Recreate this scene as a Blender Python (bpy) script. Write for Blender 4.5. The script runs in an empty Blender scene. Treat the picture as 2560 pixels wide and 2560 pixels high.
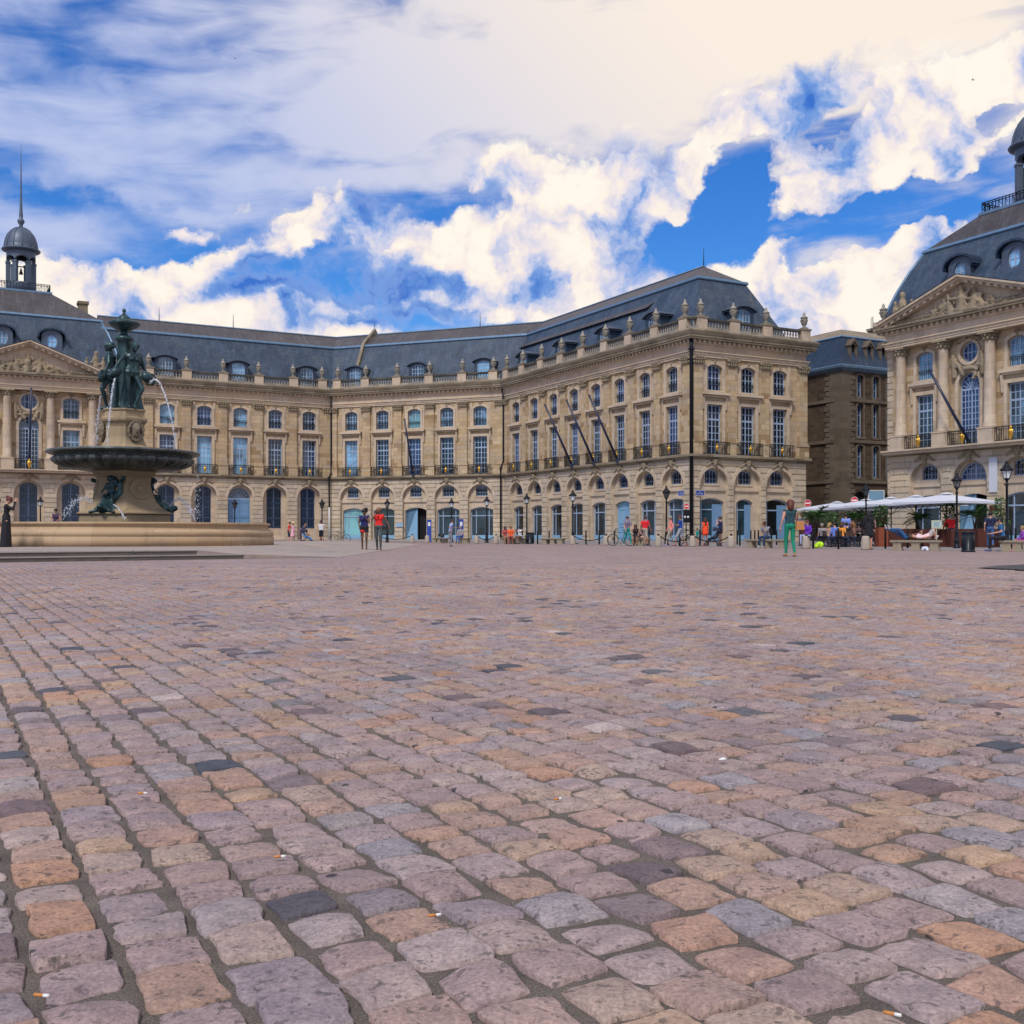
import bpy, bmesh, math, random
import numpy as np
from mathutils import Matrix, Vector
from mathutils.geometry import tessellate_polygon
R_ = math.radians
rng = random.Random(7)
nrg = np.random.default_rng(11)
scene = bpy.context.scene
col = scene.collection

# ------------------------------------------------------------------ camera
CAM_H = 0.65
FPX = 2676.0          # focal length in pixels of a 2560 px wide frame
YH, XC = 1337.0, 1280.0
cam_d = bpy.data.cameras.new('camera')
cam = bpy.data.objects.new('camera', cam_d)
col.objects.link(cam)
cam.location = (0, 0, CAM_H)
cam.rotation_euler = (R_(90), 0, 0)
cam_d.sensor_width = 36.0
cam_d.lens = 36.0 * FPX / 2560.0
cam_d.shift_y = (YH - 1280.0) / 2560.0
cam_d.clip_start = 0.05
cam_d.clip_end = 5000
scene.camera = cam

SUN_EL, SUN_AZ = 50.0, 200.0        # azimuth from +Y (north) clockwise
EXPOSURE = 0.0
SKY_STRENGTH = 0.13
CLOUD_STRENGTH = 1.0

scene.view_settings.view_transform = 'Standard'
scene.view_settings.look = 'None'
scene.view_settings.exposure = EXPOSURE
scene.view_settings.gamma = 1.0
scene.view_settings.use_curve_mapping = False

# ------------------------------------------------------------------ sky
world = bpy.data.worlds.new('World')
scene.world = world
world.use_nodes = True
class NT:
    """tiny helper for node trees"""
    def __init__(s, nt):
        s.nt = nt; s.n = nt.nodes; s.l = nt.links
    def new(s, t, **kw):
        nd = s.n.new(t)
        for k, v in kw.items(): setattr(nd, k, v)
        return nd
    def put(s, sock, v):
        if isinstance(v, bpy.types.NodeSocket): s.l.new(v, sock)
        elif v is not None: sock.default_value = v
    def math(s, op, a, b=None, c=None, clamp=False):
        m = s.new('ShaderNodeMath', operation=op, use_clamp=clamp)
        for i, v in enumerate((a, b, c)):
            if v is not None: s.put(m.inputs[i], v)
        return m.outputs[0]
    def vmath(s, op, a, b=None):
        m = s.new('ShaderNodeVectorMath', operation=op)
        s.put(m.inputs[0], a)
        if b is not None: s.put(m.inputs[1], b)
        return m.outputs[0]
    def maprange(s, v, a, b, c=0.0, d=1.0, smooth=True):
        m = s.new('ShaderNodeMapRange', interpolation_type='SMOOTHSTEP' if smooth else 'LINEAR')
        s.put(m.inputs[0], v)
        for i, q in enumerate((a, b, c, d)): s.put(m.inputs[1 + i], q)
        return m.outputs[0]
    def mix(s, f, a, b, blend='MIX'):
        m = s.new('ShaderNodeMix', data_type='RGBA', blend_type=blend)
        s.put(m.inputs[0], f)
        for sock, v in ((m.inputs[6], a), (m.inputs[7], b)):
            s.put(sock, v if isinstance(v, bpy.types.NodeSocket) else (*v, 1.0))
        return m.outputs[2]
    def noise(s, vec, scale, detail=6.0, rough=0.55, dist=0.0, out=0):
        t = s.new('ShaderNodeTexNoise')
        s.put(t.inputs['Vector'], vec); s.put(t.inputs['Scale'], scale)
        s.put(t.inputs['Detail'], detail); s.put(t.inputs['Roughness'], rough)
        s.put(t.inputs['Distortion'], dist)
        return t.outputs[out]
    def mapping(s, vec, loc=(0, 0, 0), rot=(0, 0, 0), sc=(1, 1, 1), vt='TEXTURE'):
        m = s.new('ShaderNodeMapping', vector_type=vt)
        s.put(m.inputs[0], vec)
        m.inputs[1].default_value = loc; m.inputs[2].default_value = rot; m.inputs[3].default_value = sc
        return m.outputs[0]
    def ramp(s, f, stops, interp='LINEAR'):
        r = s.new('ShaderNodeValToRGB')
        cr = r.color_ramp; cr.interpolation = interp
        while len(cr.elements) < len(stops): cr.elements.new(0.5)
        for e, (p, c) in zip(cr.elements, stops):
            e.position = p; e.color = (*c, 1.0)
        s.put(r.inputs[0], f)
        return r.outputs[0]

def srgb(r, g, b):
    return tuple((c / 255 / 12.92) if c / 255 <= 0.04045 else ((c / 255 + 0.055) / 1.055) ** 2.4 for c in (r, g, b))

def build_sky():
    w = NT(world.node_tree)
    w.n.clear()
    out = w.new('ShaderNodeOutputWorld')
    geo = w.new('ShaderNodeTexCoord').outputs['Generated']
    sep = w.new('ShaderNodeSeparateXYZ'); w.put(sep.inputs[0], geo)
    X, Y, Z = sep.outputs
    az = w.math('ARCTAN2', X, Y)                 # radians, 0 = +Y
    el = w.math('ARCSINE', w.math('MAXIMUM', Z, 0.0))
    comb = w.new('ShaderNodeCombineXYZ')
    w.put(comb.inputs[0], w.math('MULTIPLY', az, 100.0)); w.put(comb.inputs[1], w.math('MULTIPLY', el, 100.0))
    P = comb.outputs[0]                          # sky chart: 100 units = 1 rad
    sky = w.new('ShaderNodeTexSky', sky_type='NISHITA')
    sky.sun_disc = False
    sky.sun_elevation = R_(SUN_EL); sky.sun_rotation = R_(SUN_AZ)
    sky.air_density = 1.3; sky.dust_density = 0.2; sky.ozone_density = 3.0
    hsv = w.new('ShaderNodeHueSaturation'); hsv.inputs['Saturation'].default_value = 1.35
    w.put(hsv.inputs['Color'], sky.outputs[0])
    skyc = w.mix(1.0, hsv.outputs[0], (0.36, 0.60, 0.98), 'MULTIPLY')
    # chart position of a direction given as photo pixel
    def ch(x, y):
        tx, tz = (x - XC) / FPX, (YH - y) / FPX
        a = math.atan(tx); return 100 * a, 100 * math.atan(tz * math.cos(a))
    def warp(scale, detail, amt):
        n1 = w.noise(P, scale, detail, 0.6, out=1)
        wv = w.vmath('SUBTRACT', n1, (0.5, 0.5, 0.5))
        sc = w.new('ShaderNodeVectorMath', operation='SCALE'); w.put(sc.inputs[0], wv); sc.inputs[3].default_value = amt
        return w.vmath('ADD', P, sc.outputs[0])
    PW = warp(0.14, 5.0, 7.0)
    def field(blobs, vec):
        acc = None
        for (x, y, rx, ry, rot, amp) in blobs:
            cx, cy = ch(x, y); k = 100.0 / FPX * 0.93
            m = w.mapping(vec, (cx, cy, 0), (0, 0, R_(rot)), (rx * k * 1.5, ry * k * 1.5, 50))
            g = w.new('ShaderNodeTexGradient', gradient_type='SPHERICAL'); w.put(g.inputs[0], m)
            acc = w.math('MULTIPLY_ADD', g.outputs[1], amp, acc if acc is not None else 0.0)
        return acc
    cum = [(1500, 590, 260, 120, 0, .9), (1000, 720, 380, 90, 0, .55), (700, 760, 300, 60, 0, .5), (1700, 790, 300, 60, 0, .9), (2150, 820, 300, 60, 0, 1.2), (585, 505, 30, 14, 0, .7), (430, 672, 110, 28, 10, 1.3), (640, 630, 130, 34, 16, 1.4), (830, 545, 130, 56, 10, 1.6), (1010, 585, 120, 52, -16, 1.5),
           (1180, 600, 150, 56, 0, 1.5), (1150, 690, 130, 52, 0, 1.2), (500, 562, 64, 22, -8, 1.2), (725, 550, 44, 20, 20, 1.0), (790, 490, 22, 18, 0, 1.0),
           (1228, 432, 70, 58, 0, 1.7), (1350, 405, 90, 60, 10, 1.3), (1560, 400, 80, 60, 20, 1.4), (1440, 500, 190, 80, 0, 1.2), (1640, 510, 70, 30, 0, 1.2),
           (1420, 650, 200, 80, 0, 1.4), (1380, 750, 300, 50, 0, 1.2), (820, 744, 50, 18, 0, 1.4),
           (150, 715, 150, 80, 0, 1.6), (300, 740, 230, 70, 0, 1.5), (340, 790, 260, 50, 0, 1.4), (580, 780, 260, 60, -4, 1.5), (850, 815, 140, 40, -10, 1.2),
           (1780, 360, 150, 46, 24, 1.5), (1980, 270, 140, 50, 12, 1.4), (2230, 240, 380, 90, 0, 1.7), (2320, 350, 270, 110, 22, 1.8), (2130, 410, 190, 70, 28, 1.6), (1990, 420, 60, 70, 50, 1.2), (2010, 500, 70, 44, 30, 1.0), (1945, 570, 50, 60, 0, .8), (1730, 430, 60, 40, 30, 1.2),
           (2368, 420, 60, 70, 0, 1.3), (2080, 730, 360, 130, 0, 2.0), (2330, 650, 240, 50, 0, 1.6), (2450, 720, 220, 110, 0, 1.5), (1850, 690, 120, 40, 10, .9)]
    holes = [(2110, 300, 90, 52, 32, 1.8), (1850, 470, 125, 90, 38, 1.7), (1700, 610, 100, 50, 10, 1.5), (1880, 560, 120, 60, 0, 1.2),
             (2190, 545, 220, 48, 8, 2.2), (2330, 520, 90, 50, 0, .8), (2485, 284, 60, 26, 5, 2.0), (2250, 245, 34, 14, 0, 1.5), (2030, 657, 76, 26, -4, 1.9), (2060, 752, 46, 22, 0, 1.0), (2505, 450, 80, 56, 20, 1.0)]
    veil = [(1250, 180, 900, 70, 8, .5), (1900, 60, 900, 190, 0, 1.1), (1450, 260, 620, 150, 6, .75), (820, 300, 420, 60, 8, .4), (130, 300, 330, 50, 4, .5),
            (300, 390, 420, 36, 0, .3), (110, 575, 220, 46, 0, .75), (700, 440, 560, 44, 4, .45), (1000, 110, 520, 110, 0, .5)]
    deep = [(110, 70, 260, 90, 8, .3), (470, 600, 330, 64, -8, .9), (1090, 525, 200, 50, -4, .9), (130, 480, 240, 22, 0, .5), (840, 395, 150, 16, 0, .3), (260, 660, 150, 34, 0, .9),
            (1850, 540, 520, 150, 12, 1.6), (1330, 350, 200, 26, 0, .35), (780, 690, 330, 70, 4, 1.0), (1000, 780, 260, 40, 0, .8), (1750, 800, 300, 60, 0, .5)]
    fbn = w.noise(PW, 0.34, 6.0, 0.58)
    vo = w.new('ShaderNodeTexVoronoi', feature='F1'); w.put(vo.inputs['Vector'], PW); vo.inputs['Scale'].default_value = 0.30
    vo.inputs['Detail'].default_value = 3.0; vo.inputs['Roughness'].default_value = 0.5; vo.inputs['Lacunarity'].default_value = 2.3; vo.normalize = True
    puff = w.math('MULTIPLY_ADD', vo.outputs[0], -1.5, 1.05)
    fb = w.math('MULTIPLY_ADD', puff, 0.5, w.math('MULTIPLY', fbn, 0.5))
    c_raw = w.math('SUBTRACT', field(cum, PW), field(holes, PW))
    # loose cloud over the rest of the dome, which lights the square softly
    away = w.maprange(w.math('ABSOLUTE', az), 0.6, 1.0)
    high = w.maprange(el, 0.52, 0.8)
    rest = w.math('MULTIPLY', w.math('MAXIMUM', away, high), w.maprange(w.noise(P, 0.05, 2.0, 0.6), 0.42, 0.6))
    fbc = w.math('SUBTRACT', fb, 0.5)
    c_den = w.math('MULTIPLY_ADD', w.math('MULTIPLY', fbc, w.maprange(c_raw, 0.02, 0.35)), 3.0, c_raw)
    c_fac = w.math('MAXIMUM', w.maprange(c_den, 0.12, 1.1), w.math('MULTIPLY', rest, 0.85))
    shade_blobs = [(790, 692, 250, 60, 4, 1.0), (880, 785, 170, 26, 0, .8), (1120, 775, 110, 30, 0, .5), (650, 705, 140, 34, 10, .6),
                   (1000, 700, 170, 34, 0, .5), (430, 745, 130, 24, 0, .25), (1290, 725, 80, 26, 0, .4), (1480, 560, 110, 46, 0, .25)]
    low = w.noise(PW, 0.12, 4.0, 0.5)
    lit = w.math('MULTIPLY_ADD', w.math('SUBTRACT', low, 0.5), -3.3, 0.66)
    lit = w.math('MULTIPLY_ADD', fbc, 1.5, lit)
    lit = w.math('SUBTRACT', lit, field(shade_blobs, PW), clamp=True)
    c_col = w.ramp(lit, [(0.0, srgb(62, 116, 206)), (0.28, srgb(120, 160, 224)), (0.5, srgb(196, 204, 234)), (0.72, srgb(240, 230, 232)), (0.86, srgb(254, 242, 230)), (1.0, srgb(255, 248, 236))])
    # high veil: streaks
    st = w.noise(w.mapping(P, (0, 0, 0), (0, 0, R_(6)), (2.6, 0.7, 1)), 0.26, 5.0, 0.55, 0.5)
    st2 = w.noise(w.mapping(P, (3, 7, 0), (0, 0, R_(-12)), (1.6, 0.9, 1)), 0.12, 3.0, 0.5)
    vf = w.math('SUBTRACT', field(veil, P), field(deep, PW))
    vf = w.math('MULTIPLY_ADD', w.math('SUBTRACT', st, 0.5), 2.3, vf)
    vf = w.math('MULTIPLY_ADD', w.math('SUBTRACT', st2, 0.5), 2.0, vf)
    v_fac = w.math('MULTIPLY', w.maprange(vf, -0.8, 0.7), 0.97)
    warm = w.maprange(w.math('MULTIPLY_ADD', el, 1.1, az), 0.0, 0.72)
    v_col = w.mix(warm, srgb(188, 200, 236), srgb(255, 241, 226))
    bg_sky = w.new('ShaderNodeBackground'); w.put(bg_sky.inputs[0], skyc); bg_sky.inputs[1].default_value = SKY_STRENGTH
    bg_c = w.new('ShaderNodeBackground'); w.put(bg_c.inputs[0], w.mix(c_fac, v_col, c_col)); bg_c.inputs[1].default_value = CLOUD_STRENGTH
    m1 = w.new('ShaderNodeMixShader'); w.put(m1.inputs[0], w.math('MAXIMUM', v_fac, c_fac)); w.l.new(bg_sky.outputs[0], m1.inputs[1]); w.l.new(bg_c.outputs[0], m1.inputs[2])
    w.l.new(m1.outputs[0], out.inputs[0])
build_sky()
world.cycles.sampling_method = 'MANUAL'
world.cycles.sample_map_resolution = 512

# ------------------------------------------------------------------ sun
sun_d = bpy.data.lights.new('sun', 'SUN')
sun_d.energy = 2.7
sun_d.angle = R_(10)
sun_d.color = (1.0, 0.93, 0.82)
sun = bpy.data.objects.new('sun', sun_d)
col.objects.link(sun)
_d = Vector((math.sin(R_(SUN_AZ)) * math.cos(R_(SUN_EL)), math.cos(R_(SUN_AZ)) * math.cos(R_(SUN_EL)), math.sin(R_(SUN_EL))))
sun.rotation_euler = _d.to_track_quat('Z', 'Y').to_euler()
sun.location = (0, -20, 60)

# ------------------------------------------------------------------ helpers
def at(px, py=None, Y=None, z=0.0):
    """point of the place seen at a photo pixel: on the ground height z, or at depth Y"""
    if Y is None: Y = FPX * (CAM_H - z) / (py - YH)
    return Vector(((px - XC) / FPX * Y, Y, z))

class MB:
    """collects shapes into one mesh"""
    def __init__(s): s.v = []; s.f = []; s.m = []; s.sm = []; s.uv = {}
    def add(s, vs, fs, mat=0, smooth=False):
        b = len(s.v); s.v.extend([tuple(p) for p in vs])
        for f in fs:
            s.f.append(tuple(b + i for i in f)); s.m.append(mat); s.sm.append(smooth)
    def box(s, x0, x1, y0, y1, z0, z1, mat=0, M=None):
        vs = [(x0, y0, z0), (x1, y0, z0), (x1, y1, z0), (x0, y1, z0), (x0, y0, z1), (x1, y0, z1), (x1, y1, z1), (x0, y1, z1)]
        if M is not None: vs = [M @ Vector(p) for p in vs]
        s.add(vs, [(0, 3, 2, 1), (4, 5, 6, 7), (0, 1, 5, 4), (1, 2, 6, 5), (2, 3, 7, 6), (3, 0, 4, 7)], mat)
    def taper(s, x, y, z0, z1, a0, b0, a1, b1, mat=0):
        """four-sided frustum, half sizes a (x) and b (y)"""
        vs = [(x - a0, y - b0, z0), (x + a0, y - b0, z0), (x + a0, y + b0, z0), (x - a0, y + b0, z0),
              (x - a1, y - b1, z1), (x + a1, y - b1, z1), (x + a1, y + b1, z1), (x - a1, y + b1, z1)]
        s.add(vs, [(0, 3, 2, 1), (4, 5, 6, 7), (0, 1, 5, 4), (1, 2, 6, 5), (2, 3, 7, 6), (3, 0, 4, 7)], mat)
    def lathe(s, prof, n=16, c=(0, 0, 0), mat=0, smooth=True, rfun=None):
        vs = []; fs = []
        for (r, z) in prof:
            for k in range(n):
                a = 2 * math.pi * k / n
                rr = r * (rfun(a, z) if rfun else 1.0)
                vs.append((c[0] + rr * math.cos(a), c[1] + rr * math.sin(a), c[2] + z))
        for i in range(len(prof) - 1):
            for k in range(n):
                k2 = (k + 1) % n
                fs.append((i * n + k, i * n + k2, (i + 1) * n + k2, (i + 1) * n + k))
        if prof[0][0] > 1e-6: fs.append(tuple(reversed(range(n))))
        if prof[-1][0] > 1e-6: fs.append(tuple(range((len(prof) - 1) * n, len(prof) * n)))
        s.add(vs, fs, mat, smooth)
    def tube(s, pts, rad, n=8, mat=0, smooth=True):
        pts = [Vector(p) for p in pts]
        if not hasattr(rad, '__len__'): rad = [rad] * len(pts)
        vs = []; fs = []
        up = Vector((0, 0, 1)); prev = None
        for i, p in enumerate(pts):
            d = (pts[min(i + 1, len(pts) - 1)] - pts[max(i - 1, 0)])
            d = d.normalized() if d.length > 1e-9 else Vector((0, 0, 1))
            if prev is None:
                a = d.cross(up)
                if a.length < 1e-3: a = d.cross(Vector((1, 0, 0)))
            else:
                a = prev - d * prev.dot(d)
                if a.length < 1e-4: a = d.cross(up)
            a.normalize(); prev = a; b = d.cross(a)
            for k in range(n):
                t = 2 * math.pi * k / n
                vs.append(p + (a * math.cos(t) + b * math.sin(t)) * rad[i])
        for i in range(len(pts) - 1):
            for k in range(n):
                k2 = (k + 1) % n
                fs.append((i * n + k, i * n + k2, (i + 1) * n + k2, (i + 1) * n + k))
        fs.append(tuple(reversed(range(n)))); fs.append(tuple(range((len(pts) - 1) * n, len(pts) * n)))
        s.add(vs, fs, mat, smooth)
    def ball(s, c, r, n=10, m=6, mat=0, sc=(1, 1, 1), M=None):
        vs = []; fs = []
        for i in range(m + 1):
            t = math.pi * i / m
            for k in range(n):
                a = 2 * math.pi * k / n
                p = Vector((math.sin(t) * math.cos(a) * r * sc[0], math.sin(t) * math.sin(a) * r * sc[1], math.cos(t) * r * sc[2]))
                if M is not None: p = M @ p
                vs.append(p + Vector(c))
        for i in range(m):
            for k in range(n):
                k2 = (k + 1) % n
                fs.append((i * n + k, (i + 1) * n + k, (i + 1) * n + k2, i * n + k2))
        s.add(vs, fs, mat, True)
    def capsule(s, a, b, ra, rb, n=8):
        a = Vector(a); b = Vector(b); d = b - a
        L = d.length
        if L < 1e-5:
            s.ball(a, max(ra, rb), n, 6); return
        d.normalize()
        q = d.to_track_quat('Z', 'Y').to_matrix()
        vs = []; fs = []; rings = []
        for t in (-90, -50, -15): rings.append((ra * math.cos(R_(t)), ra * math.sin(R_(t))))
        for t in (15, 50, 90): rings.append((rb * math.cos(R_(t)), L + rb * math.sin(R_(t))))
        for (r, z) in rings:
            r = max(r, 1e-4)
            for k in range(n):
                t = 2 * math.pi * k / n
                vs.append(a + q @ Vector((r * math.cos(t), r * math.sin(t), z)))
        for i in range(len(rings) - 1):
            for k in range(n):
                k2 = (k + 1) % n
                fs.append((i * n + k, i * n + k2, (i + 1) * n + k2, (i + 1) * n + k))
        fs.append(tuple(reversed(range(n)))); fs.append(tuple(range((len(rings) - 1) * n, len(rings) * n)))
        s.add(vs, fs, 0, True)
    def poly_prism(s, pts, y0, y1, mat=0):
        """closed outline pts (x, z) extruded from y0 to y1"""
        n = len(pts)
        tri = tessellate_polygon([[Vector((p[0], p[1], 0)) for p in pts]])
        vs = [(p[0], y0, p[1]) for p in pts] + [(p[0], y1, p[1]) for p in pts]
        fs = []
        for t in tri:
            a, b, c = (Vector((pts[i][0], pts[i][1])) for i in t)
            cr = (b.x - a.x) * (c.y - a.y) - (b.y - a.y) * (c.x - a.x)
            t = t if cr > 0 else (t[0], t[2], t[1])
            fs.append(tuple(t)); fs.append((t[0] + n, t[2] + n, t[1] + n))
        for i in range(n):
            j = (i + 1) % n
            fs.append((i, i + n, j + n, j))
        s.add(vs, fs, mat)
    def panel(s, outer, holes, y=0.0, reveal=0.25, mat=0, rmat=None):
        """flat wall piece facing -y with holes and their reveals; outlines are (x, z)"""
        loops = [outer] + holes
        tri = tessellate_polygon([[Vector((p[0], p[1], 0)) for p in lp] for lp in loops])
        flat = [p for lp in loops for p in lp]
        fs = []
        for t in tri:
            a, b, c = (flat[i] for i in t)
            cr = (b[0] - a[0]) * (c[1] - a[1]) - (b[1] - a[1]) * (c[0] - a[0])
            if abs(cr) < 1e-9: continue
            fs.append(tuple(t) if cr > 0 else (t[0], t[2], t[1]))
        s.add([(p[0], y, p[1]) for p in flat], fs, mat)
        for h in holes:
            n = len(h)
            vs = [(p[0], y, p[1]) for p in h] + [(p[0], y + reveal, p[1]) for p in h]
            s.add(vs, [(i, (i + 1) % n, (i + 1) % n + n, i + n) for i in range(n)], mat if rmat is None else rmat)
    def build(s, name, mats, parent=None, F=None, uv=True, local=False):
        """F: frame the shapes were given in; the mesh is left in that frame and placed by it"""
        me = bpy.data.meshes.new(name)
        me.from_pydata(s.v, [], s.f)
        if not isinstance(mats, (list, tuple)): mats = [mats]
        for m in mats: me.materials.append(m)
        me.polygons.foreach_set('material_index', s.m)
        me.polygons.foreach_set('use_smooth', s.sm)
        if uv: box_uv(me)
        return link(name, me, parent, F)

def box_uv(me):
    """metric box-projected UV in the mesh's own frame"""
    ul = me.uv_layers.new(name='UVMap')
    nl = len(me.loops)
    li = np.zeros(nl, np.int32); me.loops.foreach_get('vertex_index', li)
    co = np.zeros(len(me.vertices) * 3, np.float32); me.vertices.foreach_get('co', co); co = co.reshape(-1, 3)
    npoly = len(me.polygons)
    nr = np.zeros(npoly * 3, np.float32); me.polygons.foreach_get('normal', nr); nr = np.abs(nr.reshape(-1, 3))
    lt = np.zeros(npoly, np.int32); me.polygons.foreach_get('loop_total', lt)
    nl_ = np.repeat(nr, lt, axis=0)
    c = co[li]
    top = (nl_[:, 2] > nl_[:, 0]) & (nl_[:, 2] > nl_[:, 1]) & (nl_[:, 2] > 0.8)
    side = (~top) & (nl_[:, 0] > nl_[:, 1])
    uvs = np.stack([c[:, 0], c[:, 2]], 1)
    uvs[side] = np.stack([c[side, 1] + 0.37, c[side, 2]], 1)
    uvs[top] = np.stack([c[top, 0], c[top, 1]], 1)
    ul.data.foreach_set('uv', uvs.astype(np.float32).ravel())

def root_world(o):
    M = Matrix.Identity(4)
    while o is not None:
        M = o.matrix_basis @ M; o = o.parent
    return M
def link(name, me, parent=None, F=None):
    o = bpy.data.objects.new(name, me)
    col.objects.link(o)
    F = F if F is not None else Matrix.Identity(4)
    if parent is not None:
        o.parent = parent
        o.matrix_basis = root_world(parent).inverted() @ F
    else: o.matrix_basis = F
    return o
def tag(o, label, cat, group=None):
    o['label'] = label; o['category'] = cat
    if group: o['group'] = group
    return o
def thing(name, label, cat, loc=(0, 0, 0), rotz=0.0, group=None):
    o = bpy.data.objects.new(name, None); col.objects.link(o)
    o.empty_display_size = 0.3
    o.location = loc; o.rotation_euler = (0, 0, rotz)
    o.matrix_basis = Matrix.Translation(Vector(loc)) @ Matrix.Rotation(rotz, 4, 'Z')
    return tag(o, label, cat, group)
def structure(o, kind='structure'):
    o['kind'] = kind; return o
def dup(root, loc, rotz=None, label=None, group=None):
    def rec(o, par):
        c = o.copy(); col.objects.link(c); c.parent = par
        for ch in list(o.children): rec(ch, c)
        return c
    r = rec(root, None)
    rz = root.rotation_euler.z if rotz is None else rotz
    r.matrix_basis = Matrix.Translation(Vector(loc)) @ Matrix.Rotation(rz, 4, 'Z')
    if label: r['label'] = label
    if group: r['group'] = group
    return r
def T(x, y, z, rz=0.0): return Matrix.Translation((x, y, z)) @ Matrix.Rotation(rz, 4, 'Z')

# ------------------------------------------------------------------ materials
def new_mat(name):
    m = bpy.data.materials.new(name); m.use_nodes = True
    nt = NT(m.node_tree); nt.n.clear()
    out = nt.new('ShaderNodeOutputMaterial'); b = nt.new('ShaderNodeBsdfPrincipled')
    nt.l.new(b.outputs[0], out.inputs[0])
    return m, nt, b
def bump(nt, b, h, strength=0.4, dist=0.02):
    bp = nt.new('ShaderNodeBump'); bp.inputs['Strength'].default_value = strength; bp.inputs['Distance'].default_value = dist
    nt.put(bp.inputs['Height'], h); nt.l.new(bp.outputs[0], b.inputs['Normal'])
def simple(name, c, rough=0.6, metal=0.0, var=0.15, scale=6.0, bmp=0.0, spec=0.5):
    """one base colour broken up by noise"""
    m, nt, b = new_mat(name)
    oc = nt.new('ShaderNodeTexCoord').outputs['Object']
    n = nt.noise(oc, scale, 5.0, 0.6)
    lo = tuple(x * (1 - var) for x in c); hi = tuple(min(1, x * (1 + var)) for x in c)
    nt.put(b.inputs['Base Color'], nt.mix(n, lo, hi))
    b.inputs['Roughness'].default_value = rough; b.inputs['Metallic'].default_value = metal
    b.inputs['Specular IOR Level'].default_value = spec
    if bmp: bump(nt, b, nt.noise(oc, scale * 4, 6.0, 0.6), bmp, 0.01)
    return m
def ashlar(name, cols, bw=1.05, rh=0.42, mortar=0.012, stain=0.5, grime=0.55, bumpy=0.5):
    """coursed limestone: every block its own tint, weather stains, grime patches"""
    m, nt, b = new_mat(name)
    uv = nt.new('ShaderNodeTexCoord').outputs['UV']
    br = nt.new('ShaderNodeTexBrick')
    br.offset = 0.5; br.offset_frequency = 2
    nt.put(br.inputs['Vector'], uv)
    br.inputs['Color1'].default_value = (0, 0, 0, 1); br.inputs['Color2'].default_value = (1, 1, 1, 1)
    br.inputs['Mortar'].default_value = (0.5, 0.5, 0.5, 1)
    br.inputs['Scale'].default_value = 1.0; br.inputs['Mortar Size'].default_value = mortar
    br.inputs['Mortar Smooth'].default_value = 0.2; br.inputs['Bias'].default_value = 0.0
    br.inputs['Brick Width'].default_value = bw; br.inputs['Row Height'].default_value = rh
    n = len(cols)
    c = nt.ramp(br.outputs[0], [(i / (n - 1), cols[i]) for i in range(n)])
    big = nt.noise(uv, 0.35, 4.0, 0.6)
    c = nt.mix(nt.math('MULTIPLY', nt.maprange(big, 0.4, 0.7), .6), c, tuple(x * y for x, y in zip(cols[n // 2], (1.2, 1.1, .92))))
    c = nt.mix(nt.math('MULTIPLY', nt.maprange(nt.noise(uv, 0.55, 3.0, 0.6, 0.3), 0.5, 0.66), .5), c, tuple(x * y for x, y in zip(cols[n // 2], (.74, .74, .78))))
    # vertical weather streaks
    stv = nt.noise(nt.mapping(uv, sc=(0.5, 4.0, 1)), 1.6, 6.0, 0.65)
    c = nt.mix(nt.math('MULTIPLY', nt.maprange(stv, 0.52, 0.75), stain), c, tuple(x * 0.48 for x in cols[n // 2]))
    gr = nt.noise(uv, 0.9, 9.0, 0.7, 0.8)
    c = nt.mix(nt.math('MULTIPLY', nt.maprange(gr, 0.56, 0.74), grime), c, (0.085, 0.07, 0.055))
    fine = nt.noise(uv, 14.0, 6.0, 0.65)
    c = nt.mix(0.35, c, nt.mix(fine, (0.55, 0.55, 0.55), (1.35, 1.33, 1.3)), 'MULTIPLY')
    c = nt.mix(nt.math('MULTIPLY', br.outputs[1], 0.45), c, (0.12, 0.10, 0.08))
    nt.put(b.inputs['Base Color'], c)
    b.inputs['Roughness'].default_value = 0.9
    b.inputs['Specular IOR Level'].default_value = 0.25
    h = nt.math('SUBTRACT', nt.math('MULTIPLY', fine, 0.5), nt.math('MULTIPLY', br.outputs[1], 1.0))
    bump(nt, b, h, bumpy, 0.02)
    return m
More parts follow.
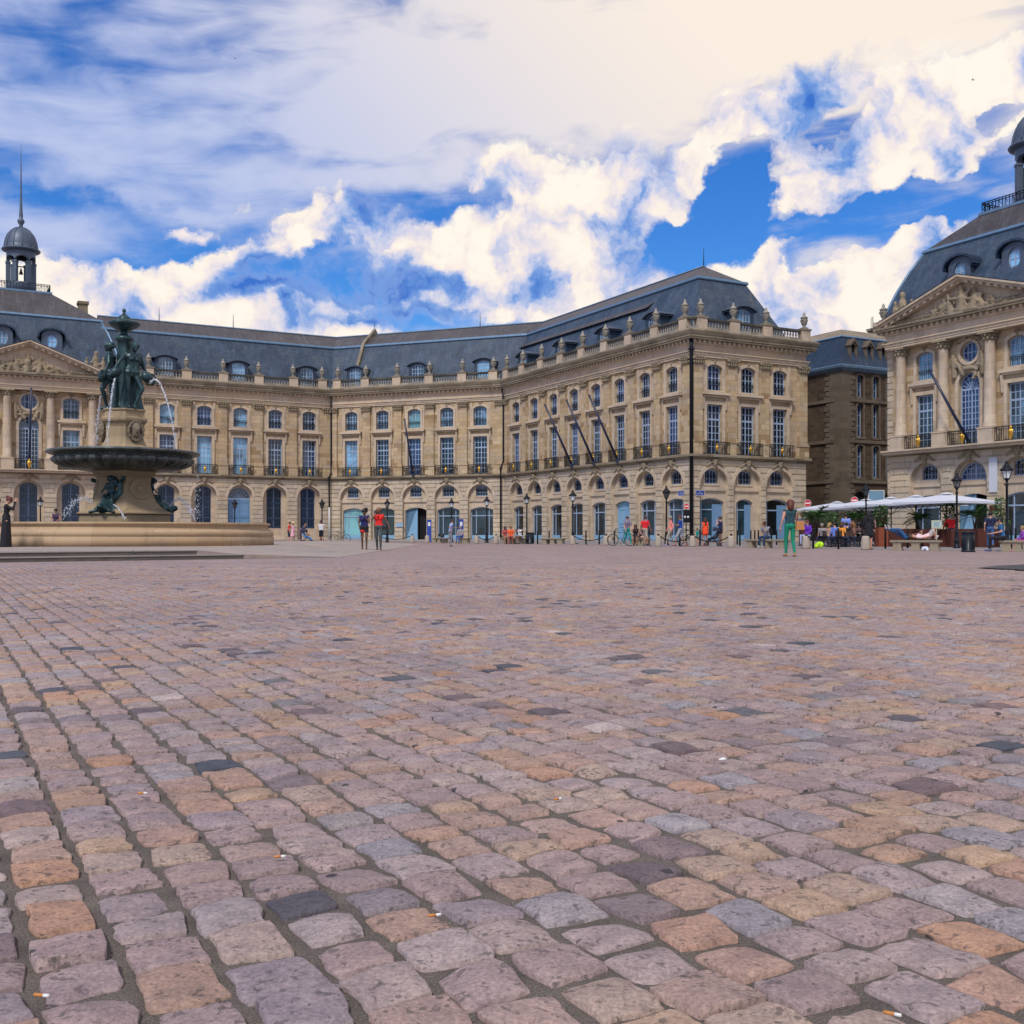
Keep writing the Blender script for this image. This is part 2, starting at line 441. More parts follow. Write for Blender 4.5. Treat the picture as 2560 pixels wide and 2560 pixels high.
def slate(name, c0, c1, c2):
    m, nt, b = new_mat(name)
    uv = nt.new('ShaderNodeTexCoord').outputs['UV']
    br = nt.new('ShaderNodeTexBrick'); nt.put(br.inputs['Vector'], uv)
    br.inputs['Color1'].default_value = (0, 0, 0, 1); br.inputs['Color2'].default_value = (1, 1, 1, 1); br.inputs['Mortar'].default_value = (0, 0, 0, 1)
    br.inputs['Scale'].default_value = 1.0; br.inputs['Mortar Size'].default_value = 0.012
    br.inputs['Brick Width'].default_value = 0.3; br.inputs['Row Height'].default_value = 0.2
    n1 = nt.noise(uv, 0.5, 8.0, 0.65, 0.5)
    stv = nt.noise(nt.mapping(uv, sc=(0.45, 3.0, 1)), 1.2, 7.0, 0.7)
    c = nt.ramp(n1, [(0.3, c0), (0.5, c1), (0.72, c2)])
    c = nt.mix(nt.math('MULTIPLY', nt.maprange(stv, 0.48, 0.7), .8), c, tuple(x * 1.75 for x in c1))
    c = nt.mix(0.5, c, nt.mix(br.outputs[0], (0.7, 0.7, 0.7), (1.3, 1.3, 1.3)), 'MULTIPLY')
    pt = nt.noise(nt.mapping(uv, sc=(1.6, 0.7, 1)), 1.5, 8.0, 0.72, 0.4)
    c = nt.mix(nt.maprange(pt, 0.66, 0.72), c, tuple(x * 0.3 for x in c0))
    pl = nt.noise(nt.mapping(uv, loc=(5, 2, 0), sc=(1.2, 1.8, 1)), 0.9, 8.0, 0.7)
    c = nt.mix(nt.math('MULTIPLY', nt.maprange(pl, 0.6, 0.74), 0.5), c, (0.2, 0.2, 0.17))
    nt.put(b.inputs['Base Color'], c)
    b.inputs['Roughness'].default_value = 0.5
    b.inputs['Specular IOR Level'].default_value = 0.4
    bump(nt, b, nt.math('ADD', nt.math('MULTIPLY', br.outputs[0], 0.5), n1), 0.5, 0.03)
    return m
def glassy(name, c, rough=0.06, spec=0.8, var=0.8):
    """glass that differs from pane to pane: own tint, own wave, partial reflections painted into its colour"""
    m, nt, b = new_mat(name)
    oc = nt.new('ShaderNodeTexCoord').outputs['Object']
    rnd = nt.new('ShaderNodeObjectInfo').outputs['Random']
    off = nt.new('ShaderNodeCombineXYZ'); nt.put(off.inputs[0], nt.math('MULTIPLY', rnd, 37.0)); nt.put(off.inputs[2], nt.math('MULTIPLY', rnd, 91.0))
    p = nt.vmath('ADD', oc, off.outputs[0])
    n = nt.noise(nt.mapping(p, sc=(1.0, 1.0, 1.8)), 0.9, 3.0, 0.55)
    k = nt.math('MULTIPLY_ADD', nt.math('SUBTRACT', rnd, 0.5), 0.7, n)
    nt.put(b.inputs['Base Color'], nt.mix(nt.maprange(k, 0.3, 0.8), tuple(x * (1 - var) for x in c), tuple(min(1, x * (1 + 2.2 * var)) for x in c)))  # mottled base colour imitates partial reflections
    b.inputs['Roughness'].default_value = rough
    b.inputs['Specular IOR Level'].default_value = spec
    bump(nt, b, nt.noise(p, 1.3, 2.0, 0.5), 0.10, 0.06)
    return m

MAT = {}
MAT['stone'] = ashlar('limestone_wall', [(.29, .19, .10), (.44, .325, .19), (.51, .395, .245), (.42, .335, .25), (.58, .46, .30), (.45, .32, .17)])
MAT['stone_low'] = ashlar('limestone_rusticated', [(.37, .305, .22), (.48, .41, .32), (.56, .48, .38), (.46, .395, .33), (.50, .39, .27)], 0.95, 0.47, 0.02, 0.45, 0.45)
MAT['trim'] = ashlar('limestone_trim', [(.46, .37, .285), (.54, .45, .35), (.58, .48, .38)], 1.4, 0.6, 0.006, 0.5, 0.55)
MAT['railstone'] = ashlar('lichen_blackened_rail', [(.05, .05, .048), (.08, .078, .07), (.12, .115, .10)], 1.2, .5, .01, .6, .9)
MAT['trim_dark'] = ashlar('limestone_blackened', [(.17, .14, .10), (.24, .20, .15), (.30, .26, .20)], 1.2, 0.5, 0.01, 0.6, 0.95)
MAT['carved'] = ashlar('carved_stone', [(.20, .16, .11), (.30, .25, .18), (.36, .30, .22)], 0.7, 0.5, 0.0, 0.8, 0.9)
MAT['urn'] = ashlar('urn_stone', [(.20, .185, .16), (.30, .28, .245), (.38, .36, .32)], 0.7, 0.5, 0.0, 0.6, 0.8)
MAT['sootstone'] = ashlar('soot_stained_stone', [(.035, .025, .018), (.065, .045, .032), (.095, .066, .044), (.05, .036, .027)], 0.8, 0.35, 0.015, 0.5, 0.7)
MAT['soottrim'] = ashlar('soot_stained_trim', [(.10, .08, .062), (.14, .115, .09), (.16, .13, .10)], 1.2, 0.5, 0.01, 0.4, 0.6)
MAT['slate'] = slate('slate_roof', (.020, .038, .068), (.038, .062, .10), (.075, .10, .125))
MAT['slate_flat'] = slate('brown_slate_roof', (.05, .045, .05), (.07, .065, .07), (.09, .08, .08))
MAT['slate_dark'] = slate('dark_slate_roof', (.012, .026, .05), (.02, .04, .075), (.03, .05, .085))
MAT['grille'] = simple('blue_black_grille', (.03, .055, .11), .45, .3, .25, 6)
MAT['zinc'] = simple('zinc_flashing', (.15, .25, .37), 0.45, 0.4, 0.4, 3.0, 0.2)
MAT['lead'] = simple('lead_dome', (.085, .115, .165), 0.5, 0.3, 0.35, 1.5, 0.2)
MAT['paint'] = simple('pale_blue_paint', (.30, .40, .56), 0.5, 0.0, 0.15, 3.0)
MAT['paint_dark'] = simple('blue_paint', (.14, .27, .46), 0.5, 0.0, 0.15, 3.0)
MAT['paint_door'] = simple('door_blue_paint', (.20, .38, .56), 0.5, 0.0, 0.12, 2.0)
MAT['glass'] = glassy('window_glass', (.006, .015, .05))
MAT['glass_painted_reflections'] = glassy('painted_reflection_glass', (.10, .22, .34), 0.12)
MAT['glass_teal'] = glassy('shop_glass_teal', (.07, .18, .20), 0.08)
MAT['glass_shop'] = glassy('shop_glass', (.008, .02, .03))
MAT['iron'] = simple('black_iron', (.012, .014, .02), 0.45, 0.6, 0.3, 8.0)
MAT['ironwork'] = simple('balcony_iron', (.035, .034, .03), 0.6, 0.3, 0.3, 8.0)
MAT['gold'] = simple('gilding', (.75, .45, .08), 0.35, 0.8, 0.15, 8.0)
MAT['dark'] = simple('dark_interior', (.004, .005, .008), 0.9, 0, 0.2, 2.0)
MAT['white_pipe'] = simple('white_pipe', (.55, .55, .55), 0.5)
# ------------------------------------------------------------------ the square's plan
U = Vector((0.47792, -0.87840)); V = Vector((0.87840, 0.47792)); MD = Vector((0.93350, -0.35858))
wLM = Vector((-20.15, 118.91)); wMR = Vector((-0.781, 111.470)); wRE = Vector((14.128, 84.067))
wL0 = wLM - V * 23.6                       # where the long wing meets the domed pavilion
wEE = wRE + V * 11.95
wEB = wEE - U * 34
def frame(o, d):
    M = Matrix.Identity(4)
    M[0][0], M[1][0] = d.x, d.y
    M[0][1], M[1][1] = -d.y, d.x
    M[0][3], M[1][3] = o.x, o.y
    return M
FL, FM, FR, FE = frame(wLM, V), frame(wLM, MD), frame(wMR, U), frame(wRE, V)

def sweep(poly, prof, name, mats, parent, closed_prof=False, mat=0, cap=True, smooth=False, up=None):
    """profile [(outward, z)] run along a plan polyline with mitred corners"""
    n = len(poly); mit = []
    for i in range(n):
        ns = []
        for a, b in ((i - 1, i), (i, i + 1)):
            if a >= 0 and b < n:
                d = (poly[b] - poly[a]).normalized(); ns.append(Vector((d.y, -d.x)))
        if len(ns) == 1: mit.append(ns[0])
        else: mit.append((ns[0] + ns[1]) / (1 + ns[0].dot(ns[1])))
    vs = []; fs = []; uvs = []
    cum = [0.0]
    for i in range(1, n): cum.append(cum[-1] + (poly[i] - poly[i - 1]).length)
    pl = [0.0]
    for i in range(1, len(prof)): pl.append(pl[-1] + math.hypot(prof[i][0] - prof[i - 1][0], prof[i][1] - prof[i - 1][1]))
    k = len(prof)
    for i in range(n - 1):
        b = len(vs); L = cum[i + 1] - cum[i]; d = (poly[i + 1] - poly[i]).normalized()
        for e, j in ((i, 0), (i + 1, 0)):
            for q, (o, z) in enumerate(prof):
                p = poly[e] + mit[e] * o
                vs.append((p.x, p.y, z))
                uvs.append((cum[i] + (p - poly[i]).dot(d), prof[0][1] + pl[q]))
        for q in range(k - 1):
            fs.append((b + q, b + k + q, b + k + q + 1, b + q + 1))
    if cap:
        fs.append(tuple(range(k))); b = len(vs) - k; fs.append(tuple(reversed(range(b, b + k))))
    me = bpy.data.meshes.new(name); me.from_pydata(vs, [], fs)
    if not isinstance(mats, (list, tuple)): mats = [mats]
    for m in mats: me.materials.append(m)
    ul = me.uv_layers.new(name='UVMap')
    for lp in me.loops: ul.data[lp.index].uv = uvs[lp.vertex_index]
    return link(name, me, parent)

# ------------------------------------------------------------------ openings
def outline(cx, w, z0, h, kind='rect', rise=0.2, n=10):
    """closed outline (x, z), counter-clockwise seen from outside; h is the crown height above z0"""
    x0, x1 = cx - w / 2, cx + w / 2
    if kind == 'rect': return [(x0, z0), (x1, z0), (x1, z0 + h), (x0, z0 + h)]
    pts = [(x0, z0), (x1, z0)]
    if kind == 'round': rise = w / 2
    r = (w * w / 4 + rise * rise) / (2 * rise); zc = z0 + h - r
    a = math.asin(min(1, w / 2 / r))
    for i in range(n + 1):
        t = a - 2 * a * i / n
        pts.append((cx + r * math.sin(t), zc + r * math.cos(t)))
    return pts
def circle(cx, cz, rx, rz, n=20):
    return [(cx + rx * math.cos(2 * math.pi * i / n), cz + rz * math.sin(2 * math.pi * i / n)) for i in range(n)]
def inset(pts, d):
    n = len(pts); out = []
    for i in range(n):
        p0, p1, p2 = Vector(pts[i - 1]), Vector(pts[i]), Vector(pts[(i + 1) % n])
        a = (p1 - p0).normalized(); b = (p2 - p1).normalized()
        na, nb = Vector((-a.y, a.x)), Vector((-b.y, b.x))
        m = (na + nb) / max(0.3, 1 + na.dot(nb))
        out.append((p1.x + m.x * d, p1.y + m.y * d))
    return out
def clip_x(pts, x):
    """z range of an outline at x"""
    zs = []
    n = len(pts)
    for i in range(n):
        a, b = pts[i], pts[(i + 1) % n]
        if (a[0] - x) * (b[0] - x) <= 0 and abs(a[0] - b[0]) > 1e-9:
            t = (x - a[0]) / (b[0] - a[0]); zs.append(a[1] + t * (b[1] - a[1]))
    return (min(zs), max(zs)) if len(zs) > 1 else None
def clip_z(pts, z):
    xs = []
    n = len(pts)
    for i in range(n):
        a, b = pts[i], pts[(i + 1) % n]
        if (a[1] - z) * (b[1] - z) <= 0 and abs(a[1] - b[1]) > 1e-9:
            t = (z - a[1]) / (b[1] - a[1]); xs.append(a[0] + t * (b[0] - a[0]))
    return (min(xs), max(xs)) if len(xs) > 1 else None
def ring_frame(mb, pts, wd, y0, y1, mat=0):
    """flat moulding of width wd just inside an outline"""
    inn = inset(pts, wd); n = len(pts)
    vs = [(p[0], y0, p[1]) for p in pts] + [(p[0], y0, p[1]) for p in inn] + [(p[0], y1, p[1]) for p in pts] + [(p[0], y1, p[1]) for p in inn]
    fs = []
    for i in range(n):
        j = (i + 1) % n
        fs += [(i, j, j + n, i + n), (i + n, j + n, j + 3 * n, i + 3 * n), (j, i, i + 2 * n, j + 2 * n)]
    mb.add(vs, fs, mat)
WIN = {}
def window_mesh(key, pts, cols, rows, mid=0.1, bar=0.05, frame_w=0.09, transom=None, fan=False, glass='glass', paint='paint', rows_top=2, guard=False):
    """frame and pane meshes of one window, outline about x = 0; cached by key"""
    if key in WIN: return WIN[key]
    mb = MB()
    ring_frame(mb, pts, frame_w, 0.0, 0.09)
    inn = inset(pts, frame_w * 0.8)
    x0 = min(p[0] for p in inn); x1 = max(p[0] for p in inn); z0 = min(p[1] for p in inn); z1 = max(p[1] for p in inn)
    ztop = transom if transom else z1
    for i in range(1, cols):
        x = x0 + (x1 - x0) * i / cols
        c = clip_x(inn, x)
        if not c: continue
        wd = mid if (i * 2 == cols and mid) else bar
        za, zb = c
        if fan: zb = min(zb, transom)
        mb.box(x - wd / 2, x + wd / 2, 0.015, 0.075, za, zb)
    def hbar(z, wd):
        c = clip_z(inn, z)
        if c: mb.box(c[0], c[1], 0.02, 0.07, z - wd / 2, z + wd / 2)
    for i in range(1, rows): hbar(z0 + (ztop - z0) * i / rows, bar)
    if guard:
        for z in (z0 + .55, z0 + .66): mb.box(x0 - .05, x1 + .05, -.1, -.06, z - .018, z + .018, 1)
        for k in range(9): x = x0 + (x1 - x0) * k / 8; mb.box(x - .012, x + .012, -.09, -.07, z0, z0 + .6, 1)
    if transom:
        hbar(transom, 0.14)
        if fan:
            cx = (x0 + x1) / 2
            for k in range(1, 8):
                a = math.pi * k / 8
                L = 0.0
                for q in range(60):
                    L2 = L + 0.05; p = (cx + math.cos(a) * L2, transom + math.sin(a) * L2); c = clip_x(inn, p[0])
                    if not c or p[1] > c[1]: break
                    L = L2
                d = Vector((math.cos(a), math.sin(a)))
                nn = Vector((-d.y, d.x)) * bar / 2
                A = Vector((cx, transom)) + d * 0.12; B = Vector((cx, transom)) + d * L
                q = [A - nn, B - nn, B + nn, A + nn]
                mb.add([(p.x, 0.02, p.y) for p in q] + [(p.x, 0.07, p.y) for p in q], [(0, 1, 2, 3), (0, 4, 5, 1), (3, 2, 6, 7)])
            for f in (0.42, 0.74):
                rr = (z1 - transom) * f
                q = [(cx + rr * math.cos(math.pi * k / 12), transom + rr * math.sin(math.pi * k / 12)) for k in range(13)]
                for a, b in zip(q, q[1:]):
                    mb.add([(a[0], 0.02, a[1] - bar / 2), (b[0], 0.02, b[1] - bar / 2), (b[0], 0.02, b[1] + bar / 2), (a[0], 0.02, a[1] + bar / 2)], [(0, 1, 2, 3)])
        else:
            for i in range(1, rows_top): hbar(transom + (z1 - transom) * i / rows_top, bar)
    me = bpy.data.meshes.new(key); me.from_pydata(mb.v, [], mb.f); me.materials.append(MAT[paint]); me.materials.append(MAT['iron']); me.polygons.foreach_set('material_index', mb.m); box_uv(me)
    g = MB(); tri = tessellate_polygon([[Vector((p[0], p[1], 0)) for p in pts]])
    g.add([(p[0], 0.05, p[1]) for p in pts], [t for t in tri])
    gm = bpy.data.meshes.new(key + '_pane'); gm.from_pydata(g.v, [], g.f); gm.materials.append(MAT[glass]); box_uv(gm)
    WIN[key] = (me, gm)
    return WIN[key]
def put_window(parent, F, key_meshes, x, y, label=None, name='window'):
    w = link(name, key_meshes[0], parent, F @ T(x, y, 0))
    link('pane', key_meshes[1], w, F @ T(x, y, 0))
    if label: w['label'] = label
    return w

# --- heights shared by all façades of the square
Z_S0, Z_S1 = 6.62, 7.0        # string course
Z_UP = dict(w=1.5, z=12.12, h=2.06)
Z_TALL = dict(w=1.56, z=7.1, h=3.9)
P_UP = outline(0, 1.5, 12.12, 2.06, 'seg', 0.26)
P_TALL = outline(0, 1.56, 7.08, 3.92, 'rect')
P_MEZ = outline(0, 1.36, 4.72, 1.14, 'seg', 0.16)
P_ARCH = lambda w: outline(0, w, 0.12, 5.99 - 0.12, 'round', n=18)
def up_win(c): return window_mesh('upper_window_' + c, P_UP, 4, 4, glass=c, guard=True)
def tall_win(c): return window_mesh('tall_window_' + c, P_TALL, 4, 5, transom=9.85, glass=c)
def mez_win(c): return window_mesh('mezzanine_window_' + c, P_MEZ, 4, 3, glass=c, guard=True)

def shift(pts, dx, dz=0): return [(p[0] + dx, p[1] + dz) for p in pts]

def relief(name, caps, voxel, mat, parent, F, rough=0.0, smooth=3):
    """one continuous carved lump grown from capsules"""
    mb = MB()
    for (a, b, ra, rb) in caps: mb.capsule(a, b, ra, rb, 8)
    me = remesh(mb, voxel, smooth)
    me.materials.clear(); me.materials.append(mat)
    box_uv(me)
    return link(name, me, parent, F)
def remesh(mb, voxel, smooth=3):
    me = bpy.data.meshes.new('tmp'); me.from_pydata(mb.v, [], mb.f)
    o = bpy.data.objects.new('tmp', me); col.objects.link(o)
    md = o.modifiers.new('r', 'REMESH'); md.mode = 'VOXEL'; md.voxel_size = voxel; md.use_smooth_shade = True
    if smooth:
        sm = o.modifiers.new('s', 'SMOOTH'); sm.iterations = smooth; sm.factor = 0.5
    dg = bpy.context.evaluated_depsgraph_get(); dg.update()
    r = bpy.data.meshes.new_from_object(o.evaluated_get(dg))
    bpy.data.objects.remove(o); bpy.data.meshes.remove(me)
    return r
# carved keystone mask with garland, shared
def keystone_mesh():
    r = random.Random(3); caps = []
    caps.append(((0, -.12, .35), (0, -.12, .62), .17, .2))
    caps.append(((0, -.26, .40), (0, -.28, .44), .06, .05))
    for sx in (-1, 1):
        for k in range(5):
            t = k / 4
            caps.append(((sx * (.18 + .42 * t), -.06, .62 - .28 * t + r.uniform(-.04, .04)), (sx * (.26 + .42 * t), -.08, .52 - .3 * t), .11 - .03 * t, .09 - .02 * t))
        caps.append(((sx * .1, -.16, .72), (sx * .28, -.12, .84), .1, .07))
    caps.append(((0, -.02, 0), (0, -.08, .3), .12, .16))
    mb = MB()
    for c in caps: mb.capsule(*c)
    me = remesh(mb, 0.045, 1); me.materials.clear(); me.materials.append(MAT['carved']); box_uv(me)
    return me
KEY = keystone_mesh()
def capital_mesh(w):
    mb = MB(); r = random.Random(5)
    mb.taper(0, -.02, 0, .5, w / 2, .14, w / 2 + .06, .2)
    mb.box(-w / 2 - .12, w / 2 + .12, -.3, .12, .5, .62)
    for k in range(5):
        x = -w / 2 + w * k / 4
        mb.ball((x, -.2, .16), .1, 8, 5, sc=(1, .8, 1.5)); mb.ball((x * 1.1, -.25, .38), .09, 8, 5, sc=(1.1, .9, 1.2))
    for s in (-1, 1): mb.ball((s * (w / 2 + .06), -.26, .44), .13, 8, 6)
    me = bpy.data.meshes.new('capital'); me.from_pydata(mb.v, [], mb.f); me.polygons.foreach_set('use_smooth', mb.sm)
    me.materials.append(MAT['carved']); box_uv(me)
    return me
CAP = capital_mesh(.92)
def urn_mesh():
    mb = MB()
    mb.box(-.24, .24, -.24, .24, 0, .12)
    mb.lathe([(.2, .12), (.13, .2), (.12, .26), (.2, .36), (.27, .55), (.29, .74), (.24, .84), (.3, .9), (.32, .96), (.22, 1.02), (.14, 1.12), (.1, 1.2), (.12, 1.26), (.06, 1.36), (.0, 1.46)], 14)
    for k in range(4):
        a = math.pi / 2 * k + .4
        mb.ball((.27 * math.cos(a), .27 * math.sin(a), .72), .09, 6, 4)
    me = bpy.data.meshes.new('urn'); me.from_pydata(mb.v, [], mb.f); me.polygons.foreach_set('use_smooth', mb.sm)
    me.materials.append(MAT['urn']); box_uv(me); return me
URN = urn_mesh()
def balcony_mesh(w):
    mb = MB()
    mb.box(-w / 2, w / 2, -.05, .01, .98, 1.05); mb.box(-w / 2, w / 2, -.04, 0, .06, .11); mb.box(-w / 2, w / 2, -.035, -.005, .82, .86)
    n = int(w / .17)
    for i in range(n + 1):
        x = -w / 2 + w * i / n
        mb.box(x - .017, x + .017, -.035, 0, 0, 1.0)
    for k in (-1, 1):          # scroll panels
        for j in range(3):
            cx = k * w * .32; cz = .25 + .22 * j
            q = [(cx + (.13 - .005 * t) * math.cos(.6 * t), -.05, cz + (.1 - .004 * t) * math.sin(.6 * t)) for t in range(16)]
            mb.tube(q, .018, 5)
    me = bpy.data.meshes.new('balcony'); me.from_pydata(mb.v, [], mb.f); me.materials.append(MAT['ironwork']); box_uv(me)
    g = MB(); g.ball((0, -.1, .56), .16, 10, 8, sc=(1, .45, 1.15)); g.ball((0, -.14, .6), .09, 8, 6); g.taper(0, -.08, .2, .42, .02, .02, .12, .05); g.ball((0, -.08, .8), .07, 8, 6)
    gm = bpy.data.meshes.new('mask'); gm.from_pydata(g.v, [], g.f); gm.polygons.foreach_set('use_smooth', g.sm); gm.materials.append(MAT['gold']); box_uv(gm)
    return me, gm
BALC = balcony_mesh(2.68)

def rust_courses(mb, xa, xb, arcs, z0, z1, y=0.0, ch=0.47, gap=0.05, proud=0.05, mat=0, spring=4.57):
    """raised courses on the ground storey between arches; arcs = [(cx, halfwidth, spring)]"""
    z = z0
    while z < z1 - 0.1:
        zt = min(z + ch - gap, z1)
        cuts = []
        for (cx, hw, sp) in arcs:
            zz = max(zt, z)
            if z < sp + hw + 0.02:
                h = hw if z < sp else math.sqrt(max(0, (hw + 0.3) ** 2 - (z - sp) ** 2))
                cuts.append((cx - h - (0.04 if z < sp else 0.0), cx + h + (0.04 if z < sp else 0.0)))
            else:
                cuts.append((cx - 0.42, cx + 0.42))
        cuts.sort(); x = xa
        for a, b in cuts + [(xb, xb)]:
            if a - x > 0.12: mb.box(x, a, y - proud, y + 0.01, z, zt, mat)
            x = max(x, b)
        z += ch

def facade(root, F, x0, x1, bays, style, curtains, ground, pil=None, arch_w=2.84):
    """one straight façade in its own frame: x along, -y outwards"""
    mb = MB(); low = MB(); tr = MB()
    arcs = []
    bounds = [x0] + [(a + b) / 2 for a, b in zip(bays, bays[1:])] + [x1]
    for i, bx in enumerate(bays):
        xa, xb = bounds[i], bounds[i + 1]
        # upper storeys
        mb.panel([(xa, Z_S1 - .05), (xb, Z_S1 - .05), (xb, 15.2), (xa, 15.2)], [shift(P_TALL, bx), shift(P_UP, bx)], 0.0, 0.28)
        cu, ct, cm = curtains[i]
        put_window(root, F, up_win(cu), bx, 0.24)
        put_window(root, F, tall_win(ct), bx, 0.24)
        # surrounds
        ring_frame(tr, inset(shift(P_UP, bx), -0.24), 0.238, -0.13, 0.0)
        ring_frame(tr, inset(shift(P_TALL, bx), -0.26), 0.258, -0.13, 0.0)
        tr.box(bx - 1.32, bx + 1.32, -0.46, 0.0, 11.74, 11.94); tr.box(bx - 1.2, bx + 1.2, -0.22, 0.0, 11.58, 11.72)
        tr.box(bx - 1.06, bx + 1.06, -0.14, 0.0, 11.94, 12.1)
        for s in (-1, 1): tr.taper(bx + s * 1.14, -.1, 10.6, 11.58, .06, .04, .1, .14)
        link('window_crest', KEY, root, F @ T(bx, 0.02, 14.12) @ Matrix.Diagonal((0.75, .7, .5, 1)))
        tr.box(bx - 1.15, bx - .95, -.05, 0, 11.98, 14.55); tr.box(bx + .95, bx + 1.15, -.05, 0, 11.98, 14.55)
        # balcony
        bw = (xb - xa) - 1.0 if 0 < i < len(bays) - 1 else 2.68
        b = link('balcony_railing', BALC[0], root, F @ T(bx, -.30, 7.0)); link('gilded_mask', BALC[1], b, F @ T(bx, -.30, 7.0))
        # ground storey
        g = ground[i]
        aw = arch_w; hw = aw / 2
        sp = 5.99 - hw
        pa = shift(P_ARCH(aw), bx)
        arcs.append((bx, hw, sp))
        low.panel([(xa, 0.1), (xb, 0.1), (xb, Z_S0 + .05), (xa, Z_S0 + .05)], [[(p[0], max(p[1], 0.101)) for p in pa]], 0.0, 0.5 if style != 'shop' else 0.36)
        back = shift(P_ARCH(aw + .04), bx); back = [(p[0], max(p[1], 0.1)) for p in back]
        if style == 'shop':
            if g == 'fan':
                pm = [(p[0], p[1]) for p in outline(bx, 2.5, 4.62, 1.3, 'round', n=14)]
                pm = outline(bx, 2.42, 4.6, 1.24, 'seg', 1.2, 14)
                km = window_mesh('fan_window', shift(pm, -bx), 6, 3, glass='glass', mid=.12)
            else:
                pm = shift(P_MEZ, bx); km = mez_win(cm)
            ws, hs = (2.62, 3.44) if g != 'narrow' else (1.7, 3.4)
            dx = 0.0
            ps = outline(bx + dx, ws, 0.14, hs, 'seg', 0.3)
            low.panel(back, [pm, ps], 0.36, 0.3, 1)
            put_window(root, F, km, bx, 0.56)
            low.box(bx - hw + .02, bx + hw - .02, .22, .36, 4.16, 4.46, 1)
            ring_frame(low, inset(pm, -.14), .138, .30, .36, 1)
            put_shop(root, F, bx, ws, hs, g)
        else:
            if g == 'door':
                pd = outline(bx, 2.4, 0.14, 5.6, 'round', n=16)
                low.panel(back, [pd], 0.5, 0.25, 1)
                kd = window_mesh('fanlight', outline(0, 2.4, 4.5, 1.24, 'round', n=16), 1, 1, transom=4.56, fan=True, paint='paint')
                put_window(root, F, kd, bx, 0.7, name='fanlight')
                d = MB(); d.box(-1.2, 1.2, .06, .14, .16, 4.46)
                for s in (-1, 1):
                    for (za, zb) in ((.4, 1.5), (1.7, 2.5), (2.7, 4.2)): ring_frame(d, [(s * .6 - .45, za), (s * .6 + .45, za), (s * .6 + .45, zb), (s * .6 - .45, zb)], .08, .02, .06)
                d.box(-.03, .03, .0, .06, .16, 4.46); d.box(-1.2, 1.2, 0.0, .06, 2.54, 2.66)
                d.build('door', MAT['paint_dark'], root, F @ T(bx, .64, 0))
            else:
                pw = outline(bx, 1.62, 1.35, 4.45, 'seg', 0.35)
                low.panel(back, [pw], 0.5, 0.25, 1)
                kw = window_mesh('barred_window', shift(pw, -bx), 2, 4, mid=.2, glass='glass', paint='paint', transom=None)
                put_window(root, F, kw, bx, 0.7)
                gr = MB()
                for k in range(10):
                    x = -.72 + 1.44 * k / 9; c = clip_x(shift(pw, -bx), x); gr.box(x - .028, x + .028, -.02, .03, c[0], c[1])
                for z in (2.4, 4.1, 1.5): gr.box(-.8, .8, -.03, .02, z - .05, z + .05)
                gr.build('window_grille', MAT['grille'], root, F @ T(bx, .62, 0))
        link('keystone', KEY, root, F @ T(bx, -.04, 5.9) @ Matrix.Diagonal((1.15, 1, .95, 1)))
        # archivolt
        n = 22; av = []
        for k in range(n + 1):
            a = math.pi * k / n; av.append((math.cos(a), math.sin(a)))
        vs = [(bx + c * hw, -.07, sp + s_ * hw) for c, s_ in av] + [(bx + c * (hw + .3), -.07, sp + s_ * (hw + .3)) for c, s_ in av]
        vs += [(p[0], .0, p[2]) for p in vs]; fs = []
        m = n + 1
        for k in range(n): fs += [(k, k + 1, k + 1 + m, k + m), (k + m, k + 1 + m, k + 1 + 3 * m, k + 3 * m), (k + 1, k, k + 2 * m, k + 1 + 2 * m)]
        low.add(vs, fs, 1)
    rust_courses(low, x0, x1, arcs, 0.55, Z_S0 - .02)
    low.box(x0, x1, -.08, 0.0, 0.1, 0.5, 1) if False else None
    # pilasters at the bay boundaries
    ps = pil if pil is not None else bounds
    for i, x in enumerate(ps):
        half = .45
        c = min(max(x, x0 + half), x1 - half)
        p = MB(); p.box(c - half, c + half, -.22, 0.002, 8.3, 14.08); p.box(c - half - .06, c + half + .06, -.28, 0.002, 8.08, 8.3); p.box(c - half - .1, c + half + .1, -.3, .002, 7.0, 7.96); p.box(c - half - .15, c + half + .15, -.35, .002, 7.96, 8.08)
        po = p.build('pilaster', MAT['stone'], root, F)
        link('capital', CAP, po, F @ T(c, -.12, 14.08))
    mb.build('upper_wall', MAT['stone'], root, F)
    low.build('ground_storey_wall', [MAT['stone_low'], MAT['trim']], root, F)
    tr.build('window_surrounds', MAT['trim'], root, F)

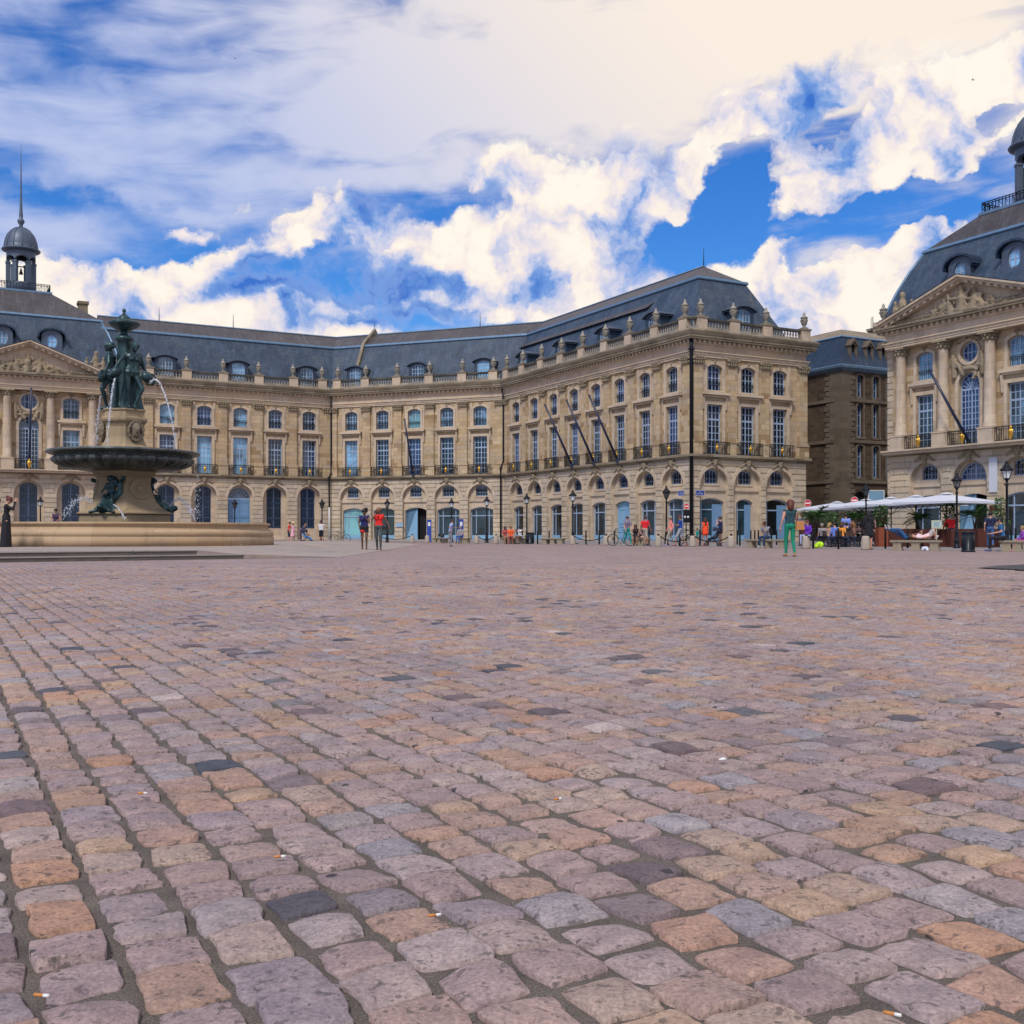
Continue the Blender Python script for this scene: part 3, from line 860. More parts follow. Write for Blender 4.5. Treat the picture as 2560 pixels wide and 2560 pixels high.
def put_shop(root, F, bx, ws, hs, g):
    G = F @ T(bx, .62, 0)
    if g == 'door':
        d = MB(); d.poly_prism(outline(0, ws, .14, hs, 'seg', .3), .04, .12)
        for s in (-1, 1):
            for (za, zb) in ((.4, 1.4), (1.6, 2.9)): ring_frame(d, [(s * .62 - .45, za), (s * .62 + .45, za), (s * .62 + .45, zb), (s * .62 - .45, zb)], .07, .0, .04)
        d.box(-.04, .04, -.01, .04, .15, hs - .1)
        d.build('door', MAT['paint_door'], root, G); return
    if g == 'open':
        d = MB(); d.poly_prism([p for p in outline(0, ws, .14, hs, 'seg', .3) if p[0] < 0.01] + [(0.05, .14 + hs), (.05, .14)][::1], .02, .1)
        d.build('door', MAT['paint_door'], root, G)
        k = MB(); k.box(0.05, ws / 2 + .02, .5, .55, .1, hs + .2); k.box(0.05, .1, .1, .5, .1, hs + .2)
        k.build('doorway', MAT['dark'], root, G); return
    glass = {'teal': 'glass_teal', 'glass': 'glass_shop', 'glass2': 'glass_shop', 'blue': 'glass_shop', 'fan': 'glass_shop', 'narrow': 'glass_shop'}[g]
    pts = outline(0, ws, .14, hs, 'seg', .3)
    mb = MB(); ring_frame(mb, pts, .09, 0, .1)
    mb.box(-ws / 2, ws / 2, -.0, .09, 2.62, 2.72)
    for x in ((-.28 * ws, .28 * ws) if g in ('glass', 'fan') else (-.27 * ws, .16 * ws) if g == 'glass2' else (-.3 * ws,)): mb.box(x - .04, x + .04, .01, .08, .6, clip_x(pts, x)[1])
    mb.box(-ws / 2 + .05, ws / 2 - .05, .0, .09, .16, .62, 1)
    w = mb.build('shop_window', [MAT['paint'], MAT['paint_door']], root, G)
    g_ = MB(); g_.add([(p[0], .06, p[1]) for p in pts], [t for t in tessellate_polygon([[Vector((p[0], p[1], 0)) for p in pts]])])
    g_.build('pane', MAT[glass], w, G)
    if g in ('blue', 'narrow'):
        s = MB(); s.box(.1 * ws, ws * .46, -.06, -.0, .2, 3.1); s.build('shutter', MAT['paint_dark'], root, G)

def balustrade(root, F, x0, x1, posts, y=-.3):
    mb = MB(); k = MB()
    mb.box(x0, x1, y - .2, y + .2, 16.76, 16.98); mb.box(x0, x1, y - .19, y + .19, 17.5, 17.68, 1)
    n = int((x1 - x0) / .3)
    for i in range(n):
        x = x0 + (x1 - x0) * (i + .5) / n
        if min([abs(x - p) for p in posts] + [9]) < .55: continue
        mb.lathe([(.08, 0), (.08, .06), (.05, .1), (.095, .22), (.09, .28), (.05, .42), (.08, .47), (.08, .53)], 6, (x, y, 16.97), 0)
    mb.build('balustrade', [MAT['urn'], MAT['railstone']], root, F)
    for p in posts:
        b = MB(); b.box(p - .48, p + .48, y - .26, y + .26, 16.77, 17.66); b.box(p - .54, p + .54, y - .32, y + .32, 17.66, 17.8, 1)
        o = b.build('balustrade_post', [MAT['trim'], MAT['trim_dark']], root, F)
        link('urn', URN, o, F @ T(p, y, 17.8))

def dentils(root, F, x0, x1, y=0.0, z=15.78):
    mb = MB(); n = int((x1 - x0) / .5)
    for i in range(n):
        x = x0 + (i + .5) * (x1 - x0) / n
        mb.box(x - .09, x + .09, y - .42, y - .05, z, z + .2)
    mb.build('dentils', MAT['trim'], root, F)

P_ENT = [(0.0, 14.7), (.12, 14.7), (.12, 14.86), (.17, 14.87), (.17, 15.04), (.26, 15.06), (.26, 15.14), (.03, 15.16), (.03, 15.66), (.12, 15.7), (.16, 15.78), (.16, 15.98)]
P_COR = [(.16, 15.98), (.56, 15.99), (.6, 16.0), (.6, 16.14), (.66, 16.16), (.66, 16.3), (.72, 16.36), (.8, 16.55), (.82, 16.66), (.7, 16.76), (-.9, 16.78)]
P_STR = [(0.0, Z_S0), (.1, 6.64), (.14, 6.72), (.3, 6.78), (.38, 6.82), (.38, 6.98), (.32, 7.02), (-.02, 7.02)]
P_ROOF1 = [(-1.0, 16.9), (-1.1, 17.3), (-3.45, 21.9)]
P_FLASH = [(-3.38, 21.86), (-3.3, 21.95), (-3.34, 22.14), (-3.55, 22.2)]
P_ROOF2 = [(-3.5, 22.12), (-5.97, 23.75)]

def dormer_mesh():
    """shallow-arched dormer: lead hood, slate cheeks, stone-grey front; opening faces -y"""
    mb = MB(); w, h = 1.72, 2.0
    pts = outline(0, w + .34, 0, h + .2, 'seg', .3); hole = outline(0, w - .3, .12, h - .12, 'seg', .2)
    mb.panel(pts, [hole], 0, .2, 0)
    # cheeks
    for s in (-1, 1): mb.add([(s * (w / 2 + .17), 0, 0), (s * (w / 2 + .17), 2.2, 0), (s * (w / 2 + .17), 2.2, h - .1), (s * (w / 2 + .17), 0, h - .1)], [(0, 1, 2, 3)], 1)
    n = 10; top = outline(0, w + .8, 0, h + .34, 'seg', .4, n)[2:]; t2 = outline(0, w + .8, 0, h + .2, 'seg', .4, n)[2:]
    vs = [(p[0], -.25, p[1]) for p in top] + [(p[0], 3.2, p[1]) for p in top] + [(p[0], -.25, p[1]) for p in t2] + [(p[0], 3.2, p[1]) for p in t2]
    m = len(top); fs = []
    for i in range(m - 1): fs += [(i, i + 1, i + 1 + m, i + m), (i + 2 * m, i + 3 * m, i + 1 + 3 * m, i + 1 + 2 * m), (i, i + 2 * m, i + 1 + 2 * m, i + 1)]
    mb.add(vs, fs, 2)
    me = bpy.data.meshes.new('dormer'); me.from_pydata(mb.v, [], mb.f)
    for k in ('slate', 'slate_dark', 'lead'): me.materials.append(MAT[k])
    me.polygons.foreach_set('material_index', mb.m); box_uv(me)
    wm = window_mesh('dormer_window', outline(0, w - .28, .1, h - .1, 'seg', .2), 4, 4, bar=.06, frame_w=.1, mid=.14, glass='glass_painted_reflections')
    return me, wm
DORM = dormer_mesh()
def put_dormer(root, F, x, z=17.1, y=.72):
    G = F @ T(x, y, z)
    d = link('dormer', DORM[0], root, G)
    w = link('window', DORM[1][0], d, G @ T(0, .12, 0))
    # the pane is one with its sash: a sub-part of the dormer
    g = link('pane', DORM[1][1], d, G @ T(0, .12, 0))

def pipe(root, pts, r=.09, mat='iron'):
    mb = MB(); mb.tube(pts, r, 8)
    for p in pts[1:-1]: mb.box(p[0] - r * 1.5, p[0] + r * 1.5, p[1] - r * 1.5, p[1] + r * 1.5, p[2] - .05, p[2] + .05)
    return mb.build('drainpipe', MAT[mat], root)

G_, C_, = 'glass', 'glass_painted_reflections'
def build_wing():
    root = thing('palace_wing', 'long three-storey limestone palace wing with slate mansard roof, angled across the middle of the square', 'building', (wRE.x, wRE.y, 0))
    bl = [-2.48 - 3.78 * k for k in range(5, -1, -1)]
    facade(root, FL, -23.6, 0.0, bl, 'barred', [(G_, G_, G_), (C_, G_, G_), (G_, C_, G_), (C_, C_, G_), (G_, G_, G_), (G_, G_, G_)],
           ['bars', 'bars', 'bars', 'door', 'bars', 'bars'], arch_w=2.6)
    bm = [2.66 + 3.845 * k for k in range(5)]
    Lm = (wMR - wLM).length
    facade(root, FM, 0, Lm, bm, 'shop', [(C_, C_, G_), (C_, G_, G_), ('glass_teal', G_, G_), (C_, G_, G_), (C_, G_, G_)], ['teal', 'teal', 'open', 'glass', 'glass'])
    br = [2.62 + 3.73 * k for k in range(8)]
    Lr = (wRE - wMR).length
    facade(root, FR, 0, Lr, br, 'shop', [(G_, G_, G_)] * 8, ['glass', 'glass', 'glass', 'glass2', 'glass2', 'door', 'glass2', 'glass2'])
    be = [2.2, 5.64, 9.03]
    facade(root, FE, 0, 11.95, be, 'shop', [(G_, G_, G_)] * 3, ['blue', 'narrow', 'blue'])
    poly = [wL0, wLM, wMR, wRE, wEE, wEB]
    sweep(poly, P_ENT, 'entablature', MAT['trim'], root)
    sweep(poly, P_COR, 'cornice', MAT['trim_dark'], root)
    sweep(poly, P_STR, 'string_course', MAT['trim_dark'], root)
    for F, a, b in ((FL, -23.2, 0.1), (FM, -.1, Lm + .1), (FR, -.1, Lr + .3), (FE, -.3, 12.2)): dentils(root, F, a, b)
    # plain returns behind
    mb = MB(); mb.box(0, 34, 0.02, .4, 0, 16.7); mb.build('rear_wall', MAT['stone'], root, frame(wEE, -U))
    sweep(poly, P_ROOF1, 'roof', MAT['slate'], root, cap=False)
    r2 = sweep(poly, P_FLASH, 'roof_flashing', MAT['zinc'], root, cap=False)
    sweep(poly, P_ROOF2, 'roof_crown', MAT['slate_flat'], root, cap=False)
    back = sweep(poly, [(-5.97, 23.75), (-9.5, 20.5)], 'roof_rear_slope', MAT['slate_flat'], root, cap=False)
    rp = [p for p in poly[:4]]
    sweep(poly, [(-5.85, 23.74), (-5.97, 23.86), (-6.1, 23.74)], 'ridge_capping', MAT['zinc'], root, cap=False)
    # balustrades, posts over the pilasters
    bd = lambda bs, a, b: [a] + [(p + q) / 2 for p, q in zip(bs, bs[1:])] + [b]
    balustrade(root, FL, -23.2, -.3, [p for p in bd(bl, -22.6, -1.1)][1:])
    balustrade(root, FM, .3, Lm - .3, bd(bm, 1.1, Lm - 1.1))
    balustrade(root, FR, .3, Lr + .2, bd(br, 1.1, Lr - .5))
    balustrade(root, FE, -.2, 11.95, bd(be, .62, 11.5))
    for k in (0, 2, 4): put_dormer(root, FL, -2.48 - 3.78 * k)
    for k in (0, 2, 4): put_dormer(root, FM, bm[k])
    for k in (0, 2, 4, 6): put_dormer(root, FR, br[k])
    put_dormer(root, FE, 5.9)
    # stone gable between the roofs
    g = MB()
    prof = [(.8, 16.8), (.8, 17.35), (3.3, 22.4), (5.97, 24.4), (9.2, 21.4), (9.2, 16.8)]
    g.add([(2.1, p[0], p[1]) for p in prof] + [(2.45, p[0], p[1]) for p in prof], [tuple(range(6)), tuple(reversed(range(6, 12)))] + [(i, i + 6, (i + 1) % 6 + 6, (i + 1) % 6) for i in range(6)])
    g.build('party_gable', MAT['trim_dark'], root, FM)
    # spikes on the ridge
    for F, x in ((FL, -17.3), (FL, -9.3), (FM, 2.3), (FM, 15.5), (FR, 25.2)):
        m = MB(); m.tube([(x, 5.97, 23.7), (x, 5.97, 25.3)], [.05, .02], 6); m.build('lightning_rod', MAT['iron'], root, F)
    # drainpipes at the angles
    o = -(V + Vector((0, 0)))
    def P2(F, x, y, z): p = F @ Vector((x, y, z)); return (p.x, p.y, p.z)
    pipe(root, [P2(FM, .22, -.35, 16.0), P2(FM, .25, -.3, 14.6), P2(FM, .25, -.3, 7.4), P2(FM, .1, -.5, 7.0), P2(FM, .1, -.45, 3.7)])
    pipe(root, [P2(FM, .1, -.45, 3.68), P2(FM, .1, -.45, .1)], .1, 'white_pipe')
    pipe(root, [P2(FR, .15, -.4, 15.9), P2(FR, .3, -.3, 14.7), P2(FR, .3, -.3, 8.2), P2(FR, .0, -.45, 7.6), P2(FR, .0, -.45, .1)])
    pipe(root, [P2(FR, Lr + .3, -.3, 16.0), P2(FR, Lr + .22, -.22, 15.2), P2(FR, Lr + .22, -.22, .1)], .15)
    return root
build_wing()

# ------------------------------------------------------------------ the two domed pavilions
def lantern_parts(root, F, cx, cy, zb, s=1.0):
    """open belfry with dome, ball and needle, standing on a railed platform"""
    def G(z): return F @ T(cx, cy, z)
    mb = MB()
    mb.lathe([(1.5, 0), (1.5, 1.0), (1.42, 1.1), (1.3, 1.12), (1.3, 0)], 24)
    for k in range(6):
        a = math.pi / 3 * k
        M = Matrix.Rotation(a, 4, 'Z')
        mb.box(1.0, 1.46, -.2, .2, 1.1, 3.3, 0, M)
        mb.box(1.0, 1.5, -.25, .25, 3.12, 3.3, 0, M)
        # arch heads
        n = 8
        for q in range(n):
            t0, t1 = math.pi * q / n, math.pi * (q + 1) / n
            da = .53
            def pp(t, r, rr): aa = a + math.pi / 6 - da * math.cos(t); return (rr * math.cos(aa), rr * math.sin(aa), r)
            z0, z1 = 3.3 + .55 * math.sin(t0), 3.3 + .55 * math.sin(t1)
            vs = [pp(t0, z0, 1.42), pp(t1, z1, 1.42), pp(t1, 4.4, 1.42), pp(t0, 4.4, 1.42), pp(t0, z0, 1.06), pp(t1, z1, 1.06), pp(t1, 4.4, 1.06), pp(t0, 4.4, 1.06)]
            mb.add(vs, [(0, 1, 2, 3), (4, 7, 6, 5), (0, 4, 5, 1)])
    mb.lathe([(1.36, 3.9), (1.42, 4.3), (1.5, 4.4), (1.05, 4.4), (1.05, 3.9)], 24)
    mb.build('belfry', MAT['lead'], root, G(zb))
    d = MB(); d.lathe([(1.5, 4.38), (1.85, 4.5), (1.92, 4.62), (1.86, 4.7), (1.62, 4.76), (1.6, 5.1), (1.52, 5.6), (1.3, 6.2), (.95, 6.65), (.5, 6.95), (.22, 7.05), (0, 7.08)], 24)
    for k in range(12):
        a = 2 * math.pi * k / 12
        d.tube([(r * math.cos(a), r * math.sin(a), z) for r, z in ((1.63, 4.78), (1.62, 5.1), (1.54, 5.6), (1.32, 6.2), (.96, 6.66), (.5, 6.97))], .05, 5)
    dome = d.build('dome', MAT['lead'], root, G(zb))
    sp = MB(); sp.lathe([(.26, 7.0), (.18, 7.2), (.2, 7.35), (.33, 7.55), (.36, 7.7), (.33, 7.85), (.18, 8.0), (.2, 8.25), (.2, 8.35), (.15, 8.9), (.085, 11), (.035, 14.5), (.0, 16.3)], 10)
    sp.build('spire', MAT['lead'], dome, G(zb))
    b = MB(); b.box(-.5, .5, -.06, .06, 2.85, 2.95); b.lathe([(0, 2.75), (.06, 2.72), (.1, 2.5), (.2, 2.15), (.22, 2.1), (0, 2.1)], 10)
    b.build('bell', MAT['iron'], root, G(zb))
    h = 2.6; r = MB()
    for s_ in range(4):
        M = Matrix.Rotation(math.pi / 2 * s_, 4, 'Z')
        for z in (.1, .95, .8): r.box(-h, h, -h - .03, -h + .03, z - .03, z + .03, 0, M)
        for i in range(19):
            x = -h + 2 * h * i / 18
            r.box(x - .025, x + .025, -h - .025, -h + .025, 0, .95, 0, M)
        for i in range(9):
            x = -h + 2 * h * (i + .5) / 9
            r.tube([M @ Vector((x + .16 * math.cos(t * .7), -h, .45 + .28 * math.sin(t * .7))) for t in range(9)], .022, 4)
    r.build('platform_railing', MAT['iron'], root, G(zb - .25))

def pediment(root, F, x0, x1, y, zpeak, seed):
    """triangular pediment proud of the wall, with modillions and a carved tympanum"""
    cx = (x0 + x1) / 2; zb = 16.2
    mb = MB()
    mb.poly_prism([(x0 + .05, zb), (x1 - .05, zb), (cx, zpeak - .12)], y + .3, y + 2.6, 0)
    t = mb.build('tympanum', MAT['trim'], root, F)
    rk = MB()
    for (xa, xb) in ((x0 - .2, cx), (x1 + .2, cx)):
        d = Vector((xb - xa, 0, zpeak - .3 - zb)).normalized(); n = Vector((-d.z, 0, d.x)) if d.x > 0 else Vector((d.z, 0, -d.x))
        A = Vector((xa, 0, zb)); B = Vector((cx, 0, zpeak - .3))
        for (h0, h1, o) in ((-.0, .16, .15), (.16, .34, .42), (.34, .5, .62)):
            q = [A + n * h0, B + n * h0, B + n * h1, A + n * h1]
            q[1].x = q[2].x = cx
            rk.add([(p.x, y - o, p.z) for p in q] + [(p.x, y + 2.6, p.z) for p in q], [(0, 1, 2, 3), (0, 4, 5, 1), (3, 2, 6, 7), (0, 3, 7, 4), (4, 7, 6, 5)] if d.x > 0 else [(3, 2, 1, 0), (1, 5, 4, 0), (7, 6, 2, 3), (4, 7, 3, 0), (5, 6, 7, 4)], 0)
        L = (B - A).length; k = int(L / .62)
        for i in range(1, k):
            p = A + d * (L * i / k)
            rk.add([(p.x + dx, y - .38 + dy * .55, p.z + dz + d.z / abs(d.x) * dx * (1 if d.x > 0 else -1)) for dy in (0, 1) for (dx, dz) in ((-.13, -.02), (.13, -.02), (.13, .17), (-.13, .17))],
                   [(0, 1, 2, 3), (0, 4, 5, 1), (1, 5, 6, 2), (2, 6, 7, 3), (3, 7, 4, 0)], 0)
    rk.build('raking_cornice', MAT['trim'], root, F)
    lead = MB()
    for (xa, s) in ((x0 - .3, 1), (x1 + .3, -1)):
        q = [(xa, zb + .52), (cx, zpeak + .22)]
        lead.add([(q[0][0], y - .66, q[0][1]), (q[1][0], y - .66, q[1][1]), (q[1][0], y + 3.5, q[1][1]), (q[0][0], y + 3.5, q[0][1])], [(0, 1, 2, 3)])
    lead.build('pediment_roof', MAT['lead'], root, F)
    # carved figures
    r = random.Random(seed); caps = []
    def fig(x, z, h, lean, yy):
        a = Vector((x, yy, z)); b = a + Vector((lean * h * .45, -.05, h * .55)); c = a + Vector((lean * h * .6, -.12, h * .95))
        caps.append((a, b, h * .2, h * .17)); caps.append((b, c, h * .1, h * .09)); caps.append((c, c + Vector((0, -.02, .02)), h * .095, h * .095))
        caps.append((b, b + Vector((r.uniform(-.5, .5) * h, -.1, r.uniform(-.1, .35) * h)), h * .07, h * .05))
        caps.append((b, b + Vector((r.uniform(-.6, .6) * h, -.15, r.uniform(-.4, .1) * h)), h * .08, h * .06))
        caps.append((a, a + Vector((r.uniform(-.8, .8) * h, -.1, -.02)), h * .12, h * .07))
    fy = y + .12
    for (dx, h, ln) in ((-.2, 1.9, .1), (-1.0, 1.5, -.2), (.8, 1.55, .25), (-1.9, 1.2, .5), (1.7, 1.15, -.5), (-2.7, .9, .8), (2.6, .9, -.8), (-3.5, .6, 1.1), (3.4, .6, -1.1)):
        fig(cx + dx, zb + .12, h, ln, fy)
    for k in range(60):
        x = cx + r.gauss(0, 1.5); zz = zb + .12 + r.uniform(0, 1) * max(.2, 1.5 - abs(x - cx) * .38)
        caps.append(((x, fy, zz), (x + r.uniform(-.4, .4), fy - .1, zz + r.uniform(.05, .3)), r.uniform(.1, .2), r.uniform(.06, .14)))
    relief('carved_figures', caps, .06, MAT['carved'], t, F, smooth=1)

def rooftop_group(root, F, x, y, z, sgn):
    caps = []; r = random.Random(int(x * 10))
    for (dx, h) in ((0, 1.9), (.85 * sgn, 1.2), (-.7 * sgn, 1.3)):
        a = Vector((x + dx, y, z + .1))
        caps += [(a, a + Vector((0, -.1, h * .55)), h * .22, h * .17), (a + Vector((0, -.1, h * .55)), a + Vector((.05, -.15, h * .8)), h * .12, h * .1), (a + Vector((.05, -.15, h * .85)), a + Vector((.05, -.17, h * .9)), h * .12, h * .11),
                 (a + Vector((0, -.1, h * .6)), a + Vector((.45 * sgn, -.3, h * .35)), h * .08, h * .06), (a, a + Vector((.7 * sgn, -.3, .05)), h * .15, h * .1)]
    for k in range(8): caps.append(((x + r.uniform(-1.4, 1.4), y, z + r.uniform(0, .4)), (x + r.uniform(-1.4, 1.4), y - .1, z + r.uniform(.1, .5)), .2, .15))
    caps.append(((x - 1.5, y, z), (x + 1.5, y, z), .2, .2))
    relief('trophy_sculpture', caps, .07, MAT['carved'], root, F, smooth=1)

def oval_dormer(root, F, x, y, z):
    G = F @ T(x, y, z); mb = MB()
    G = G @ Matrix.Diagonal((1.2, 1, 1.2, 1)); front = [(-.8, -.7), (.8, -.7), (.8, .5)] + [(.8 * math.cos(t * math.pi / 8), .5 + .55 * math.sin(t * math.pi / 8)) for t in range(1, 8)] + [(-.8, .5)]
    mb.panel(front, [circle(0, .1, .42, .6)], 0, .3, 0)
    n = 12
    a = [(1.1 * math.cos(math.pi * k / n), .42 + (.78 if 0 < k < n else .7) * math.sin(math.pi * k / n) ** .8) for k in range(n + 1)]
    vs = [(p[0], -.28, p[1]) for p in a] + [(p[0], 2.0, p[1]) for p in a] + [(p[0] * .93, -.28, p[1] - .14) for p in a] + [(p[0] * .93, 2.0, p[1] - .14) for p in a]
    m = n + 1; fs = []
    for i in range(n): fs += [(i, i + 1, i + 1 + m, i + m), (i + 2 * m, i + 3 * m, i + 1 + 3 * m, i + 1 + 2 * m), (i, i + 2 * m, i + 1 + 2 * m, i + 1)]
    mb.add(vs, fs, 1)
    for s in (-1, 1): mb.add([(s * .8, 0, -.7), (s * .8, 2, -.7), (s * .8, 2, .6), (s * .8, 0, .6)], [(0, 1, 2, 3)], 0)
    d = mb.build('oval_dormer', [MAT['lead'], MAT['slate_dark']], root, G)
    w = window_mesh('oval_window', circle(0, .1, .42, .6), 2, 2, bar=.07, mid=.1, frame_w=.09, glass='glass_painted_reflections')
    link('window', w[0], d, G @ T(0, .15, 0)); link('pane', w[1], d, G @ T(0, .15, 0))

def pavilion(name, label, F, cx, ground, style, dz=0.0, ld=10.0, curt=None, seed=1, chim=False):
    """three bays under a pediment, four engaged columns, square dome and lantern. F: x along the front, wall at y=0"""
    loc = F @ Vector((cx, 0, 0))
    root = thing(name, label, 'building', (loc.x, loc.y, 0))
    G = F @ T(cx, 0, 0)
    bays = [-3.85, 0.0, 3.85]; x0, x1 = -7.1, 7.1
    mb = MB(); low = MB(); tr = MB()
    bounds = [x0, -1.92, 1.92, x1]
    arcs = []
    PA = outline(0, 1.8, 7.08, 5.1, 'round', n=16)
    for i, bx in enumerate(bays):
        xa, xb = bounds[i], bounds[i + 1]
        c = (curt or [G_, G_, G_])[i]
        if i == 1:
            oc = circle(bx, 13.62, .74, .74, 22)
            mb.panel([(xa, 6.95), (xb, 6.95), (xb, 15.2), (xa, 15.2)], [PA, oc], 0, .3)
            put_window(root, G, window_mesh('arched_window', PA, 6, 9, transom=11.0, fan=True, glass='glass'), bx, .26)
            put_window(root, G, window_mesh('round_window', circle(0, 13.62, .74, .74, 22), 4, 2, bar=.06, mid=.06, glass='glass'), bx, .26)
            ring_frame(tr, inset(PA, -.26), .258, -.1, 0); ring_frame(tr, inset(oc, -.2), .198, -.1, 0)
            caps = []; r = random.Random(seed + 5)
            for s in (-1, 1):
                for k in range(12):
                    t = k / 11
                    p = Vector((s * (.5 + .75 * t + r.uniform(-.08, .08)), -.12, 12.5 + .75 * t - .5 * (1 - t) ** 2 + r.uniform(-.15, .15)))
                    caps.append((p, p + Vector((r.uniform(-.18, .18), -.08, r.uniform(-.2, .2))), .17, .12))
                caps.append(((s * 1.15, -.1, 12.0), (s * 1.2, -.2, 13.2), .22, .18)); caps.append(((s * 1.2, -.22, 13.35), (s * 1.2, -.24, 13.42), .15, .14))
                caps.append(((s * .95, -.1, 14.45), (s * .3, -.12, 14.6), .15, .18))
            caps.append(((-.3, -.15, 12.45), (.3, -.15, 12.45), .2, .2))
            relief('carved_cartouche', caps, .05, MAT['carved'], root, G, smooth=1)
        else:
            mb.panel([(xa, 6.95), (xb, 6.95), (xb, 15.2), (xa, 15.2)], [shift(P_TALL, bx), shift(P_UP, bx)], 0, .28)
            put_window(root, G, up_win(c), bx, .24); put_window(root, G, tall_win(c), bx, .24)
            ring_frame(tr, inset(shift(P_UP, bx), -.24), .238, -.09, 0); ring_frame(tr, inset(shift(P_TALL, bx), -.26), .258, -.09, 0)
            tr.box(bx - 1.3, bx + 1.3, -.34, 0, 11.72, 11.94); tr.box(bx - 1.15, bx + 1.15, -.22, 0, 11.58, 11.72); tr.box(bx - 1.06, bx + 1.06, -.14, 0, 11.94, 12.1)
            for s in (-1, 1): tr.taper(bx + s * 1.12, -.1, 10.4, 11.58, .06, .04, .1, .16)
            link('window_crest', KEY, root, G @ T(bx, .02, 14.12) @ Matrix.Diagonal((.75, .7, .5, 1)))
        b = link('balcony_railing', BALC[0], root, G @ T(bx, -.62, 7.0)); link('gilded_mask', BALC[1], b, G @ T(bx, -.62, 7.0) @ Matrix.Diagonal((1.4, 1.4, 1.4, 1)) @ T(0, 0, -.14))
        g = ground[i]; aw = 2.62 if style != 'shop' else 2.84; hw = aw / 2; sp = 5.99 - hw
        pa = [(p[0] + bx, max(p[1], .101)) for p in P_ARCH(aw)]; arcs.append((bx, hw, sp))
        low.panel([(xa, .1), (xb, .1), (xb, 6.67), (xa, 6.67)], [pa], 0, .5)
        back = [(p[0] + bx, max(p[1], .1)) for p in P_ARCH(aw + .04)]
        if style == 'shop':
            if g == 'fan':
                pm = outline(bx, 2.5, 4.56, 1.27, 'seg', 1.2, 14); km = window_mesh('fan_window', shift(pm, -bx), 6, 3, mid=.12)
            else: pm = shift(P_MEZ, bx); km = mez_win(G_)
            ps = outline(bx, 2.66, .14, 3.44, 'seg', .3)
            low.panel(back, [pm, ps], .5, .3, 1); put_window(root, G, km, bx, .72)
            low.box(bx - hw + .02, bx + hw - .02, .4, .5, 4.2, 4.46, 1)
            put_shop(root, G, bx, 2.66, 3.44, 'open' if g == 'fan' else 'glass')
        else:
            pw = outline(bx, 1.62, 1.35, 4.45, 'seg', .35); low.panel(back, [pw], .5, .25, 1)
            put_window(root, G, window_mesh('barred_window', shift(pw, -bx), 2, 4, mid=.2), bx, .7)
            gr = MB()
            for k in range(10):
                x = -.72 + 1.44 * k / 9; cc = clip_x(shift(pw, -bx), x); gr.box(x - .028, x + .028, -.02, .03, cc[0], cc[1])
            for z in (2.4, 4.1, 1.5): gr.box(-.8, .8, -.03, .02, z - .05, z + .05)
            gr.build('window_grille', MAT['grille'], root, G @ T(bx, .62, 0))
        link('keystone', KEY, root, G @ T(bx, -.04, 5.9) @ Matrix.Diagonal((1.25, 1, .95, 1)))
    rust_courses(low, x0, x1, arcs, .55, Z_S0 - .02)
    mb.build('upper_wall', MAT['stone'], root, G); low.build('ground_storey_wall', [MAT['stone_low'], MAT['trim']], root, G); tr.build('window_surrounds', MAT['trim'], root, G)
    # side walls and their quoins
    sw = MB()
    for s in (-1, 1):
        sw.box(s * 7.1 - .2, s * 7.1 + .2, .003, 15, 0, 16.6)
        q = 0
        for k in range(32):
            z = .3 + k * .48; sw.box(s * 7.1 - .26, s * 7.1 + .26, -.02 if k < 13 else -.03, .9 if k % 2 else .6, z, z + .42)
    sw.build('side_wall', MAT['stone_low'], root, G)
    for x in (-5.78, -1.93, 1.93, 5.78):
        c = MB(); c.lathe([(.5, 8.06), (.5, 8.2), (.44, 8.26), (.46, 8.36), (.41, 8.42), (.41, 10.2), (.35, 14.0), (.37, 14.05)], 18, (x, -.34, 0))
        c.box(x - .58, x + .58, -.92, 0.0, 7.0, 7.98); c.box(x - .62, x + .62, -.96, 0, 7.98, 8.08)
        o = c.build('column', MAT['trim'], root, G)
        k = MB(); k.lathe([(.36, 0), (.42, .2), (.5, .5)], 14, (x, -.34, 14.04))
        for q in range(10):
            a = 2 * math.pi * q / 10; k.ball((x + .44 * math.cos(a), -.34 + .44 * math.sin(a), 14.2), .1, 7, 5, sc=(1, 1, 1.4)); k.ball((x + .5 * math.cos(a + .3), -.34 + .5 * math.sin(a + .3), 14.42), .1, 7, 5)
        k.box(x - .6, x + .6, -.94, .0, 14.54, 14.7)
        k.build('capital', MAT['carved'], o, G)
    # entablature and cornice, proud over the columns
    O = Vector((G[0][3], G[1][3])); D = Vector((G[0][0], G[1][0])); N = Vector((G[0][1], G[1][1]))
    py = -.75
    poly = [O + D * -6.75 + N * 1.5, O + D * -6.75 + N * py, O + D * 6.75 + N * py, O + D * 6.75 + N * 1.5]
    # plan order: from back on the left side, round the front, to the back on the right
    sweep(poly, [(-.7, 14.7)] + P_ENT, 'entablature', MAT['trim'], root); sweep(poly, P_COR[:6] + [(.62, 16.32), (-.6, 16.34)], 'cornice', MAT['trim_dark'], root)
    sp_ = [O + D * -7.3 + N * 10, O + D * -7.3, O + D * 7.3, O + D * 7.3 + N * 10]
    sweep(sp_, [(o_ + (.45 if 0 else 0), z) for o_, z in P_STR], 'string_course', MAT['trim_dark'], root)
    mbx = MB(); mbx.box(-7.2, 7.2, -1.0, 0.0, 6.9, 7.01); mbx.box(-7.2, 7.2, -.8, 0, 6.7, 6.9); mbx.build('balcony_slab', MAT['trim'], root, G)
    wcor = [O + D * -7.3 + N * 14, O + D * -7.3 + N * .02, O + D * 7.3 + N * .02, O + D * 7.3 + N * 14]
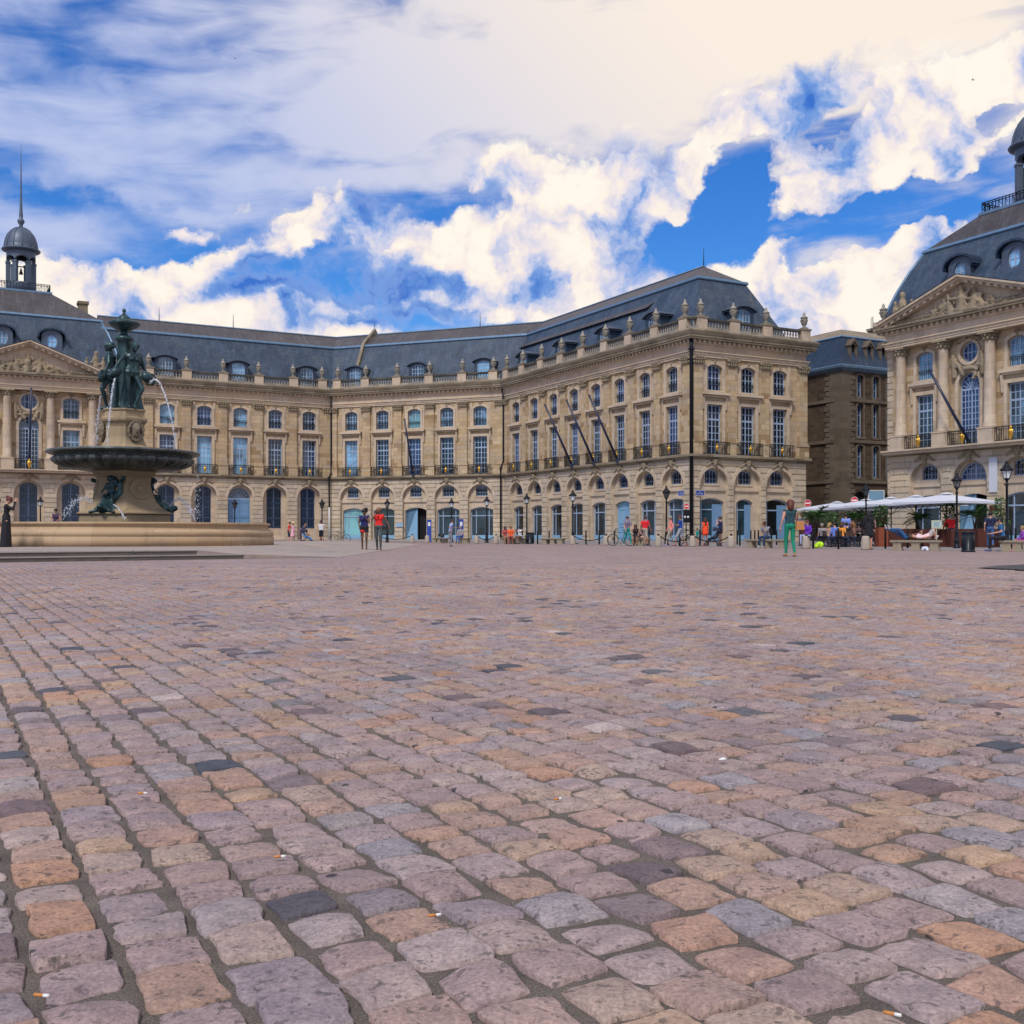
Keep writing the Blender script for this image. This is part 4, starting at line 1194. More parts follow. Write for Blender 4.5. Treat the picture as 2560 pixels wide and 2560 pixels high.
    sweep(wcor, P_ENT, 'side_entablature', MAT['trim'], root); sweep(wcor, P_COR, 'side_cornice', MAT['trim_dark'], root)
    dentils(root, G, -7.2, 7.2, py)
    pediment(root, G, -6.95, 6.95, py, 19.15 + dz * .4, seed)
    for s in (-1, 1):
        rooftop_group(root, G, s * 6.15, .35, 17.1, -s)
        m = MB(); m.box(s * 7.0 - 1.8, s * 7.0 + 1.8, .0, 1.2, 16.5, 17.2); m.build('attic_block', MAT['trim'], root, G)
        link('urn', URN, root, G @ T(s * 8.15, .4, 17.2)); link('urn', URN, root, G @ T(s * 7.6, 1.2, 17.2))
    # square dome roof
    base, brk = 9.0, 7.15
    zb0, zb1, zp = 16.8, 22.7, 25.5 + dz
    q0 = [(-base, .9), (base, .9), (base, .9 + 2 * base), (-base, .9 + 2 * base)]
    yc = .9 + base
    ring = lambda h, z, hy=None: [(-h, yc - (hy or h), z), (h, yc - (hy or h), z), (h, yc + (hy or h), z), (-h, yc + (hy or h), z)]
    prof = [(9.0, 16.8, 9.0), (8.85, 17.6, 8.75), (8.3, 19.6, 7.9), (7.75, 21.3, 7.0), (7.15, 22.7, 6.1)]
    rf = MB(); rows = [ring(h, z, hy) for h, z, hy in prof]
    for a, b in zip(rows, rows[1:]):
        for k in range(4): rf.add([a[k], a[(k + 1) % 4], b[(k + 1) % 4], b[k]], [(0, 1, 2, 3)])
    rf.build('dome_roof', MAT['slate'], root, G)
    fl = MB()
    for a, b in zip([ring(7.2, 22.62, 6.15), ring(7.32, 22.72, 6.27), ring(7.25, 22.92, 6.2)], [ring(7.32, 22.72, 6.27), ring(7.25, 22.92, 6.2), ring(6.95, 22.95, 5.9)]):
        for k in range(4): fl.add([a[k], a[(k + 1) % 4], b[(k + 1) % 4], b[k]], [(0, 1, 2, 3)])
    for sx in (-1, 1): fl.tube([(sx * h, yc - hy, z) for h, z, hy in prof], .12, 6)
    fl.build('roof_flashing', MAT['zinc'], root, G)
    ly = ld
    up = MB(); a = ring(7.1, 22.9, 6.05); b = [(-2.75, ly - 2.75, zp), (2.75, ly - 2.75, zp), (2.75, ly + 2.75, zp), (-2.75, ly + 2.75, zp)]
    for k in range(4): up.add([a[k], a[(k + 1) % 4], b[(k + 1) % 4], b[k]], [(0, 1, 2, 3)])
    up.add(b, [(0, 1, 2, 3)])
    up.build('roof_crown', MAT['slate_flat'], root, G)
    c = MB(); c.box(-2.8, 2.8, ly - 2.8, ly + 2.8, zp, zp + .2); c.build('platform', MAT['zinc'], root, G)
    lantern_parts(root, G, 0, ly, zp + .25)
    for s in (-2.25, 2.25): oval_dormer(root, G, s, 1.75, 19.85)
    if chim:
        m = MB(); m.box(5.5, 6.4, 8.2, 9.4, 22, 25.6); m.box(5.4, 6.5, 8.1, 9.5, 25.3, 25.6); m.build('chimney', MAT['trim_dark'], root, G)
    return root
pavilion('domed_pavilion', 'pedimented limestone pavilion with slate dome and full lantern, behind the fountain at the left', FL, -30.65, ['bars'] * 3, 'barred', 0.3, 10.0, [C_, G_, C_], 4, True)
FP = frame(Vector((28.215, 81.476)) + V * 1.0, U)
pavilion('domed_pavilion', 'domed pavilion cut off by the right edge of the photo, behind the cafe terrace', FP, 6.95, ['mez', 'fan', 'mez'], 'shop', -.9, 7.3, [C_, G_, C_], 9, False)

# ------------------------------------------------------------------ soot-dark corner building in the side street
def dark_building():
    D0 = at(2105, Y=98.8).to_2d()
    root = thing('corner_building', 'soot-darkened stone corner building with dark mansard roof in the side street', 'building', (D0.x, D0.y, 0))
    Fl = frame(D0 - U * -0.0 + U * -14.0, U)      # left face ends at the corner
    Fr = frame(D0, V)
    H = 16.0
    def dorm(F, x):
        G = F @ T(x, .5, 16.5)
        m = MB(); pts = outline(0, 1.0, 0, 2.3, 'seg', .48, 10); m.panel(pts, [outline(0, .62, .15, 1.85, 'seg', .3)], 0, .3); m.poly_prism([(-.6, 1.85), (-.52, 1.75), (0, 2.3), (.52, 1.75), (.6, 1.85), (0, 2.55)], -.12, 1.8)
        for s in (-1, 1): m.add([(s * .5, 0, 0), (s * .5, 2.4, 0), (s * .5, 2.4, 1.8), (s * .5, 0, 1.8)], [(0, 1, 2, 3)])
        d = m.build('dormer', MAT['soottrim'], root, G)
        g = MB(); g.box(-.31, .31, .25, .3, .15, 1.75); g.build('pane', MAT['glass'], d, G)
    for F, x0, x1, bays in ((Fr, 0, 18, [2.3, 4.35, 6.2, 8.1, 10, 12]), (Fl, 0, 14, [3.5, 8.5])):
        mb = MB(); tr = MB(); bd = [x0] + [(a + b) / 2 for a, b in zip(bays, bays[1:])] + [x1]
        blind = F is Fl
        for i, bx in enumerate(bays):
            hs = [] if blind else [outline(bx, .8, 13.5, 2.05, 'seg', .15), outline(bx, .8, 9.8, 3.1, 'seg', .15), outline(bx, .8, 6.0, 3.0, 'seg', .15), outline(bx, 1.5, .1, 4.6, 'round')]
            if blind: hs = [outline(bx, 1.4, .3, 4.0, 'rect')]
            mb.panel([(bd[i], 0), (bd[i + 1], 0), (bd[i + 1], H), (bd[i], H)], hs, 0, .35)
            for k, h in enumerate(hs[:-1]):
                pm = window_mesh('street_window_%d' % k, shift(h, -bx), 2, 3, mid=.12, paint='paint', glass='glass')
                put_window(root, F, pm, bx, .3); ring_frame(tr, inset(h, -.2), .198, -.06, 0)
                tr.box(bx - .6, bx + .6, -.16, 0, min(p[1] for p in h) - .22, min(p[1] for p in h) - .02)
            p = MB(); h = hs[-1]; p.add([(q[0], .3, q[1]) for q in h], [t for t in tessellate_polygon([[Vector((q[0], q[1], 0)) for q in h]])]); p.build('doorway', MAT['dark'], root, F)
        for z in (5.45, 9.2, 13.0): tr.box(x0 + (.9 if F is Fr else 0), x1 - (.9 if F is Fl else 0), -.16, 0, z, z + .3)
        mb.build('wall', MAT['sootstone'], root, F); tr.build('window_surrounds', MAT['soottrim'], root, F)
    q = MB()
    q.box(-.0, 1.05, -.1, 0, 0, 15.9); q.box(-.1, .0, -.1, 1.5, 0, 15.9)
    for k in range(33):
        z = .2 + k * .48
        q.box(1.05, 1.6, -.08, 0, z, z + .4) if k % 2 else q.box(1.05, 1.4, -.08, 0, z, z + .4)
        q.box(-.08, 0, 1.5, 2.15 if k % 2 else 1.95, z, z + .4)
    q.build('corner_quoins', MAT['soottrim'], root, Fr)
    poly = [D0 - U * 14, D0, D0 + V * 18]
    sweep(poly, [(0, 15.8), (.15, 15.85), (.45, 16.1), (.5, 16.3), (.3, 16.4), (-.3, 16.42)], 'cornice', MAT['zinc'], root)
    sweep(poly, [(-.1, 16.35), (-.5, 17.2), (-1.35, 19.3)], 'roof', MAT['slate_dark'], root, cap=False)
    sweep(poly, [(-1.3, 19.2), (-1.2, 19.3), (-1.35, 19.45)], 'roof_flashing', MAT['zinc'], root, cap=False)
    sweep(poly, [(-1.3, 19.35), (-5.0, 20.9)], 'roof_crown', MAT['trim_dark'], root, cap=False)
    for x in (2.0, 4.1, 6.0, 7.9): dorm(Fr, x)
dark_building()
# rear gable with aerial seen above the side street
def rear_house():
    p = at(2203, Y=112)
    root = thing('rear_house', 'plain stone gable with chimney top between the dark roof and the right pavilion', 'building', (p.x, p.y, 0))
    F = frame(p.to_2d(), V)
    m = MB(); m.box(-.9, 6, 0, 8, 0, 21.2); m.build('wall', MAT['trim_dark'], root, F)
    m = MB(); m.box(-.9, .9, -.1, 1.0, 21.2, 22.2); m.box(-1.0, 1.0, -.2, 1.1, 22.0, 22.25); m.build('chimney', MAT['trim_dark'], root, F)
    m = MB()
    for k in range(6): m.lathe([(.12, 0), (.14, .5), (.1, .6)], 8, (-5.1 + .35 * k, 0, 19.6))
    m.box(-5.4, -3.0, -.3, .3, 18.5, 19.7); m.build('chimney_pots', simple('terracotta', (.28, .08, .04), .8), root, F)
    m = MB(); m.tube([(-1.0, .2, 19), (-1.0, .2, 23.4)], .04, 6); m.tube([(-1.25, .2, 21.0), (-1.25, .2, 23.3)], .03, 5); m.tube([(-1.3, .2, 21.0), (-.9, .2, 21.1)], .03, 5); m.build('aerial', MAT['iron'], root, F)
rear_house()
# ------------------------------------------------------------------ ground
STONE_RAMP = [(0.0, (.235, .19, .195)), (.14, (.29, .225, .22)), (.27, (.25, .215, .235)), (.38, (.31, .215, .16)), (.46, (.30, .24, .235)), (.55, (.34, .205, .13)),
              (.63, (.27, .23, .245)), (.72, (.29, .24, .225)), (.79, (.34, .25, .175)), (.86, (.30, .255, .255)), (.93, (.24, .24, .27)), (.965, (.16, .115, .12)), (.99, (.035, .055, .08)), (1.0, (.42, .37, .36))]
def stone_color(nt, rnd, oc):
    c = nt.ramp(rnd, STONE_RAMP)
    return c
def cobble_near():
    m, nt, b = new_mat('cobblestone')
    at_ = nt.new('ShaderNodeAttribute', attribute_name='rnd').outputs['Fac']
    oc = nt.new('ShaderNodeTexCoord').outputs['Object']
    c = stone_color(nt, at_, oc)
    c = nt.mix(1.0, c, (1.14, 1.08, 1.06), 'MULTIPLY')
    big = nt.noise(oc, .55, 5.0, .65)
    c = nt.mix(1.0, c, nt.mix(nt.maprange(big, .3, .7), (.82, .82, .85), (1.16, 1.13, 1.08)), 'MULTIPLY')
    n1 = nt.noise(oc, 16.0, 6.0, 0.65); n2 = nt.noise(oc, 130.0, 5.0, 0.7); n3 = nt.noise(oc, 34.0, 5.0, 0.65, 0.6)
    c = nt.mix(0.75, c, nt.mix(nt.maprange(n1, .28, .72), (.74, .73, .76), (1.24, 1.22, 1.18)), 'MULTIPLY')
    c = nt.mix(0.8, c, nt.mix(nt.maprange(n2, .25, .75), (.55, .55, .55), (1.4, 1.4, 1.4)), 'MULTIPLY')
    rd = nt.math('MULTIPLY', nt.maprange(n3, .58, .66), 0.6)
    pits = nt.new('ShaderNodeTexVoronoi'); nt.put(pits.inputs['Vector'], nt.mapping(oc, sc=(1, 1, 1))); pits.inputs['Scale'].default_value = 60.0; pits.inputs['Randomness'].default_value = 1.0
    pn = nt.noise(oc, 9.0, 3.0, 0.6)
    pit = nt.math('MULTIPLY', nt.math('LESS_THAN', pits.outputs[0], nt.maprange(pn, .48, .72, .08, .40)), 0.62)
    c = nt.mix(rd, c, (.06, .052, .05))
    c = nt.mix(pit, c, (.07, .06, .055))
    gum = nt.new('ShaderNodeTexVoronoi'); nt.put(gum.inputs['Vector'], oc); gum.inputs['Scale'].default_value = 4.5
    c = nt.mix(nt.math('MULTIPLY', nt.math('LESS_THAN', nt.math('MULTIPLY_ADD', nt.math('SUBTRACT', n3, .5), .06, gum.outputs[0]), .055), .85), c, (.022, .021, .024))
    nt.put(b.inputs['Base Color'], c); b.inputs['Roughness'].default_value = .62; b.inputs['Specular IOR Level'].default_value = .4
    h = nt.math('SUBTRACT', nt.math('ADD', nt.math('MULTIPLY', n2, .35), n1), nt.math('ADD', nt.math('MULTIPLY', pit, .8), nt.math('MULTIPLY', rd, .8)))
    bump(nt, b, h, .55, .008)
    return m
def mortar_mat():
    m, nt, b = new_mat('joint_sand')
    oc = nt.new('ShaderNodeTexCoord').outputs['Object']
    n = nt.noise(oc, 9.0, 8.0, .7); n2 = nt.noise(oc, 240.0, 4.0, .7)
    c = nt.ramp(n, [(.3, (.10, .088, .078)), (.5, (.165, .143, .125)), (.7, (.22, .19, .165))])
    c = nt.mix(nt.math('MULTIPLY', nt.maprange(nt.noise(oc, 3.0, 6.0, .7), .56, .7), .35), c, (.05, .06, .03))
    c = nt.mix(.9, c, nt.mix(nt.maprange(n2, .3, .7), (.45, .45, .45), (1.6, 1.55, 1.5)), 'MULTIPLY')
    nt.put(b.inputs['Base Color'], c); b.inputs['Roughness'].default_value = .95
    bump(nt, b, nt.math('ADD', nt.math('MULTIPLY', n2, .6), n), .9, .015)
    return m
CW = 0.130       # course width
def cobble_far():
    m, nt, b = new_mat('cobblestone_far')
    uv = nt.new('ShaderNodeTexCoord').outputs['UV']; oc = nt.new('ShaderNodeTexCoord').outputs['Object']
    wob = nt.vmath('ADD', uv, nt.vmath('MULTIPLY', nt.vmath('SUBTRACT', nt.noise(uv, 2.5, 3.0, .5, out=1), (.5, .5, .5)), (.05, .05, 0)))
    br = nt.new('ShaderNodeTexBrick'); br.offset = .45; nt.put(br.inputs['Vector'], wob)
    br.inputs['Color1'].default_value = (0, 0, 0, 1); br.inputs['Color2'].default_value = (1, 1, 1, 1); br.inputs['Mortar'].default_value = (.5, .5, .5, 1)
    br.inputs['Scale'].default_value = 1.0; br.inputs['Mortar Size'].default_value = .014; br.inputs['Mortar Smooth'].default_value = .4
    br.inputs['Brick Width'].default_value = .134; br.inputs['Row Height'].default_value = CW
    c = stone_color(nt, br.outputs[0], oc)
    c = nt.mix(1.0, c, (1.2, 1.13, 1.15), 'MULTIPLY')
    n1 = nt.noise(oc, .5, 8.0, .7)
    c = nt.mix(.8, c, nt.mix(nt.maprange(n1, .3, .7), (.8, .78, .78), (1.22, 1.2, 1.18)), 'MULTIPLY')
    c = nt.mix(nt.math('MULTIPLY', br.outputs[1], .8), c, (.15, .125, .115))
    st = nt.noise(nt.mapping(oc, sc=(1.2, .35, 1)), 1.0, 8.0, .75)
    c = nt.mix(nt.math('MULTIPLY', nt.maprange(st, .55, .72), .5), c, (.13, .11, .11))
    sl = nt.noise(nt.mapping(oc, rot=(0, 0, R_(-12)), sc=(.35, .9, 1)), 1.4, 7.0, .75)
    c = nt.mix(nt.math('MULTIPLY', nt.maprange(sl, .52, .7), .5), c, (.46, .38, .37))
    nt.put(b.inputs['Base Color'], c); b.inputs['Roughness'].default_value = .62; b.inputs['Specular IOR Level'].default_value = .4
    bump(nt, b, nt.math('ADD', nt.math('SUBTRACT', 1.0, br.outputs[1]), nt.math('MULTIPLY', br.outputs[0], .5)), .8, .02)
    return m

YN, YF = 0.9, 22.0
def wedge_half(y): return .52 * y + 1.3
def build_cobbles():
    Un = np.array([U.x, U.y]); Vn = np.array([V.x, V.y])
    # corners of the wedge in (a along U, b along V)
    c = np.array([(-wedge_half(YN), YN), (wedge_half(YN), YN), (wedge_half(YF), YF), (-wedge_half(YF), YF)])
    A = c @ Un; B = c @ Vn
    cents = []
    for j in range(int(B.min() / CW) - 1, int(B.max() / CW) + 2):
        n = int((A.max() - A.min()) / .103) + 4
        ln = np.clip(nrg.normal(.134, .012, n), .10, .175)
        e = A.min() - nrg.uniform(0, .2) + np.concatenate([[0], np.cumsum(ln)])
        mid = (e[:-1] + e[1:]) / 2
        bb = np.full(n, (j + .5) * CW)
        xy = mid[:, None] * Un + bb[:, None] * Vn
        k = (xy[:, 1] > YN) & (xy[:, 1] < YF) & (np.abs(xy[:, 0]) < .52 * xy[:, 1] + 1.25)
        cents.append(np.stack([mid[k], bb[k], ln[k], xy[k, 1]], 1))
    S = np.concatenate(cents)
    def mesh_lod(S, P, name):
        n = len(P); N = len(S)
        p, q = np.meshgrid(P, P, indexing='ij'); p = p.ravel(); q = q.ravel(); K = n * n
        gap = nrg.uniform(.011, .024, (N, 1)); gap2 = nrg.uniform(.013, .026, (N, 1))
        la = (S[:, 2:3] - gap) / 2; lb = (CW - gap2) / 2
        rot = nrg.normal(0, .035, (N, 1))
        # corner jitter, bilinear
        cj = nrg.normal(0, .0055, (N, 4, 2))
        w = np.stack([(1 - p) * (1 - q), (1 + p) * (1 - q), (1 + p) * (1 + q), (1 - p) * (1 + q)], 0) / 4
        ja = cj[:, :, 0] @ w; jb = cj[:, :, 1] @ w
        rnd_k = nrg.uniform(.01, .08, (N, 1)) 
        x = la * p * (1 - rnd_k * np.abs(q) ** 5); y = lb * q * (1 - rnd_k * np.abs(p) ** 5)
        edge = (np.maximum(np.abs(p), np.abs(q)) > .94)
        # ragged edges
        ph = nrg.uniform(0, 6.28, (N, 4)); am = nrg.uniform(.0008, .0042, (N, 4)); fr = nrg.uniform(2.0, 6.5, (N, 4))
        wx = np.where(p > 0, am[:, :1] * np.sin(fr[:, :1] * q + ph[:, :1]), am[:, 1:2] * np.sin(fr[:, 1:2] * q + ph[:, 1:2])) * np.abs(p) ** 3
        wy = np.where(q > 0, am[:, 2:3] * np.sin(fr[:, 2:3] * p + ph[:, 2:3]), am[:, 3:] * np.sin(fr[:, 3:] * p + ph[:, 3:])) * np.abs(q) ** 3
        rag = np.stack([wx, wy], 2)
        x = x + ja + rag[:, :, 0]; y = y + jb + rag[:, :, 1]
        xx = x * np.cos(rot) - y * np.sin(rot) + S[:, 0:1]; yy = x * np.sin(rot) + y * np.cos(rot) + S[:, 1:2]
        dome = nrg.uniform(.0015, .006, (N, 1)); tilt = nrg.normal(0, .03, (N, 2)); top = nrg.normal(0, .0018, (N, 1))
        r4 = (np.abs(p) ** 4.5 + np.abs(q) ** 4.5)
        lowz = nrg.normal(0, .0011, (N, 3)); z = top + lowz[:, :1] * np.sin(3 * p + ph[:, :1]) + lowz[:, 1:2] * np.cos(3.3 * q + ph[:, 1:2]) + lowz[:, 2:] * p * q - dome * np.minimum(r4, 1.6) + tilt[:, :1] * x + tilt[:, 1:] * y + nrg.normal(0, .0007, (N, K))
        outer = (np.maximum(np.abs(p), np.abs(q)) > .999)
        z = np.where(outer[None, :], -.034, z)
        co = np.empty((N, K, 3), np.float32)
        co[:, :, 0] = xx * U.x + yy * V.x; co[:, :, 1] = xx * U.y + yy * V.y; co[:, :, 2] = z
        i, j = np.meshgrid(np.arange(n - 1), np.arange(n - 1), indexing='ij'); i = i.ravel(); j = j.ravel()
        f = np.stack([i * n + j, (i + 1) * n + j, (i + 1) * n + j + 1, i * n + j + 1], 1)
        F = (f[None] + (np.arange(N) * K)[:, None, None]).reshape(-1, 4)
        return co.reshape(-1, 3), F, np.repeat(nrg.uniform(0, 1, N), K)
    P1 = np.array([-1, -.99, -.95, -.86, -.6, -.2, .2, .6, .86, .95, .99, 1.]); P2 = np.array([-1, -.98, -.9, -.5, 0, .5, .9, .98, 1.]); P3 = np.array([-1, -.95, -.75, 0, .75, .95, 1.])
    parts = [mesh_lod(S[S[:, 3] < 4.5], P1, 'a'), mesh_lod(S[(S[:, 3] >= 4.5) & (S[:, 3] < 9)], P2, 'b'), mesh_lod(S[S[:, 3] >= 9], P3, 'c')]
    off = 0; cs = []; fs = []; rs = []
    for co, F, r in parts: cs.append(co); fs.append(F + off); rs.append(r); off += len(co)
    co = np.concatenate(cs); F = np.concatenate(fs); r = np.concatenate(rs).astype(np.float32)
    me = bpy.data.meshes.new('cobblestones')
    me.vertices.add(len(co)); me.vertices.foreach_set('co', co.ravel())
    me.loops.add(F.size); me.loops.foreach_set('vertex_index', F.astype(np.int32).ravel())
    me.polygons.add(len(F)); me.polygons.foreach_set('loop_start', (np.arange(len(F)) * 4).astype(np.int32)); me.polygons.foreach_set('loop_total', np.full(len(F), 4, np.int32))
    me.polygons.foreach_set('use_smooth', np.ones(len(F), bool))
    me.update()
    a = me.attributes.new('rnd', 'FLOAT', 'POINT'); a.data.foreach_set('value', r)
    me.materials.append(cobble_near())
    structure(link('cobblestone_paving', me))
build_cobbles()
def flat_sheet(name, outer, z, mat, holes=(), kind='structure', uvab=False):
    loops = [outer] + list(holes)
    tri = tessellate_polygon([[Vector((p[0], p[1], 0)) for p in lp] for lp in loops]); flat = [p for lp in loops for p in lp]
    fs = []
    for t in tri:
        a, b, c = (flat[i] for i in t)
        cr = (b[0] - a[0]) * (c[1] - a[1]) - (b[1] - a[1]) * (c[0] - a[0])
        fs.append(tuple(t) if cr > 0 else (t[0], t[2], t[1]))
    me = bpy.data.meshes.new(name); me.from_pydata([(p[0], p[1], z if len(p) < 3 else p[2]) for p in flat], [], fs); me.materials.append(mat)
    ul = me.uv_layers.new(name='UVMap')
    for lp in me.loops:
        p = flat[lp.vertex_index]; ul.data[lp.index].uv = (p[0] * U.x + p[1] * U.y, p[0] * V.x + p[1] * V.y)
    return structure(link(name, me), kind)
wd = [(-wedge_half(YN), YN), (wedge_half(YN), YN), (wedge_half(YF), YF), (-wedge_half(YF), YF)]
flat_sheet('ground', [(-900, -500), (900, -500), (900, 1500), (-900, 1500)], -.004, cobble_far(), [[wd[0], wd[1], (wedge_half(YF - 2.0), YF - 2.0), (-wedge_half(YF - 2.0), YF - 2.0)]])
flat_sheet('joint_sand', wd, -.0125, mortar_mat())
# street and pavement in front of the façades
def paving(name, c0, c1, sc):
    m, nt, b = new_mat(name)
    oc = nt.new('ShaderNodeTexCoord').outputs['Object']
    n = nt.noise(oc, sc, 8.0, .7); f = nt.noise(nt.mapping(oc, sc=(2.0, .5, 1)), 1.2, 6.0, .7)
    c = nt.mix(n, c0, c1); c = nt.mix(nt.math('MULTIPLY', nt.maprange(f, .5, .7), .4), c, tuple(x * .6 for x in c0))
    nt.put(b.inputs['Base Color'], c); b.inputs['Roughness'].default_value = .75; return m
MAT['asphalt'] = paving('street_setts', (.17, .16, .165), (.27, .25, .25), 2.0)
MAT['flag'] = paving('pavement_flags', (.30, .25, .24), (.38, .33, .31), 1.0)
def pv(a, b): p = wMR + U * a + V * b; return (p.x, p.y)
flat_sheet('street', [pv(-75, -14.9), pv(92, -14.9), pv(92, 60), pv(-75, 60)], .004, MAT['asphalt'])
kerb = sweep([wLM - V * 45, wLM, wMR, wRE, wEE], [(3.2, 0.0), (3.2, .12), (3.0, .125), (0.0, .14)], 'pavement', MAT['flag'], None, cap=True)
structure(kerb)
mb = MB(); mb.box(-62, 88, -15.1, -14.85, 0, .03)
structure(mb.build('kerb', MAT['flag'], None, frame(wMR, U)))
# ------------------------------------------------------------------ people and statues
def pmat(name, c, rough=.8): 
    k = 'cloth_' + name
    if k not in MAT: MAT[k] = simple(k, c, rough, 0, .18, 9.0)
    return MAT[k]
SKIN = {'fair': (.52, .30, .22), 'tan': (.36, .19, .12), 'brown': (.14, .065, .04), 'dark': (.075, .035, .022), 'pink': (.55, .27, .20)}
HAIR = {'brown': (.06, .025, .012), 'black': (.008, .007, .007), 'auburn': (.10, .022, .012), 'blond': (.32, .2, .08), 'grey': (.25, .24, .23), 'chestnut': (.22, .10, .04)}
def joints(female=False):
    sw = .165 if female else .19; hw = .092 if female else .086
    J = dict(pel=(0, 0, .94), wai=(0, .0, 1.1), che=(0, .01, 1.3), neck=(0, 0, 1.45), head=(0, .03, 1.59))
    for s, n in ((-1, 'L'), (1, 'R')):
        J['sh' + n] = (s * sw, 0, 1.395); J['el' + n] = (s * (sw + .055), -.02, 1.12); J['wr' + n] = (s * (sw + .07), .05, .88)
        J['hi' + n] = (s * hw, 0, .92); J['kn' + n] = (s * (hw + .01), .02, .49); J['an' + n] = (s * (hw + .015), -.02, .085); J['to' + n] = (s * (hw + .045), .13, .035)
    return {k: Vector(v) for k, v in J.items()}
UPPER = ['wai', 'che', 'neck', 'head', 'shL', 'elL', 'wrL', 'shR', 'elR', 'wrR']
def pose(kind='stand', female=False, lean=0.0, turn=0.0, **ov):
    J = joints(female)
    if kind == 'walk':
        J['knL'] = Vector((-.09, .2, .50)); J['anL'] = Vector((-.09, .26, .09)); J['toL'] = Vector((-.1, .41, .07))
        J['knR'] = Vector((.09, -.02, .49)); J['anR'] = Vector((.09, -.3, .15)); J['toR'] = Vector((.1, -.19, .04))
        J['elL'] = Vector((-.25, -.12, 1.14)); J['wrL'] = Vector((-.26, -.05, .9)); J['elR'] = Vector((.25, .06, 1.13)); J['wrR'] = Vector((.26, .2, .93))
    elif kind == 'stroll':
        J['knL'] = Vector((-.09, .1, .49)); J['anL'] = Vector((-.09, .1, .085)); J['toL'] = Vector((-.11, .25, .035))
        J['knR'] = Vector((.09, .0, .49)); J['anR'] = Vector((.09, -.16, .1)); J['toR'] = Vector((.1, -.03, .035))
    elif kind == 'run':
        J['knL'] = Vector((-.09, .34, .62)); J['anL'] = Vector((-.09, .2, .28)); J['toL'] = Vector((-.1, .34, .22))
        J['knR'] = Vector((.09, -.08, .48)); J['anR'] = Vector((.09, -.36, .3)); J['toR'] = Vector((.09, -.42, .17))
        J['knR'] = Vector((.09, .05, .5)); J['anR'] = Vector((.09, -.02, .085)); J['toR'] = Vector((.09, .12, .035))
        J['knL'] = Vector((-.09, -.05, .52)); J['anL'] = Vector((-.09, -.42, .52)); J['toL'] = Vector((-.1, -.5, .4))
        J['elL'] = Vector((-.25, .12, 1.2)); J['wrL'] = Vector((-.15, .34, 1.24)); J['elR'] = Vector((.25, -.2, 1.2)); J['wrR'] = Vector((.24, -.06, 1.02))
    elif kind in ('sit', 'bike'):
        dz = -.40 if kind == 'sit' else -.02
        for k in ['pel', 'hiL', 'hiR'] + UPPER: J[k] = J[k] + Vector((0, 0, dz))
        if kind == 'sit':
            for s, n in ((-1, 'L'), (1, 'R')):
                J['kn' + n] = Vector((s * .11, .43, .51)); J['an' + n] = Vector((s * .11, .44, .085)); J['to' + n] = Vector((s * .13, .6, .035))
                J['el' + n] = Vector((s * .23, .03, .76)); J['wr' + n] = Vector((s * .14, .27, .62))
        else:
            J['knL'] = Vector((-.1, .33, .72)); J['anL'] = Vector((-.1, .16, .38)); J['toL'] = Vector((-.1, .3, .34))
            J['knR'] = Vector((.1, .22, .55)); J['anR'] = Vector((.1, .1, .16)); J['toR'] = Vector((.1, .24, .12))
            for s, n in ((-1, 'L'), (1, 'R')): J['el' + n] = Vector((s * .3, .22, 1.12)); J['wr' + n] = Vector((s * .26, .5, 1.02))
    if lean or turn:
        M = Matrix.Rotation(-lean, 3, 'X') @ Matrix.Rotation(turn, 3, 'Z'); o = J['pel']
        for k in UPPER: J[k] = o + M @ (J[k] - o)
    for k, v in ov.items(): J[k] = Vector(v)
    return J
